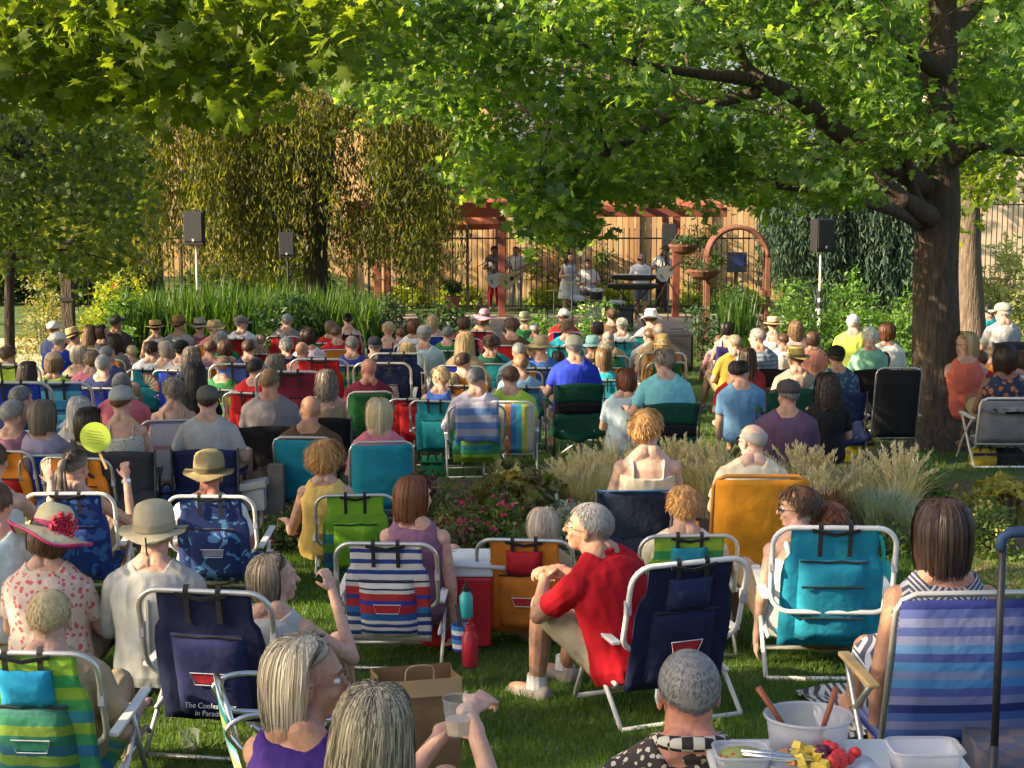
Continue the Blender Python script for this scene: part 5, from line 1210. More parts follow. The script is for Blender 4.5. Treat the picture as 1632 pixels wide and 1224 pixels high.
# --- left centre
r('B',295,70,82,'broad shouldered man in a checked shirt before the dark reeds','short','grey','tee',print_mat('checked_shirt',(.30,.24,.20),(.18,.15,.14),30,.5,'check'))
r('B',430,150,108,'dark haired woman bent over a white booklet','bobshort','darkbrown','long',(.6,.52,.62),sex='f',pitch=-25,yaw=-25)
r('B',560,112,88,'honey blond head in front of the reeds','bobshort','lightbrown','tee','red',**W)
r('B',600,145,86,'short brown haired man in a red shirt','short','brown','tee','red',yaw=-30)
r('B',668,68,62,'woman with dark hair pinned up and bare back','bun','black','tank','white',**W)
r('B',915,125,92,'blond woman with short lit curls, centre back','curly','blond','tank','navy',**W)
r('B',830,205,80,'person in a small charcoal cap, centre back','short','saltpepper','tee','charcoal',hat_=('cap','charcoal'))
r('B',1065,100,95,'woman with dark red brown hair and white blouse','bobshort','auburn','tee','white',**W)
r('B',1132,138,98,'man in a grey cap and pale blue tee, back to us','short','grey','tee','paleblue',hat_=('cap',(.28,.29,.29)),fat=1.06)
r('B',1180,78,85,'blond woman leaning right with bare shoulders, centre back','long','blond','tank','tan',sex='f',sh=-.12)
r('B',1275,150,85,'dark grey head left of the pink sun hat','short','saltpepper','tee','green',('b','green beach chair under the pink sun hat','green'))
r('B',1375,90,68,'sandy brown head just left of the pink sun hat','bobshort','brown','tee','maroon',**W)
r('B',1495,40,80,'woman in a wide pale pink sun hat','bob','lightbrown','tee','tan',hat_=('sun',(.62,.34,.44),None,1.0,0),sex='f',roll=8)
r('B',1385,180,128,'woman with long straight blond hair near the orange chairs','long','blond','tee','tan',**W)
r('B',290,215,108,'person with tousled grey brown hair above the burgundy chair','tousle','grey','tee','navy',sex='f')
r('B',390,245,98,'bald tanned head above the burgundy chair','bald','brown','tee','salmon',sk='tan')
r('B',62,230,88,'small round dark head left of the tousled grey one','short','darkbrown','tee','navy',('b','plain royal blue beach chair, centre left','royal'))
r('B',690,205,105,'man with dark greying hair and royal blue shirt','short','saltpepper','tee',(.03,.06,.30),('b','green blue beach chair with a white paper label','greenstripe',{'badge':False}),yaw=15)
r('B',1530,205,118,'woman with chestnut curls looking down, mid crowd','curly','brown','tee','darkgreen',**W)
r('B',1030,248,125,'blond bobbed woman over a white and navy chair','bob','blond','tee','navy',('b','cream and navy beach chair below the blond bob','cream',{'pouch':'navy','lean':15}),**W)
r('B',1372,305,92,'dark haired child sized head framed by an orange chair','short','darkbrown','tee','orange',('b','orange beach chair with silver frame, mid crowd','orange'))
r('B',230,315,138,'woman with wavy ash blond hair and pale blue wrap','wavy','ash','long',(.22,.32,.36),sex='f',yaw=-20)
r('B',112,340,108,'round dark head over a red chair, left of centre','crop','darkbrown','tee','red',('b','red chair with black straps beside the grey tee man','red'))
r('B',190,400,125,'short haired man in a grey tee, back to us','short','lightbrown','tee',(.24,.22,.23),('c','black camp chair holding the grey tee man','black'),fat=1.03,sk='tan',yaw=-20)
r('B',790,345,118,'bald man in a maroon polo','bald','brown','polo','maroon',('l','green and burgundy lawn chair of the bald man in maroon','green',{'grp':'folding lawn chairs'}),sk='red',fat=1.08)
r('B',535,410,126,'woman with tumbling ash brown curls and bare back','wavy','ash','tank','tan',('c','black camp chair of the woman with tumbling curls','black'),sex='f')
r('B',1228,395,108,'sandy blond woman with an arm laid along the red chair','tousle','blond','sleeveless','blue',sex='f',yaw=60,arms=[((-.32,-.02,.55),(-.52,.05,.66),(0,0,1)),'lap'])
r('B',1300,430,108,'golden blond head low beside the tall red chair','bob','blond','tee',(.12,.16,.24),sex='f')
r('B',1445,395,120,'grey man in a pale shirt with a blue striped towel over his chair','short','saltpepper','long',(.55,.50,.58),('b','green striped beach chair draped with the blue striped towel','greenstripe',{'straps':False,'badge':False}),arms='rest')
r('B',435,570,134,'bald man in the left of two teal sling chairs','bald','brown','tee','brown',('l','left teal sling lawn chair below the bald head','teal',{'armm':darkpipe,'base':.26,'frame':alu}),sk='tan')
r('B',852,580,162,'woman with smooth pale blond bob in the right teal sling chair','bob','paleblond','tee','pink',('l','right teal sling lawn chair below the pale blond bob','teal',{'armm':darkpipe,'base':.26,'frame':alu}),**W)
# --- centre
r('C',185,130,80,'short dark haired man in teal shirt, centre back','short','darkbrown','tee','teal',('b','turquoise beach chair with white bar, centre back','turq',{'straps':False}),yaw=20)
r('C',212,95,98,'brown head behind the teal shirted man','tousle','brown','tee','brown')
r('C',290,55,78,'person in a sage green hat below the guitarist','short','brown','tee','green',hat_=('bucket',(.26,.28,.18)))
r('C',530,38,80,'child in a white cap and red shirt below the singer','short','brown','tee','red',hat_=('cap','white'))
r('C',550,105,98,'honey brown head below the white cap','tousle','lightbrown','tee','turq',('b','turquoise beach chair with strap loop below the white cap','turq'))
r('C',822,45,80,'curly light brown head at the very back, left of the speaker box','curly','brown','tee','brown',sex='f')
r('C',740,120,92,'dark haired woman at the back, left of the cream cap','bobshort','darkbrown','tee','charcoal',**W)
r('C',885,95,84,'person in a cream cap above a turquoise chair','short','grey','tee','white',('b','turquoise backpack chair with two black straps, centre back','turq'),hat_=('cap',(.58,.56,.44)))
r('C',1062,42,84,'person in a white cowboy hat and white shirt','short','brown','tee','white',hat_=('cowboy','white'),fat=1.05)
r('C',1112,130,98,'bald tanned head below the white cowboy hat','fringe','grey','tee','tan',sk='tan')
r('C',1050,160,92,'brown haired person in glasses turned right, centre','short','brown','tee','grey',yaw=40)
r('C',1128,190,100,'person in a soft golden straw hat','wavy','blond','tee',(.22,.25,.17),hat_=('bucket',(.46,.31,.12)),sex='f')
r('C',390,195,108,'person in a pale tan bucket hat over a bright blue chair','short','lightbrown','tee','blue',('b','bright blue and green beach chair, centre back','blue',{'pouch':'green'}),hat_=('bucket',(.44,.35,.2)))
r('C',255,245,95,'grey brown head with a pale collar, centre','short','grey','tee','paleblue',sk='tan')
r('C',345,250,78,'small blond head with gathered hair above the orange chair','bun','blond','tee','orange',('b','small orange backpack chair with red pouch, centre','orange',{'pouch':'red'}),**W)
r('C',490,300,82,'dark brown haired woman half hidden by the cream cap man','bob','darkbrown','tee','brown',**W)
r('C',705,198,98,'person in an aqua and white bucket hat','short','brown','tee','charcoal',hat_=('bucket',(.36,.60,.62)),sex='f')
r('C',800,178,94,'balding pinkish head left of centre back','fringe','grey','tee','tan',sk='fair')
r('C',792,230,98,'person with messy straw blond hair above the chestnut ponytail','tousle','greyblond','tee','green',**W)
r('C',765,282,108,'woman with straight chestnut blond hair on a turquoise chair','bob','lightbrown','tee','turq',('b','turquoise and navy beach chair beside the royal blue tee','turq',{'pouch':'tealstripe'}),**W)
r('C',265,315,118,'light brown head in front of the small orange chair','short','lightbrown','tee','sky')
r('C',592,195,128,'broad man in a cream cap and royal blue tee','short','grey','tee',(.03,.06,.55),('c','large dark green camp chair under the royal blue tee','darkgreen',{'mesh':'black'}),hat_=('cap',(.56,.53,.42)),fat=1.15,arms='rest')
r('C',205,385,115,'dark brown head above the rainbow striped chair','short','brown','tee','lime',('l','rainbow striped lawn chair under the dark brown head','rainbow'))
r('C',905,400,125,'woman with chestnut hair seen in profile beside the book','bobshort','auburn','tee','paleblue',sex='f',yaw=35,pitch=-15)
r('C',1140,283,138,'woman with short brown hair and aqua shirt','tousle','ash','tee',(.22,.58,.62),('c','dark green camp chair under the short brown hair and aqua shirt','darkgreen',{'mesh':'black'}),arms='rest',sex='m')
r('C',1530,120,88,'dark haired person with bare shoulders by the arch foot','bobshort','black','tank',(.04,.03,.16),sex='f')
# --- right part
r('D',100,172,88,'grey haired man in a mustard shirt looking left','short','ash','tee','mustard',yaw=35,fat=1.03,face=15)
r('D',222,135,80,'grey man in a blue grey striped shirt, facing left','short','grey','tee',bands('striped_tee',[(.30,.36,.44),(.15,.2,.28)],rep=12),('c','black camp chair of the man in the striped shirt','black'),yaw=50)
r('D',306,78,72,'woman in a wide straw boater with a brown band','short','brown','tank','white',hat_=('boater',(.62,.48,.28),'brown',1.08),sex='f')
r('D',425,100,88,'woman with long sandy blond hair and pink top','wavy','lightbrown','tee','palepink',**W)
r('D',515,155,82,'brown haired person in a salmon shirt','bobshort','brown','tee','salmon',sex='f',fat=1.15)
r('D',732,63,78,'silver haired person in a lime green shirt','short','silver','tee',(.45,.55,.10),fat=1.05,face=-12,yaw=-15)
r('D',815,135,98,'white haired woman in a mint green shirt','curly','white','tee',(.26,.56,.38),('c','black camp chair behind the mint green shirt','black'),sex='f',fat=1.15)
r('D',910,108,92,'auburn brown haired woman in a white blouse left of the oak','bobshort','auburn','tee','white',**W)
r('D',425,232,84,'person in a braided straw fedora bending forward','short','brown','tee',(.5,.38,.28),hat_=('fedora',(.48,.36,.13),'olive'),yaw=20)
r('D',642,225,86,'man in a black baseball cap and blue floral shirt','short','darkbrown','tee',print_mat('blue_floral',(.03,.07,.11),(.12,.25,.32),22,.45),('c','dark navy camp chair right of the floral shirt','navy'),hat_=('cap','black'),sk='tan',fat=1.1)
r('D',170,238,115,'person with long dark brown hair behind the light blue tee','long','darkbrown','tee','maroon',**W)
r('D',213,245,66,'small dark head beside the long dark hair','short','black','tee','olive')
r('D',140,305,92,'black haired man in a light blue tee leaning left','short','black','tee',(.14,.30,.52),fat=1.15,sh=-.05,arms='down',fix=1.0)
r('D',385,402,108,'man in a dark cap and plum tee with head turned left','short','saltpepper','tee',(.11,.065,.115),hat_=('cap',(.07,.06,.06)),sk='tan',yaw=35,fat=1.2,fix=1.0)
r('D',592,372,130,'woman with long dark hair and black top','wavy','darkbrown','tee','black',sex='f',fix=1.0)
r('D',885,262,78,'brown haired person over a lavender webbed chair','bobshort','brown','tee','tan',('l','lavender webbed lawn chair left of the oak','plaidlav',{'frame':alu,'h':.62}),sex='f')
# --- beyond the oak at right
r('D',1320,155,125,'woman in black sunglasses and coral top right of the oak','bob','blond','sleeveless','coral',sex='f',yaw=75,specs='dark',sk='fair')
r('D',1395,250,88,'child with round brown head between the two women','short','brown','tee','red',('b','red gingham beach chair right of the oak','redgingham',{'turn':0,'straps':False}))
r('D',1452,238,62,'small child in an orange top beside the dark bob','short','lightbrown','tee','orange',yaw=30)
r('D',1535,222,135,'woman with big dark bob and dark floral top','bob','darkbrown','sleeveless',print_mat('dark_floral',(.012,.02,.06),(.35,.12,.03),16,.40),('l','grey sling lawn chair right of the oak','grey',{'w_':.62,'h':.50,'base':.22}),sex='f',fat=1.2,sk='brown')
r('D',1622,255,85,'brown haired person cut by the right edge','bobshort','brown','tee','white',**W)
r('D',1520,0,80,'man in a grey cap facing left behind the second trunk','short','silver','tee','lightgrey',('c','dark camp chair of the man in the grey cap, far right','charcoal'),hat_=('cap',(.32,.31,.29)),yaw=45)
r('D',1440,14,60,'dark head just right of the second trunk','short','black','tee','teal')
# --- rows between, seen only as heads
for a in [('A',8,520,90,'grey head half cut by the left edge','short','grey','tee','charcoal'),
 ('A',400,620,100,'light brown head between ash bob and silver hair','short','lightbrown','tee','tan'),
 ('A',800,262,70,'little fair head right of the dark wavy hair','short','blond','tee','palepink'),
 ('A',1580,200,60,'pale head at the right of the back row gap','short','grey','tee','white'),
 ('B',130,200,62,'fair head just right of the white shirted man','bald','grey','tee','tan'),
 ('B',985,160,60,'reddish brown head left of the white blouse','short','auburn','tee','tan'),
 ('B',460,140,60,'pale ash head behind the bowed reader','bobshort','ash','tee','green'),
 ('C',345,130,60,'grey green head right of the sage hat','short','grey','tee','green'),
 ('C',95,205,100,'dark curly head next to the chestnut curls','curly','darkbrown','tee','teal'),
 ('C',1000,190,60,'tan head between the bald head and the brown haired person','short','lightbrown','tee','salmon'),
 ('C',1575,355,95,'black haired person behind the mustard sleeve','short','black','tee','red'),
 ('C',925,225,62,'small honey head behind the messy straw blond','bobshort','lightbrown','tee','tan'),
 ('C',20,395,70,'brown head at the left of the rainbow chair','short','saltpepper','tee','sky'),
 ('D',20,175,55,'brown haired head at the arch foot','short','brown','tee','palepink'),
 ('D',355,165,60,'brown head between boater and sandy hair','short','brown','tee','white')]:
    r(*a,sex=random.choice('mf'))
# chairs in view whose sitters hide behind others
def lone(px,ytop,S,spec,rz=0,htop=.80,k=1):
    Y=F/S; z=pt(px,ytop,Y).z; s=max(.85,min(1.15,(z-gz(Y))/htop)); p=pt(px,ytop,Y); loc=Vector((p.x,Y-.3,z-htop*s)); mkchair(spec)(loc,R(rz),s*1.02)
lone(60,578,185,('b','blue beach chair next to the long dark hair at left','royal'))
lone(123,580,175,('b','turquoise beach chair with dark straps at left','tealstripe'))
lone(47,557,150,('b','lime beach chair with orange towel, far left','lime',{'pouch':'orange'}))
lone(400,556,150,('b','royal blue beach chair right of the lime striped one','blue'))
lone(478,565,165,('b','burgundy backpack chair with silver frame, left of centre','maroon'))
lone(520,550,140,('b','red beach chair behind the greying man in blue','red'))
lone(617,556,140,('b','navy beach chair with white top edge, centre','navy',{'pouch':'lightgrey'}))
lone(640,542,135,('b','navy beach chair in the back row, left of the grey cap','navy'))
lone(665,604,158,('b','tall bright red backpack chair, centre','red',{'pouchtop':.9}),htop=.86)
lone(1408,552,160,('l','tall black director style chair against the oak','black',{'h':.86,'base':.32,'frame':alu,'w_':.5}),htop=1.16)
lone(1252,586,170,('c','green camp chair in front of the straw fedora','darkgreen'),htop=.93)
lone(1215,608,150,('b','crimson chair behind the light blue tee','maroon'))

# striped towel over the grey haired man's chair
ch=[o_ for o_ in bpy.data.objects if o_.name.startswith('beach_chair') and 'draped with the blue' in o_.get('label','')][0]
tw=empty('towel',ch.location,'blue and grey striped towel hung over the green striped chair','towel',None,ch.rotation_euler[2],ch.scale[0])
def tB(x,h,d): return (x,-.20-h*.259-d*.966,.20+h*.966-d*.259)
part('towel_cloth',MB().sheet([[tB(x,h+.008*math.sin(x*30),d+.012*math.sin(x*24+h*9)) for x in [-.235+.47*i/14 for i in range(15)]] for h,d in ((.25,.085),(.30,.08),(.38,.072),(.46,.06),(.54,.05),(.62,.045),(.675,.03),(.69,.0),(.675,-.03),(.60,-.04),(.5,-.04))],.008),bands('towel_stripe',[(.10,.20,.48),(.34,.34,.42),(.10,.20,.48),(.38,.40,.50),(.12,.24,.52),(.30,.30,.40)],rep=1),tw,smooth=True)
# ================================================================ STAGE AND BAND
YS=36.0; SS=F/YS
band='band playing on the stage'
def play(px,top,label,**kw):
    kw.setdefault('pose','stand'); kw.setdefault('group',band); kw.setdefault('pants',('long','grey'))
    return person(px,top,SS,label,**kw)
o,_,_=play(788,392,'guitarist in a grey tee and red trousers at the left of the band',hair=('curly','black'),shirt=('tee','grey'),pants=('long',(.42,.02,.04)),sk='brown',arms='play',face=195)
play(822,392,'guitarist in a white shirt with a pale acoustic guitar',hair=('short','darkbrown'),shirt=('tee','white'),pants=('long',(.30,.31,.33)),arms='play',face=170,sk='tan')
play(908,402,'long haired singer in a pale grey dress at centre stage',hair=('long','black'),shirt=('sleeveless',(.42,.44,.42)),pants=('skirt',(.42,.44,.42)),sex='f',arms=['play','play'],face=200,yaw=20,sk='tan')
play(937,412,'seated drummer in a white shirt right of the singer',hair=('short','darkbrown'),shirt=('tee','white'),pose='camp',arms='play',face=180,sk='tan',fix=1.12)
play(1022,405,'keyboard player in white shirt and dark glasses',hair=('crop','grey'),shirt=('tee','white'),pants=('shorts',(.15,.15,.17)),arms='play',face=178,specs='dark',sk='tan')
play(1056,393,'bass player in white shirt and dark trousers behind the keyboards',hair=('short','brown'),shirt=('tee','white'),pants=('long',(.03,.03,.05)),arms='play',face=165,sk='tan')
def guitar(px,py,Y,label,bodym,ang,acoustic=False,face=180,neckm=None):
    p=pt(px,py,Y); o=empty('guitar',p,label,'guitar','guitars of the band',R(face)); Rm=Matrix.Rotation(R(ang),3,'Y'); q=lambda x,y,z:Rm@Vector((x,y,z))
    def outline(w1,w2,waist,L_):
        pts=[]
        for i in range(24):
            a=2*math.pi*i/24; x=math.cos(a)*L_/2; w_=(w1 if x<0 else w2)*abs(math.sin(a))**.8*(1-waist*math.exp(-((x-.03)/.06)**2)); pts.append((x,w_*(1 if math.sin(a)>=0 else -1)))
        return pts
    ol=outline(.20,.15,.22,.48) if acoustic else outline(.17,.15,.2,.40); th=.05 if acoustic else .022
    mb=MB(); mb.loft([[q(x,y_,z) for x,z in ol] for y_ in (-th,th)]); part('body',mb,bodym,o,bevel=.006)
    nm=neckm or mat('maple_neck',(.30,.16,.07)); part('neck',MB().loft([[q(x,y_,z) for y_,z in ((th-.005,-w_),(th-.005,w_),(th+.02,w_),(th+.02,-w_))] for x,w_ in ((.12,.028),(.72,.022))]),nm,o)
    part('headstock',MB().loft([[q(x,y_,z) for y_,z in ((th-.01,-w_),(th-.01,w_),(th+.012,w_),(th+.012,-w_))] for x,w_ in ((.72,.024),(.75,.042),(.88,.036))]),nm,o)
    if acoustic: part('sound_hole',MB().tube([q(.06,th,0),q(.06,th+.003,0)],.05,16),mat('sound_hole',(.03,.02,.015),var=0),o)
    part('bridge',MB().loft([[q(x,y_,z) for y_,z in ((th,-.05),(th,.05),(th+.01,.05),(th+.01,-.05))] for x in (-.11,-.085)]),webblack,o)
    part('guitar_strap',MB().tube(smooth_path([q(-.2,0,0),Vector((-.05,-.16,.30)),Vector((.10,-.06,.42)),q(.2,0,.02)],4),.014,6,flat=.4),webblack,o)
    return o
# the necks rise towards the right of the picture
guitar(790,446,YS-.28,'white electric guitar of the man in red trousers',mat('cream_paint',(.62,.60,.52),rough=.3),205,face=180)
guitar(812,446,YS-.30,'blond acoustic guitar with round body, neck raised to the right',mat('spruce',(.62,.42,.18),rough=.35,bump=.1),212,True,face=180)
guitar(1060,436,YS-.30,'white electric bass held by the bass player, neck raised to the right',mat('cream_paint',(.62,.60,.52),rough=.3),218,face=180)
def stand(px,py,Y,label,boom=1):
    b=gp(px,Y); t=pt(px,py,Y); h=t.z-b.z; o=empty('microphone_stand',b,label,'microphone stand','microphone stands')
    part('pole',MB().tube([(0,0,.1),(0,0,h)],.012,6),darkpipe,o); part('base',MB().tube([(0,0,.0),(0,0,.02)],.14,14),darkpipe,o)
    part('boom',MB().tube([(0,0,h),(.22*boom,.10,h+.12)],.009,6),darkpipe,o); part('microphone',MB().tube([(.22*boom,.10,h+.12),(.27*boom,.13,h+.145)],[.014,.022],8).ell((.28*boom,.135,h+.15),.028),darkpipe,o)
stand(762,425,YS-.5,'microphone stand left of the man in red trousers',1); stand(872,430,YS-.5,'microphone stand beside the acoustic guitar',-1); stand(912,432,YS-.6,'microphone stand in front of the singer',0); stand(1036,425,YS-.7,'microphone stand over the keyboards',-1)
# keyboards, two tiers on an X stand
b=gp(1008,YS-.6); o=empty('keyboard_stand',b,'black X frame stand carrying two keyboards','stand')
for z in (-1,1):
    part('leg',MB().tube([(-.36*z,.05*z,0),(.30*z,.05*z,.86)],.02,6),darkpipe,o)
part('crossbar',MB().tube([(-.45,0,.90),(.45,0,.90)],.015,6).tube([(-.45,0,1.10),(.45,0,1.10)],.015,6).tube([(-.30,.05,.84),(-.40,.0,1.12)],.014,6).tube([(.30,.05,.84),(.40,.0,1.12)],.014,6),darkpipe,o)
for z,w_,lab in ((.925,1.15,'lower black keyboard on the stand'),(1.125,.98,'upper black keyboard on the stand')):
    k=empty('keyboard',b+Vector((0,0,z)),lab,'keyboard'); part('case',MB().box((0,0,.045),(w_,.32,.09)),mat('black_plastic',(.015,.015,.017),rough=.35,var=0),k,bevel=.01)
    part('keys',MB().box((0,.06,.093),(w_*.88,.14,.012)),mat('ivory_keys',(.7,.68,.62),var=0),k)
b=gp(1008,YS-.2); 
# drum kit
b=gp(950,YS-.7); o=empty('drum_kit',b,'small drum kit with silver hoops and cymbals','drum kit'); drumm=mat('drum_shell',(.06,.055,.06),rough=.25,metal=.3); hoop=alu; skinm=mat('drum_skin',(.55,.53,.5),var=.05)
for nme,c,r_,h_,ax in (('bass_drum',(0,.1,.30),.28,.4,'y'),('snare_drum',(-.42,.25,.62),.17,.14,'z'),('tom_drum',(.0,.12,.78),.15,.2,'z'),('floor_tom',(.45,.3,.42),.2,.36,'z')):
    c=Vector(c); d=Vector((0,h_/2,0)) if ax=='y' else Vector((0,-.02,h_/2)); t=part(nme,MB().tube([c-d,c+d],r_,20),drumm,o,smooth=False)
    part('hoop',MB().tube([c-d*1.02,c-d*.9],r_+.012,20).tube([c+d*.9,c+d*1.02],r_+.012,20),hoop,t); part('drum_skin',MB().tube([c-d*1.01-d*.03,c-d*1.01],r_-.01,20) if ax=='y' else MB().tube([c+d*1.01,c+d*1.04],r_-.01,20),skinm,t)
brass=mat('cymbal_brass',(.55,.38,.12),rough=.3,metal=.9,var=.05)
for x,y,z in ((-.55,.0,1.05),(-.95,.15,.86),(.55,.1,1.1)):
    part('cymbal_stand',MB().tube([(x,y,0),(x,y,z)],.012,6).tube([(x-.15,y,0),(x,y,.25),(x+.15,y,0)],.009,5),alu,o); part('cymbal',MB().loft([[Vector((x+r_*math.cos(a),y+r_*math.sin(a),z+zz)) for a in [2*math.pi*i/20 for i in range(20)]] for r_,zz in ((.22,0),(.10,.018),(.04,.024),(.02,.04))]),brass,o,smooth=True)
b=gp(985,YS-1.1); o=empty('stage_box',b,'black amplifier case under the keyboards','amplifier'); part('case',MB().box((0,0,.26),(.62,.36,.52)),mat('black_carpet',(.02,.02,.02),rough=.95,bump=.5,bscale=80),o,bevel=.015); part('grille',MB().box((0,-.185,.26),(.54,.012,.42)),mat('grille_cloth',(.05,.05,.05),rough=.9),o); part('handle',MB().tube([(-.1,0,.52),(-.08,0,.56),(.08,0,.56),(.1,0,.52)],.012,6),webblack,o)
# PA speakers on poles
cab=mat('speaker_black',(.014,.014,.017),rough=.6,bump=.3,bscale=120,var=0); grille=mat('speaker_grille',(.022,.023,.028),rough=.7,bump=.6,bscale=200,var=0)
def pa(px,ptop,Y,wpx,hpx,label,standlabel,polem,tilt=0,tripod=True,ground=True,rz=0):
    t=pt(px,ptop,Y); S=F/Y; w_,h=wpx/S,hpx/S; b=gp(px,Y); H=t.z-h-b.z
    o=empty('speaker_stand',b,standlabel,'speaker stand','speaker poles'); part('pole',MB().tube([(0,0,.45),(0,0,1.15)],.03,8),polem,o); part('upper_pole',MB().tube([(0,0,1.15),(0,0,H)],.021,8),polem,o); part('collar',MB().tube([(0,0,1.08),(0,0,1.2)],.042,10),darkpipe,o); 
    for a in (20,150,265):
        part('leg',MB().tube([(0,0,.95),(.52*math.cos(R(a)),.52*math.sin(R(a)),.02)],.014,6),alu if polem is whitepipe else darkpipe,o); 
    part('hub',MB().tube([(0,0,.88),(0,0,1.0)],.048,8),darkpipe,o)
    s=empty('loudspeaker',b+Vector((0,0,H)),label,'loudspeaker','loudspeakers on poles',R(180+rz))
    m=MB(); dd=w_*.85; m.loft([[(-w_/2,dd*.5,z),(w_/2,dd*.5,z),(w_*.36,-dd*.5,z),(-w_*.36,-dd*.5,z)] for z in (0,h)]); part('cabinet',m,cab,s,bevel=.012)
    part('grille',MB().box((0,dd*.5+.008,h*.54),(w_*.88,.014,h*.84)),grille,s,bevel=.004); part('badge',MB().box((0,dd*.5+.02,h*.16),(w_*.10,.008,w_*.13)),mat('badge_silver',(.6,.6,.6),var=0,metal=.5),s); part('handle',MB().tube([(-w_*.2,0,h),(-w_*.16,0,h+.03),(w_*.16,0,h+.03),(w_*.2,0,h)],.01,6),webblack,s)
pa(318,337,29,32,53,'large black loudspeaker on the white pole at left','white tripod pole at left of the reeds',whitepipe,rz=-6)
pa(462,370,30.0,25,40,'smaller black loudspeaker against the weeping tree','thin black pole in the reeds',darkpipe)
pa(1063,357,38,24,39,'black loudspeaker above the bass player','black pole behind the bass player',darkpipe)
pa(1303,349,29,33,52,'large black loudspeaker between arch and oak','silver tripod pole in front of the green bush',whitepipe,rz=22)
p=gp(1078,26.5); o=empty('subwoofer',p,'big black speaker case with wheels at the arch foot','speaker case'); part('case',MB().box((0,0,.34),(.50,.5,.60)),cab,o,bevel=.02); part('grille',MB().box((0,-.258,.34),(.42,.012,.5)),grille,o); part('handle',MB().tube([(-.12,0,.64),(-.10,0,.70),(.10,0,.70),(.12,0,.64)],.013,6),webblack,o)
for x in (-.2,.2): part('wheel',MB().tube([(x-.02,.15,.045),(x+.02,.15,.045)],.045,12),webblack,o)
# terracotta pot
p=gp(722,35.3); o=empty('flower_pot',p+Vector((0,0,.42)),'terracotta pot with a leafy plant left of the band','flower pot'); terr=mat('terracotta',(.36,.13,.06),rough=.8,bump=.2)
part('pot',MB().loft([[Vector((r_*math.cos(a),r_*math.sin(a),z)) for a in [2*math.pi*i/20 for i in range(20)]] for z,r_ in ((0,.12),(.28,.17),(.28,.19),(.33,.19),(.33,.16),(.29,.15))]),terr,o,smooth=False)
C=ellfill((0,0,.52),(.2,.2,.18),60); crown(o,C,6,.1,.09,OVAL,dk,'foliage')
tb=empty('plant_stand',p,'low dark table under the terracotta pot','table'); part('table_top',MB().box((0,0,.40),(.55,.4,.04)),darkbark,tb)
for x,y in ((-.24,-.16),(.24,-.16),(-.24,.16),(.24,.16)): part('leg',MB().box((x,y,.19),(.04,.04,.38)),darkbark,tb)
# garden arch
Y=30; S=F/Y; a=gp(1124,Y); b=gp(1218,Y); hgt=pt(1170,362,Y).z-a.z; o=empty('garden_arch',Vector(((a.x+b.x)/2,Y,a.z)),'rust brown garden arch with round top and hanging bowl','arch'); hw=(b.x-a.x)/2; rustm=mat('rusty_steel',(.16,.065,.04),rough=.8,bump=.4,bscale=30,var=.35)
for yy in (-.16,.16): part('arch_rib',MB().tube([(hw*math.cos(t),yy,hgt-hw+hw*math.sin(t)) for t in [math.pi*i/18 for i in range(19)]],.045,8),rustm,o,smooth=True)
for x in (-hw,hw):
    for yy in (-.16,.16): part('post',MB().box((x,yy,(hgt-hw)/2),(.09,.08,hgt-hw)),rustm,o,bevel=.008)
mb=MB()
for i in range(13):
    t=math.pi*i/12; mb.tube([(hw*math.cos(t),-.16,hgt-hw+hw*math.sin(t)),(hw*math.cos(t),.16,hgt-hw+hw*math.sin(t))],.012,5)
part('cross_bars',mb,rustm,o); 
def bowl(px,py,Y,label,r_=.30,hang=True):
    c=pt(px,py,Y); o=empty('flower_basket',c,label,'flower basket','rusty hanging bowls of flowers'); part('bowl',MB().loft([[Vector((rr*math.cos(a),rr*math.sin(a)*.8,z)) for a in [2*math.pi*i/18 for i in range(18)]] for z,rr in ((-.17,.08),(-.10,r_*.75),(0,r_),(.03,r_),(.02,r_*.9))]),rustm,o,smooth=False)
    crown(o,ellfill((0,0,.06),(r_,r_*.8,.12),50),6,.08,.07,OVAL,dk,'foliage'); mb=MB()
    for s in (-1,0,1): mb.tube([(s*r_*.9,0,.02),(0,0,.42)],.006,4)
    part('chain',mb,rustm,o)
bowl(1122,432,29.6,'rusty bowl of flowers hung on the left post of the arch',.32); bowl(1090,392,31,'dark hanging bowl just left of the arch',.3)
# sign / mailbox seen through the arch
p=gp(1170,33.5); o=empty('garden_sign',p,'dark post with a small blue panel seen through the arch','sign'); h=pt(1170,395,33.5).z-p.z
part('post',MB().box((0,0,h*.45),(.08,.08,h*.9)),darkbark,o); part('panel',MB().box((0,-.06,h*.84),(.42,.05,.42)),mat('sign_dark',(.03,.035,.05)),o,bevel=.01); part('picture',MB().box((.04,-.09,h*.86),(.24,.012,.22)),mat('sign_blue',(.02,.035,.14),var=.3,vscale=20),o)
# dark post at left
p=gp(113,27); o=empty('garden_post',p,'thick dark brown post with cap, left of the bright bush','post'); h=pt(113,386,27).z-p.z
part('post',MB().box((0,0,h/2),(.19,.19,h)),darkbark,o,bevel=.01); part('cap',MB().box((0,0,h+.02),(.25,.25,.05)),darkpipe,o,bevel=.01); part('band',MB().box((0,0,h*.55),(.23,.23,.06)),darkpipe,o)
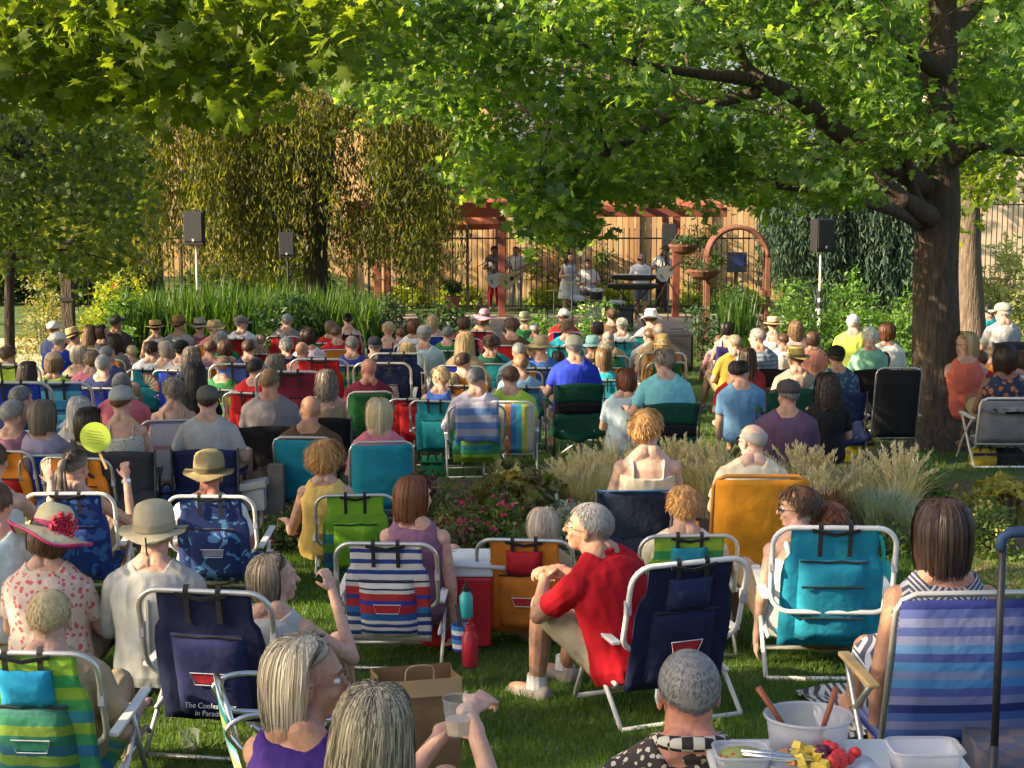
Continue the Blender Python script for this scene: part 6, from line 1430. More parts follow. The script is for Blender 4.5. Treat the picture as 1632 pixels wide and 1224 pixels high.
# utility box on its post in the bed
p=gp(437,11.2); o=empty('utility_box',p,'grey electrical box on a short weathered post in the bed','utility box'); S=F/11.2; h=pt(437,740,11.2).z-p.z; grp_=mat('grey_metal_box',(.42,.43,.42),rough=.5,bump=.1,var=.08)
part('post',MB().box((.0,0,h/2),(.11,.10,h)),mat('weathered_wood',(.20,.17,.14),rough=.9,bump=.6,bscale=20,var=.25),o,bevel=.004)
bz=h-.30; part('box',MB().loft([[(-.06+x,-.05,z),(-.06+x,-.18,z),(-.22+x,-.18,z2),(-.22+x,-.05,z2)] for x,z,z2 in ((0,bz,bz),(0,bz,bz))][:1]+[[(-.06,-.05,bz+.17),(-.06,-.18,bz+.17),(-.22,-.18,bz+.14),(-.22,-.05,bz+.14)]]),grp_,o,bevel=.006)
part('cover',MB().box((-.14,-.12,bz+.18),(.19,.17,.05),Euler((0,R(-10),0)).to_matrix()),grp_,o,bevel=.008); part('conduit',MB().tube([(-.10,-.08,bz),(-.10,-.08,.0)],.014,8).tube([(-.14,-.08,bz),(-.14,-.08,.0)],.011,8),whitepipe,o)
# ================================================================ FRONT ROWS
def at_chair(px,ytop,S,spec,rz=0,htop=.72,force=None):
    """chair whose top edge stands at that point; htop is its real height"""
    Y=F/S; p=pt(px,ytop,Y); k=force or max(.9,min(1.12,(p.z-gz(Y))/htop)); loc=Vector((p.x,Y+.25,p.z-htop*k)); kw=dict(spec[3]) if len(spec)>3 else {}
    f=mkchair(spec); f(loc+Matrix.Rotation(R(rz),3,'Z')@Vector((0,0,0)),R(rz),k)
front='front rows of the audience'
def hero(px,top,S,label,**kw):
    kw.setdefault('near',True); kw.setdefault('group',front); hr=kw.pop('hair'); sh_=kw.pop('shirt'); return person(px,top,S,label,hr,sh_,**kw)
navyc=cloth((.014,.018,.055),'navy_canvas')
# woman in the pink trimmed sun hat
pinktrim=mat('pink_ribbon',(.55,.04,.16),rough=.6,var=.15)
fl=print_mat('pink_floral',(.62,.50,.42),(.58,.10,.12),34,.40)
o,H,s=hero(76,800,345,'woman in a cream sun hat trimmed in pink, pink floral blouse',hair=('bobshort','brown'),shirt=('tee',fl),pose='flat',sex='f',hat_=('sun',(.66,.58,.36),pinktrim,1.04,-14),roll=20,yaw=20,fat=1.18,arms='lap')
hm=H@Matrix.Translation((0,-.01,.035))@Euler((R(-14),0,0)).to_matrix().to_4x4()@Matrix.Scale(1.04,4)
mb=MB(); mb.tube([((.190)*math.cos(t),(.212)*math.sin(t),-.040-.004+.028*math.cos(2*t)+.006*math.sin(5*t)) for t in [2*math.pi*i/40 for i in range(40)]],.007,6,closed=True); part('hat_trim',mb,pinktrim,o,smooth=True,M=hm)
mb=MB()
for k in range(5):
    for i in range(5+k):
        a=2*math.pi*i/(5+k)+k*.7; rr=.010+.011*k; c=Vector((rr*math.cos(a),.012-.005*k,rr*math.sin(a))); Rm=Matrix.Rotation(-a,3,'Y')@Matrix.Rotation(R(38+9*k),3,'Z')
        mb.ell(c,(.017,.004,.015),Rm,8,5)
part('hat_flower',mb,mat('silk_rose',(.55,.03,.07),rough=.6,var=.3,vscale=60),o,smooth=True,M=hm@Matrix.Translation((.03,-.135,.02))@Matrix.Scale(1.1,4))
# man in the khaki brimmed hat
o,H,s=hero(245,795,338,'man in a khaki brimmed hat and loose pale grey shirt',hair=('short','grey'),shirt=('long',cloth((.40,.40,.38),'linen_shirt')),pose='flat',hat_=('safari',(.42,.37,.25),cloth((.34,.29,.19)),1.08,0),fat=1.02,pants=('long','charcoal'),arms='lap')
part('chin_cord',MB().tube([(0,-.19,.03),(.005,-.20,-.03),(.008,-.195,-.055)],.004,6),webblack,o,M=H)
part('shirt_pleat',MB().sheet([[(x,-.158-.0*z+d,z) for x,d in ((-.012,0),(-.006,-.012),(.006,-.012),(.012,0))] for z in (.18,.30,.42,.5)],.002),cloth((.40,.40,.38),'linen_shirt'),o)
# blond child sized head in the green striped chair, front left
hero(78,935,490,'short golden blond head above the green striped chair, front left',inS=480,hair=('short','blond'),shirt=('tee','tan'),arms='rest',pants=('long','khaki'))
gs=bands('green_stripe_canvas',[(.02,.16,.16),(.20,.34,.04),(.03,.24,.12),(.02,.14,.30),(.03,.25,.10),(.22,.36,.04),(.02,.20,.28),(.05,.30,.08),(.24,.40,.04),(.03,.28,.08),(.26,.46,.04),(.22,.44,.04)],rep=1)
gp2=bands('green_stripe_pouch',[(.01,.08,.14),(.02,.14,.16),(.16,.28,.04),(.02,.12,.2),(.02,.16,.10),(.18,.30,.04),(.03,.20,.12),(.02,.14,.12)],rep=1)
at_chair(60,1027,480,('b','green and blue striped backpack chair with a sky blue pocket, front left',gs,dict(pouch=gp2,second=cloth((.03,.36,.62)),badge=True,badgecol=(.03,.2,.12))),rz=-4)
# navy chair with printed lettering
at_chair(354,930,417,('b','navy backpack chair with white lettering and folded flap, front left',navyc,dict(pouch=cloth((.035,.04,.12)),badge=True,pouchtop=.66)),rz=-9)
ch=[o_ for o_ in bpy.data.objects if o_.name.startswith('beach_chair') and 'white lettering' in o_.get('label','')][0]
def lettering(lines,size,m,parent,loc,rot):
    for i,t in enumerate(lines):
        c=bpy.data.curves.new('lettering','FONT'); c.body=t; c.size=size; c.align_x='CENTER'; c.extrude=.0006; q0=bpy.data.objects.new('tmp',c); COL.objects.link(q0); me=bpy.data.meshes.new_from_object(q0.evaluated_get(bpy.context.evaluated_depsgraph_get())); bpy.data.objects.remove(q0); q=link('lettering',me,None,parent); me.materials.clear(); me.materials.append(m); q.location=Vector(loc)-Vector((0,0,i*size*1.05)); q.rotation_euler=rot
lettering(['The Coolest Spot','in Paradise'],.034,mat('white_print',(.7,.7,.7),var=0),ch,(.0,-.318,.262),(R(75),0,0))
hero(438,878,395,'woman with ash brown bob raising a hand to her face, behind the navy chair',inS=417,hair=('bobshort','ash'),shirt=('sleeveless','lightgrey'),sex='f',yaw=-55,pitch=-6,arms=['lap',((.30,.12,.52),(.16,.26,.80),(.8,-.5,.1),dict(d=(-.35,.1,.9),curl=50))],face=-12)
# grey blond woman with glasses, profile to the right
o,H,s=hero(492,1008,560,'woman with chin length silver blond hair and thin glasses, turned right',hair=('bob','greyblond'),shirt=('sleeveless',cloth((.045,.02,.16))),sex='f',yaw=-55,face=-30,specs='wire',bits=True,sk='tan',hairdense=2.2)
aqs=bands('aqua_stripe_webbing',[(.10,.42,.36),(.55,.60,.15),(.02,.30,.30),(.40,.60,.62),(.45,.55,.12),(.35,.55,.60)],rep=1.6)
chrome=mat('polished_aluminium',(.75,.74,.70),rough=.18,metal=1,var=0)
at_chair(478,1106,520,('l','aqua and yellow striped lawn chair with bright tubular arms',aqs,dict(frame=chrome,arms=False,h=.56,base=.24)),rz=-74)
ac=[o_ for o_ in bpy.data.objects if o_.name.startswith('lawn_chair')][-1]
for x in (-.31,.31): part('arm_loop',MB().tube([Vector((x*.9,y,z)) for y,z in smooth_path([(-.30,.62,0),(-.34,.70,0),(-.24,.745,0),(-.02,.72,0),(.20,.66,0),(.26,.60,0),(.20,.545,0),(-.10,.56,0),(-.26,.58,0)],4) and [(v.x,v.y) for v in smooth_path([(-.30,.62,0),(-.34,.70,0),(-.24,.745,0),(-.02,.72,0),(.20,.66,0),(.26,.60,0),(.20,.545,0),(-.10,.56,0),(-.26,.58,0)],4)]],.0125,9,closed=True),chrome,ac,smooth=True)
# nearest woman with streaked hair, hands on a cup
o,H,s=hero(598,1082,660,'nearest woman with streaked dark and blond hair, seen from behind',hair=('long','streaked'),shirt=('tee','purple'),sex='f',yaw=-14,roll=4,hairdense=6,arms=[((-.10,.20,.52),(.12,.42,.76),(0,-.3,1),dict(d=(.75,.35,.1),curl=48)),((.34,.12,.50),(.185,.36,.84),(.3,-.3,.9),dict(d=(.5,.7,.15),curl=45))],face=-4)
# red polo man
o,H,s=hero(938,797,420,'grey haired man in a red polo shirt and glasses, looking left',inS=385,hair=('short','grey'),shirt=('polo',cloth((.42,.008,.016),'red_polo')),yaw=35,pitch=-8,face=42,lean=-16,sh=-.10,specs='wire',bits=True,sk='tan',fat=1.0,arms=[((-.24,.34,.50),(-.03,.52,.60),(0,0,1),dict(d=(.8,.45,.1),curl=40)),((.28,.30,.50),(.06,.52,.63),(0,0,1),dict(d=(-.8,.45,.05),curl=40))],legs=[((-.10,.46,.50),(-.10,.50,.09)),((.14,.42,.52),(.20,.62,.09))],pants=('shorts',(.40,.33,.22)),hairdense=2.6,fix=.97)
shoe=mat('grey_sneaker',(.28,.25,.22),rough=.8,bump=.2)
for x,y in ((-.10,.50),(.20,.62)):
    sh_=part('shoe',MB().loft([[Vector((x+w_*math.cos(a),y+yy,.045+h_*math.sin(a)+dz)) for a in [2*math.pi*i/12 for i in range(12)]] for yy,w_,h_,dz in ((-.085,.025,.03,.012),(-.07,.042,.05,.014),(0,.046,.052,.014),(.08,.050,.040,0),(.15,.050,.032,-.006),(.195,.035,.022,-.012),(.205,.012,.010,-.016))]),shoe,o,smooth=True)
    part('sole',MB().loft([[Vector((x+w_,y+yy,z)) for w_,yy in ((-.03,-.085),(.03,-.085),(.05,0),(.054,.10),(.035,.20),(-.035,.20),(-.054,.10),(-.05,0))] for z in (.0,.022)]),mat('white_sole',(.6,.58,.54),var=.05),sh_)
    part('sock',MB().tube([(x,y,.09),(x,y+.0,.155)],[.050,.046],12),mat('white_sock',(.7,.68,.66),bump=.4),o)
at_chair(1047,887,385,('b','navy backpack chair of the man in the red polo, white arms',navyc,dict(pouch=cloth((.016,.022,.065)),badge=True,second=cloth((.018,.028,.085)),frame=whitepipe)),rz=22,htop=.72)
# striped chair, mauve woman
st=bands('nautical_stripe',[(.66,.64,.62),(.02,.05,.22),(.66,.64,.62),(.02,.05,.22),(.66,.64,.62),(.02,.05,.20),(.03,.16,.42),(.45,.03,.04),(.03,.05,.32),(.45,.03,.04),(.66,.64,.62),(.01,.02,.06),(.66,.64,.62),(.02,.05,.26),(.66,.64,.62),(.02,.05,.26),(.66,.64,.62),(.02,.05,.26),(.66,.64,.62)],rep=1,wid=[3,2,3,2,2,2,3,4,2,4,2,1,3,2,3,2,3,2,3])
stp=bands('nautical_pouch',[(.66,.64,.62),(.02,.05,.22),(.66,.64,.62),(.02,.05,.22),(.66,.64,.62),(.02,.12,.40),(.45,.03,.04),(.03,.05,.32),(.45,.03,.04),(.66,.64,.62),(.01,.02,.08),(.66,.64,.62),(.02,.05,.26)],rep=1,wid=[2,2,2,2,2,4,5,3,4,2,1,3,2])
at_chair(622,860,338,('b','white navy and red striped backpack chair in the middle of the front',st,dict(pouch=stp,badge=True)),rz=-3)
o,H,s=hero(662,755,342,'woman with sleek auburn brown hair in a sleeveless mauve top',inS=338,hair=('bob','auburn'),shirt=('sleeveless','mauve'),sex='f',yaw=-38,arms=['lap','down'],face=-6,hairdense=1.8)
part('earring',MB().ell((.084,-.005,-.045),.008),mat('pearl',(.75,.73,.7),rough=.15,var=0),o,smooth=True,M=H)
# curly orange haired woman with lime chair
o,H,s=hero(518,700,272,'woman with wild curly ginger blond hair and yellow top',inS=262,hair=('frizz','orange'),shirt=('sleeveless','yellow'),sex='f',yaw=-20,roll=-6,arms=[((-.26,.03,.40),(-.32,.26,.42),(0,0,1),dict(d=(-.5,.8,.1),curl=30)),'rest'],fat=1.05)
lg=bands('lime_stripe_canvas',[(.02,.20,.26),(.03,.10,.20),(.14,.32,.04),(.02,.18,.2),(.20,.42,.03),(.22,.46,.03),(.26,.52,.03),(.22,.46,.03)],rep=1)
at_chair(562,785,262,('b','lime green backpack chair with dark blue stripes, behind the striped one',lg,dict(pouch=cloth((.20,.44,.03)))),rz=4)
# orange and red chair, head behind
at_chair(846,855,322,('b','orange backpack chair with a red flap beside the red polo',cloth((.62,.20,.025)),dict(pouch=cloth((.58,.19,.03)),second=cloth((.45,.02,.03)),badge=True)),rz=-6)
hero(866,806,300,'pale ash head just above the orange chair with red flap',inS=322,hair=('bobshort','greyblond'),shirt=('tee','tan'),sex='f',near=False)
# green striped chair with curly head
at_chair(1091,848,328,('b','green and teal striped backpack chair between red polo and teal chair',gs,dict(pouch=gp2,badge=False,second=cloth((.02,.22,.3)))),rz=3)
hero(1091,775,318,'person with short curly strawberry blond hair',inS=328,hair=('curly','orange'),shirt=('tee','cream'),fat=1.05)
# teal chair
at_chair(1328,832,345,('b','bright teal backpack chair with two zips and a white bar across',cloth((.015,.24,.36)),dict(pouch=cloth((.02,.26,.38)),bar='front',zips=2,frame=whitepipe,pouchtop=.72,lean=14)),rz=-2)
hero(1272,773,332,'woman in sunglasses with pinned brown hair looking left',inS=345,hair=('tousle','brown'),shirt=('tank','white'),sex='f',yaw=68,specs='dark',bits=True,arms=['down','rest'],face=10)
hero(1325,800,285,'auburn frizzy head half hidden behind the teal chair',hair=('curly','auburn'),shirt=('tee','brown'),near=False,sex='f')
# woman with dark bob in blue striped lawn chair
bs=bands('blue_stripe_sling',[(.02,.16,.42),(.13,.24,.62),(.36,.40,.66),(.13,.24,.62),(.05,.08,.32),(.36,.40,.66),(.16,.22,.58),(.14,.42,.78),(.30,.40,.66),(.14,.42,.78),(.12,.18,.52),(.20,.44,.78),(.40,.44,.7),(.16,.22,.58),(.36,.40,.66),(.16,.22,.58),(.04,.06,.30)],rep=1.0,trans=.5)
zz=print_mat('zigzag_print',(.05,.055,.09),(.42,.42,.46),24,.45,'zigzag')
o,H,s=hero(1503,790,432,'woman with a dark straight bob and navy zigzag top',inS=468,hair=('bob','darkbrown'),shirt=('sleeveless',zz),sex='f',sk='tan',arms=['down','rest'],fat=1.08,pants=('skirt',zz),hairdense=2,legs=[((-.12,.46,.36),(-.12,.66,.08)),((.12,.46,.36),(.12,.66,.08))])
at_chair(1528,925,468,('l','blue and lilac striped lawn chair with a wooden armrest',bs,dict(frame=alu,h=.70,base=.27,w_=.60,armm=wood_arm,woodarm=True)),rz=4,htop=.84)
# man at the very front
agr=print_mat('batik_print',(.02,.018,.018),(.62,.55,.45),34,.42,'check')
o,H,s=hero(1098,1035,735,'nearest man with cropped grey hair and a black patterned collar',hair=('crop','saltpepper'),shirt=('polo',print_mat('batik_print',(.035,.025,.022),(.60,.52,.42),46,.36)),yaw=6,sk='red',hairdense=3.2,arms='lap')
part('collar',MB().tube([Vector((.086*math.cos(t),-.098+.082*math.sin(t),.812+.020*-math.sin(t))) for t in [2*math.pi*i/24 for i in range(24)]],.02,8,closed=True),agr,o,smooth=True)
part('hearing_aid',MB().tube([(-.087,-.020,.015),(-.090,-.026,-.005),(-.086,-.022,-.02)],.0045,6),whiteplastic,o,M=H)
# tank top woman and navy camp chair
o,H,s=hero(1032,650,272,'woman with tousled copper hair in a cream tank top',inS=262,hair=('tousle','orange'),shirt=('tank',(.66,.60,.46)),sex='f',yaw=-32,pitch=-16,fat=1.0,sk='light',fix=1.08)
at_chair(1008,776,262,('c','navy blue camp chair with light blue trim under the tank top',cloth((.02,.03,.06)),dict(trim=cloth((.03,.15,.35)),skirt=True)),htop=.83,rz=2)
# bald man with sunglasses in orange chair
hero(1199,675,300,'bald man in dark sunglasses and cream shirt, turned left',inS=278,hair=('fringe','grey'),shirt=('tee','cream'),yaw=38,specs='dark',bits=True,sk='light',pose='camp')
at_chair(1208,752,278,('l','bright orange sling chair of the bald man',cloth((.66,.27,.02)),dict(frame=mat('orange_frame',(.55,.22,.03),var=.05),h=.66,base=.12,w_=.56,arms=False)),htop=.66)
# felt hat man and palm print chair
palm=print_mat('palm_print',(.012,.03,.14),(.10,.28,.55),9,.42,'noise')
at_chair(342,786,285,('b','dark blue palm print backpack chair under the olive hat',palm,dict(badge=True,frame=whitepipe,badgecol=(.25,.25,.4))),rz=-2)
hero(333,716,276,'man in an olive brimmed hat with reddened neck and white tee',inS=285,hair=('crop','brown'),shirt=('tee','white'),hat_=('safari',(.30,.24,.12),cloth((.10,.08,.04)),1.12,0),sk='red')
# ponytail woman with paddle fan
at_chair(112,781,285,('b','royal blue print backpack chair with white frame under the ponytail',print_mat('blue_print',(.012,.035,.20),(.04,.14,.42),7,.42,'noise'),dict(frame=whitepipe)),rz=2)
o,H,s=hero(120,714,276,'woman with a long brown ponytail holding up a lime paddle fan',inS=285,hair=('pony','ash'),shirt=('tank','pink'),sex='f',yaw=-20,pitch=4,arms=['rest',((.31,.10,.52),(.245,.26,.80),(0,-1,0),dict(d=(-.15,.05,1),curl=62))])
part('watch',MB().tube([(.248,.25,.765),(.245,.255,.79)],.033,12),chrome,o)
p=pt(152,697,8.98); fan=empty('paddle_fan',p,'round lime green paper fan with printed lines held by the ponytail woman','fan'); part('paddle',MB().tube([(0,-.002,0),(0,.002,0)],.088,32),mat('lime_card',(.42,.55,.06),rough=.7,var=.04),fan); part('stick',MB().box((.03,.008,-.12),(.014,.006,.14),Euler((0,R(-22),0)).to_matrix()),wood_arm,fan)
for k,(z,w_) in enumerate(((.035,.07),(.018,.09),(.001,.10),(-.016,.09),(-.033,.07))): part('printed_line',MB().box((-.003,-.0035,z),(w_,.001,.004),Euler((0,R(8),0)).to_matrix()),mat('fan_ink',(.22,.30,.05),var=0),fan)
hero(76,690,238,'woman with bright blond hair above the small royal blue chair',inS=232,hair=('bob','paleblond'),shirt=('tee','white'),sex='f',near=False)
at_chair(82,722,232,('b','plain royal blue chair behind the ponytail',cloth((.02,.06,.32)),dict(straps=False,pouchtop=0)),rz=8)
hero(-14,700,262,'bare armed person cut by the left edge beside the bright blond',hair=('short','brown'),shirt=('tank','white'),sex='f',arms=['lap',((.26,.14,.50),(.22,.30,.74),(0,-1,0),dict(d=(-.3,.2,.9),curl=15,spread=.3))],near=True,sk='fair')
hero(-8,765,300,'dark haired person at the very left edge with pale sleeve',hair=('short','brown'),shirt=('tee','paleblue'),near=False)
# hand held striped pleated fan among the crowd
p=pt(236,610,14.5); o=empty('folding_fan',p,'open folding fan with red edge among the back rows','fan'); mb=MB(); a=[R(-15+i*10) for i in range(13)]
mb.sheet([[(-.02+r_*math.cos(t)*.9,.006*(i%2),-.05+r_*math.sin(t)) for i,t in enumerate(a)] for r_ in (.04,.13)],.002); part('leaf',mb,print_mat('fan_print',(.55,.48,.30),(.35,.14,.08),60,.4),o); part('rim',MB().tube([(-.02+.132*math.cos(t)*.9,.0,-.05+.132*math.sin(t)) for t in a],.006,5),mat('red_edge',(.5,.06,.05),var=0),o)
# ---------------------------------------------------------------- things around the front rows
def ground_at(px,py):
    lo,hi=2,40
    for _ in range(40):
        m_=(lo+hi)/2
        if pt(px,py,m_).z>gz(m_): lo=m_
        else: hi=m_
    return pt(px,py,(lo+hi)/2)
Y=8.0; p=Vector((pt(730,900,Y).x,Y,gz(Y))); o=empty('cooler',p,'red cooler with a white lid beside the striped chair','cooler')
part('body',MB().box((0,0,.19),(.34,.28,.32),taper=1.05),mat('red_plastic',(.50,.02,.03),rough=.4,var=.06),o,bevel=.015); part('lid',MB().box((0,0,.385),(.37,.31,.07),taper=.93),mat('white_lid',(.72,.74,.76),rough=.4,var=.04),o,bevel=.012); part('handle',MB().tube([(-.22,-.02,.30),(-.24,-.18,.42),(.24,-.18,.40),(.22,-.02,.30)],.010,7),whiteplastic,o,smooth=True)
o.scale=(1.0,1.0,1.15)
def bottle(px,py,Y,label,col,h,r_,capc=(.02,.02,.02),z=None):
    t=pt(px,py,Y); o=empty('water_bottle',Vector((t.x,Y,t.z)),label,'bottle'); part('bottle_body',MB().loft([[Vector((rr*math.cos(a),rr*math.sin(a),zz)) for a in [2*math.pi*i/18 for i in range(18)]] for zz,rr in ((0,r_*.9),(.01,r_),(h*.72,r_),(h*.84,r_*.62),(h*.88,r_*.6))]),mat('bottle_paint',col,rough=.3,var=.04),o,smooth=True); part('bottle_cap',MB().tube([(0,0,h*.88),(0,0,h)],r_*.62,14).tube([(-r_*.3,0,h),(0,0,h+.03),(r_*.3,0,h)],.006,6),mat('cap_plastic',capc,var=0),o); return o
bottle(743,985,7.35,'teal water bottle with black cap in the chair arm holder',(.03,.36,.38),.15,.032); bottle(749,1062,7.2,'red water bottle standing on the grass',(.35,.015,.03),.20,.038,(.3,.02,.03))
Y=7.25; t=pt(735,1038,Y); o=empty('cup_holder',t,'small striped fabric cup holder hanging from the striped chair','pouch'); part('pouch',MB().loft([[Vector((rr*math.cos(a),rr*math.sin(a),z)) for a in [2*math.pi*i/14 for i in range(14)]] for z,rr in ((0,.03),(.01,.042),(.13,.046),(.13,.040),(.02,.03))]),bands('holder_stripe',[(.02,.05,.3),(.6,.6,.62),(.03,.2,.5)],rep=2),o); part('strap',MB().sheet([[(-.012,-.03,.12),(.012,-.03,.12)],[(-.03,.02,.22),(-.006,.02,.22)]],.004),webblack,o)
# brown paper bag
Y=5.4; t=Vector((pt(662,1100,Y).x,Y,gz(Y))); o=empty('paper_bag',t,'open brown paper grocery bag behind the streaked hair','paper bag',None,R(14)); h=pt(662,1072,Y).z-t.z; kraft=mat('kraft_paper',(.36,.23,.12),rough=.85,bump=.3,bscale=14,var=.1)
w2,d2=.145,.085; mb=MB(); rows=[]
for z in (0,h*.5,h): rows.append([(-w2,-d2,z),(0,-d2-.004,z),(w2,-d2,z),(w2-.012,0,z),(w2,d2,z),(0,d2+.004,z),(-w2,d2,z),(-w2+.012,0,z),(-w2,-d2,z)])
mb.sheet(rows,.003); part('bag_body',mb,kraft,o); part('bag_base',MB().box((0,0,.004),(w2*2,d2*2,.006)),kraft,o); part('bag_handle',MB().tube(smooth_path([(-.05,-d2,h),(-.04,-d2-.01,h+.05),(.04,-d2-.01,h+.05),(.05,-d2,h)],3),.003,5),kraft,o)
part('rim_fold',MB().sheet([[(-w2-.002,-d2-.006,h-.06),(w2+.002,-d2-.006,h-.06)],[(-w2-.002,-d2-.006,h+.002),(w2+.002,-d2-.006,h+.002)]],.002),mat('kraft_fold',(.42,.28,.15),rough=.85),o)
# clear plastic cup in the hands
clear=mat('clear_plastic',(.85,.87,.88),rough=.08,var=0,trans=.92)
def cup(px,py,Y,label,h=.088,r_=.036):
    t=pt(px,py,Y); o=empty('plastic_cup',t,label,'cup'); part('cup_wall',MB().loft([[Vector((rr*math.cos(a),rr*math.sin(a),z)) for a in [2*math.pi*i/20 for i in range(20)]] for z,rr in ((0,r_*.72),(h,r_),(h,r_-.0015),(.003,r_*.70))]),clear,o,smooth=True); part('rim',MB().tube([(r_*math.cos(a),r_*math.sin(a),h) for a in [2*math.pi*i/24 for i in range(24)]],.0016,5,closed=True),clear,o); part('drink',MB().tube([(0,0,.005),(0,0,h*.45)],[r_*.70,r_*.83],16),mat('pale_wine',(.62,.50,.36),rough=.1,var=0,trans=.5),o)
cup(730,1172,3.50,'clear plastic cup held by the nearest woman'); cup(303,1215,6.2,'clear tumbler of pink drink under the navy chair',.13,.042)
# bags and bits under the trees
def soft_bag(px,py,Y,label,m,w_,h,trim=None,name='tote_bag'):
    t=gp(px,Y); o=empty(name,t,label,'bag'); mb=MB(); rows=[]
    for z,k in ((0,.92),(.02,1),(h*.5,1.04),(h*.9,.9),(h,.72)): rows.append([Vector((w_/2*k*math.copysign(abs(math.cos(a))**.6,math.cos(a)),w_*.3*k*math.copysign(abs(math.sin(a))**.6,math.sin(a))+.01*math.sin(5*a),z+.012*math.sin(3*a)*z/h)) for a in [2*math.pi*i/20 for i in range(20)]])
    mb.loft(rows); part('bag_body',mb,m,o,smooth=True); part('bag_handle',MB().tube(smooth_path([(-w_*.2,-w_*.25,h*.85),(-w_*.12,-w_*.2,h*1.25),(w_*.12,-w_*.2,h*1.25),(w_*.2,-w_*.25,h*.85)],4),.010,6),trim or webblack,o,smooth=True)
    part('bag_trim',MB().box((0,-w_*.31,h*.72),(w_*.9,.012,.025)),trim or webblack,o); return o
soft_bag(1372,600,15.6,'yellow and black insulated bag in front of the oak',mat('yellow_bag',(.55,.42,.02)),.30,.26)
soft_bag(1408,600,15.2,'slumped black bag beside the yellow one',cloth(COLR['black']),.34,.16)
soft_bag(1572,600,15.3,'rounded mustard bag under the grey lawn chair',mat('mustard_bag',(.42,.30,.02)),.26,.17)
soft_bag(1614,600,15.3,'dark bag under the grey lawn chair',cloth(COLR['black']),.28,.16)
soft_bag(688,600,14.6,'green drawstring bag beside the right teal chair',cloth((.03,.30,.10)),.22,.17); soft_bag(212,600,12.6,'striped tote bag on the grass behind the palm print chair',bands('tote_stripe',[(.5,.12,.05),(.55,.52,.48),(.03,.03,.04)],rep=2),.26,.24); soft_bag(262,600,12.9,'small blue and tan bag near the navy camp chair',cloth((.05,.12,.35)),.20,.13)
soft_bag(160,600,12.9,'black bag left of the striped tote',cloth(COLR['charcoal']),.26,.16)
o=soft_bag(1402,600,7.7,'round turquoise bag beside the teal chair',mat('turquoise_bag',(.03,.48,.42),rough=.5),.22,.50,trim=mat('turquoise_trim',(.02,.35,.32)))
# patterned blanket
p=ground_at(1500,1150); o=empty('blanket',p,'crumpled black and white patterned blanket under the lawn chair','blanket'); rows=[]
for i in range(26):
    row=[]
    for j in range(30):
        x=-.55+1.15*j/29; y=-.42+.85*i/25; row.append((x+.02*math.sin(y*9),y,gz(p.y+y)-p.z+.035+.045*noise.noise(Vector((x*4,y*4,2)))+.02*noise.noise(Vector((x*11,y*11,0)))))
    rows.append(row)
part('blanket_cloth',MB().sheet(rows,.006),print_mat('zigzag_wool',(.50,.49,.47),(.05,.05,.06),14,.5,'zigzag'),o,smooth=True)
# folding wagon with upright handle at the right edge
Y=4.35; b=Vector((pt(1610,1100,Y).x+.12,Y+.1,gz(Y))); o=empty('folding_wagon',b,'dark blue plaid folding wagon with upright black handle, right edge','wagon')
hx=pt(1597,900,Y).x-b.x; hz=pt(1597,860,Y).z-b.z; part('handle_pole',MB().tube([(hx,-.1,.30),(hx,-.1,.62)],.014,10).tube([(hx,-.1,.62),(hx,-.1,hz)],.011,10),darkpipe,o,smooth=True)
part('handle_grip',MB().tube([(hx-.006,-.1,hz-.03),(hx-.004,-.1,hz+.005),(hx+.02,-.1,hz+.02),(hx+.20,-.1,hz+.03)],.016,8),mat('blue_grip',(.03,.06,.14),rough=.6),o,smooth=True)
part('wagon_body',MB().sheet([[(-.10,-.12,.48),(.0,-.13,.47),(.45,-.13,.48)],[(-.07,-.12,.30),(.0,-.13,.30),(.45,-.13,.30)],[(-.06,-.11,.10),(.0,-.12,.10),(.45,-.12,.10)]],.02).box((.18,.22,.28),(.5,.6,.34)),print_mat('wagon_plaid',(.012,.02,.055),(.035,.03,.05),16,.5,'check'),o)
for x in (-.02,.40):
    w1=part('wheel',MB().tube([(x,-.17,.09),(x,-.13,.09)],.09,18),webblack,o); part('hub',MB().tube([(x,-.175,.09),(x,-.17,.09)],.03,10),plastic,w1)
# small table with food at the bottom right
Y=3.66; tz=pt(1300,1220,Y).z; p=Vector((pt(1330,1200,Y).x,Y,gz(Y))); th=tz-p.z-.005; o=empty('folding_table',p,'low white folding table carrying the food, bottom right','table')
part('table_top',MB().box((.02,.03,th-.015),(.62,.34,.03)),mat('table_white',(.62,.62,.60),rough=.5,var=.04),o,bevel=.008)
for x in (-.24,.28):
    for y in (-.13,.13): part('leg',MB().tube([(x,y,0),(x*.9,y,th-.03)],.011,8),alu,o)
frost=mat('frosted_plastic',(.62,.62,.68),rough=.3,var=0,trans=.6)
def tub(x,y,label,w_,d_,h,rnd=True):
    o=empty('food_tub',p+Vector((x,y,th)),label,'tub'); e=1 if rnd else .35
    R_=lambda k,z:[Vector((w_/2*k*math.copysign(abs(math.cos(a))**e,math.cos(a)),d_/2*k*math.copysign(abs(math.sin(a))**e,math.sin(a)),z)) for a in [2*math.pi*i/32 for i in range(32)]]
    part('tub_wall',MB().loft([R_(.86,0),R_(.97,h),R_(.95,h),R_(.85,.004)]),frost,o,smooth=True); part('rim',MB().tube([v for v in R_(1.0,h)],.004,6,closed=True),frost,o,smooth=True); return o
t1=tub(-.04,.13,'round frosted plastic tub holding two wooden spoons',.215,.19,.085)
spw=mat('spoon_wood',(.26,.08,.035),rough=.5,bump=.2,bscale=10,var=.2)
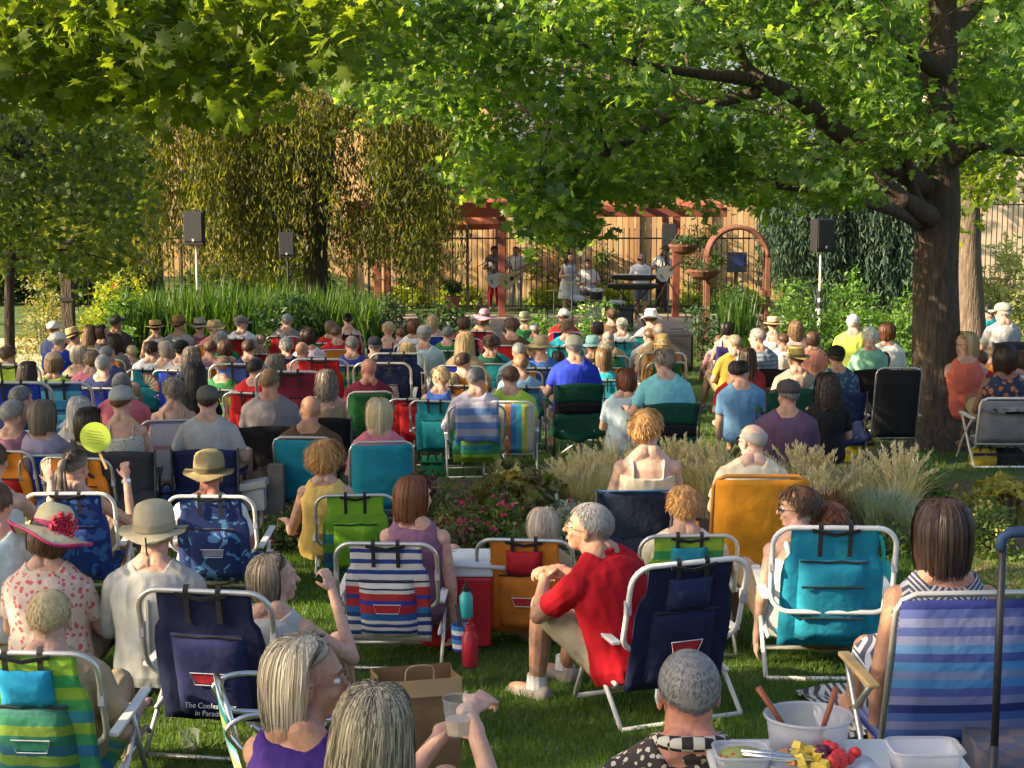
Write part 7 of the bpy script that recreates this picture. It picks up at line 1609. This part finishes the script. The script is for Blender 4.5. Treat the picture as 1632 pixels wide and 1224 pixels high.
for i,(x0,x1,lab) in enumerate(((-.07,-.125,'dark wooden spoon leaning left in the tub'),(.055,.068,'dark wooden spoon standing upright in the tub'))):
    s_=empty('wooden_spoon',p+Vector((-.04,.13,th)),lab,'spoon','wooden spoons in the tub'); part('spoon_handle',MB().tube([(x0*.5,0,.02),(x1,0,.155)],[.006,.0085],8),spw,s_,smooth=True); part('spoon_bowl',MB().ell((x0*.5,0,.018),(.018,.012,.016)),spw,s_,smooth=True)
pl=empty('fruit_plate',p+Vector((-.04,-.03,th)),'white plate of pineapple, berries and strawberries','plate'); 
part('plate',MB().loft([[Vector((rr*math.cos(a),rr*.75*math.sin(a),z)) for a in [2*math.pi*i/32 for i in range(32)]] for z,rr in ((.0,.07),(.022,.128),(.026,.130),(.010,.075))]),mat('white_plate',(.75,.74,.72),rough=.3,var=0),pl,smooth=True)
rf=random.Random(3)
for k in range(40):
    a=rf.uniform(0,6.28); q=rf.uniform(0,.10); x,y=q*math.cos(a),q*.7*math.sin(a); kind='pineapple_chunk' if x<-.0 and x>-.06 else ('strawberry' if x>=0 else 'melon_chunk'); c=dict(pineapple_chunk=(.70,.50,.06),strawberry=(.55,.03,.03),melon_chunk=(.50,.22,.10))[kind]
    if 0<x<.02: kind='blackberry'; c=(.10,.01,.04)
    mb=MB(); 
    if kind in('strawberry','blackberry'): mb.ell((x,y,.032+rf.uniform(0,.014)),(.0155,.014,.017),Euler((rf.uniform(-1,1),rf.uniform(-1,1),0)).to_matrix(),8,6)
    else: mb.box((x,y,.030+rf.uniform(0,.016)),(.026,.022,.018),Euler((rf.uniform(-.5,.5),rf.uniform(-.5,.5),rf.uniform(0,3))).to_matrix(),taper=.8)
    tag(part(kind,mb,mat('fruit',c,rough=.35,var=.15,vscale=60),pl,smooth=kind in('strawberry','blackberry'),bevel=0),None,None)
tg=empty('tongs',p+Vector((-.13,-.05,th+.035)),'steel serving tongs lying across the fruit plate','tongs')
for d in (-1,1): part('tong_arm',MB().tube([(-.10,.01*d,.02),(-.02,.014*d,.012),(.07,.006*d,.0)],[.004,.005,.004],6,flat=1.6),chrome,tg,smooth=True)
tub(.21,-.02,'clear rectangular food box at the right of the fruit plate',.17,.12,.06,False)
t=tub(-.225,-.02,'second clear tub with a green and red salad by the grey head',.13,.12,.05,False)
part('salad',MB().ell((0,0,.035),(.06,.05,.02)),print_mat('salad',(.30,.33,.08),(.5,.05,.04),60,.35),t,smooth=True)
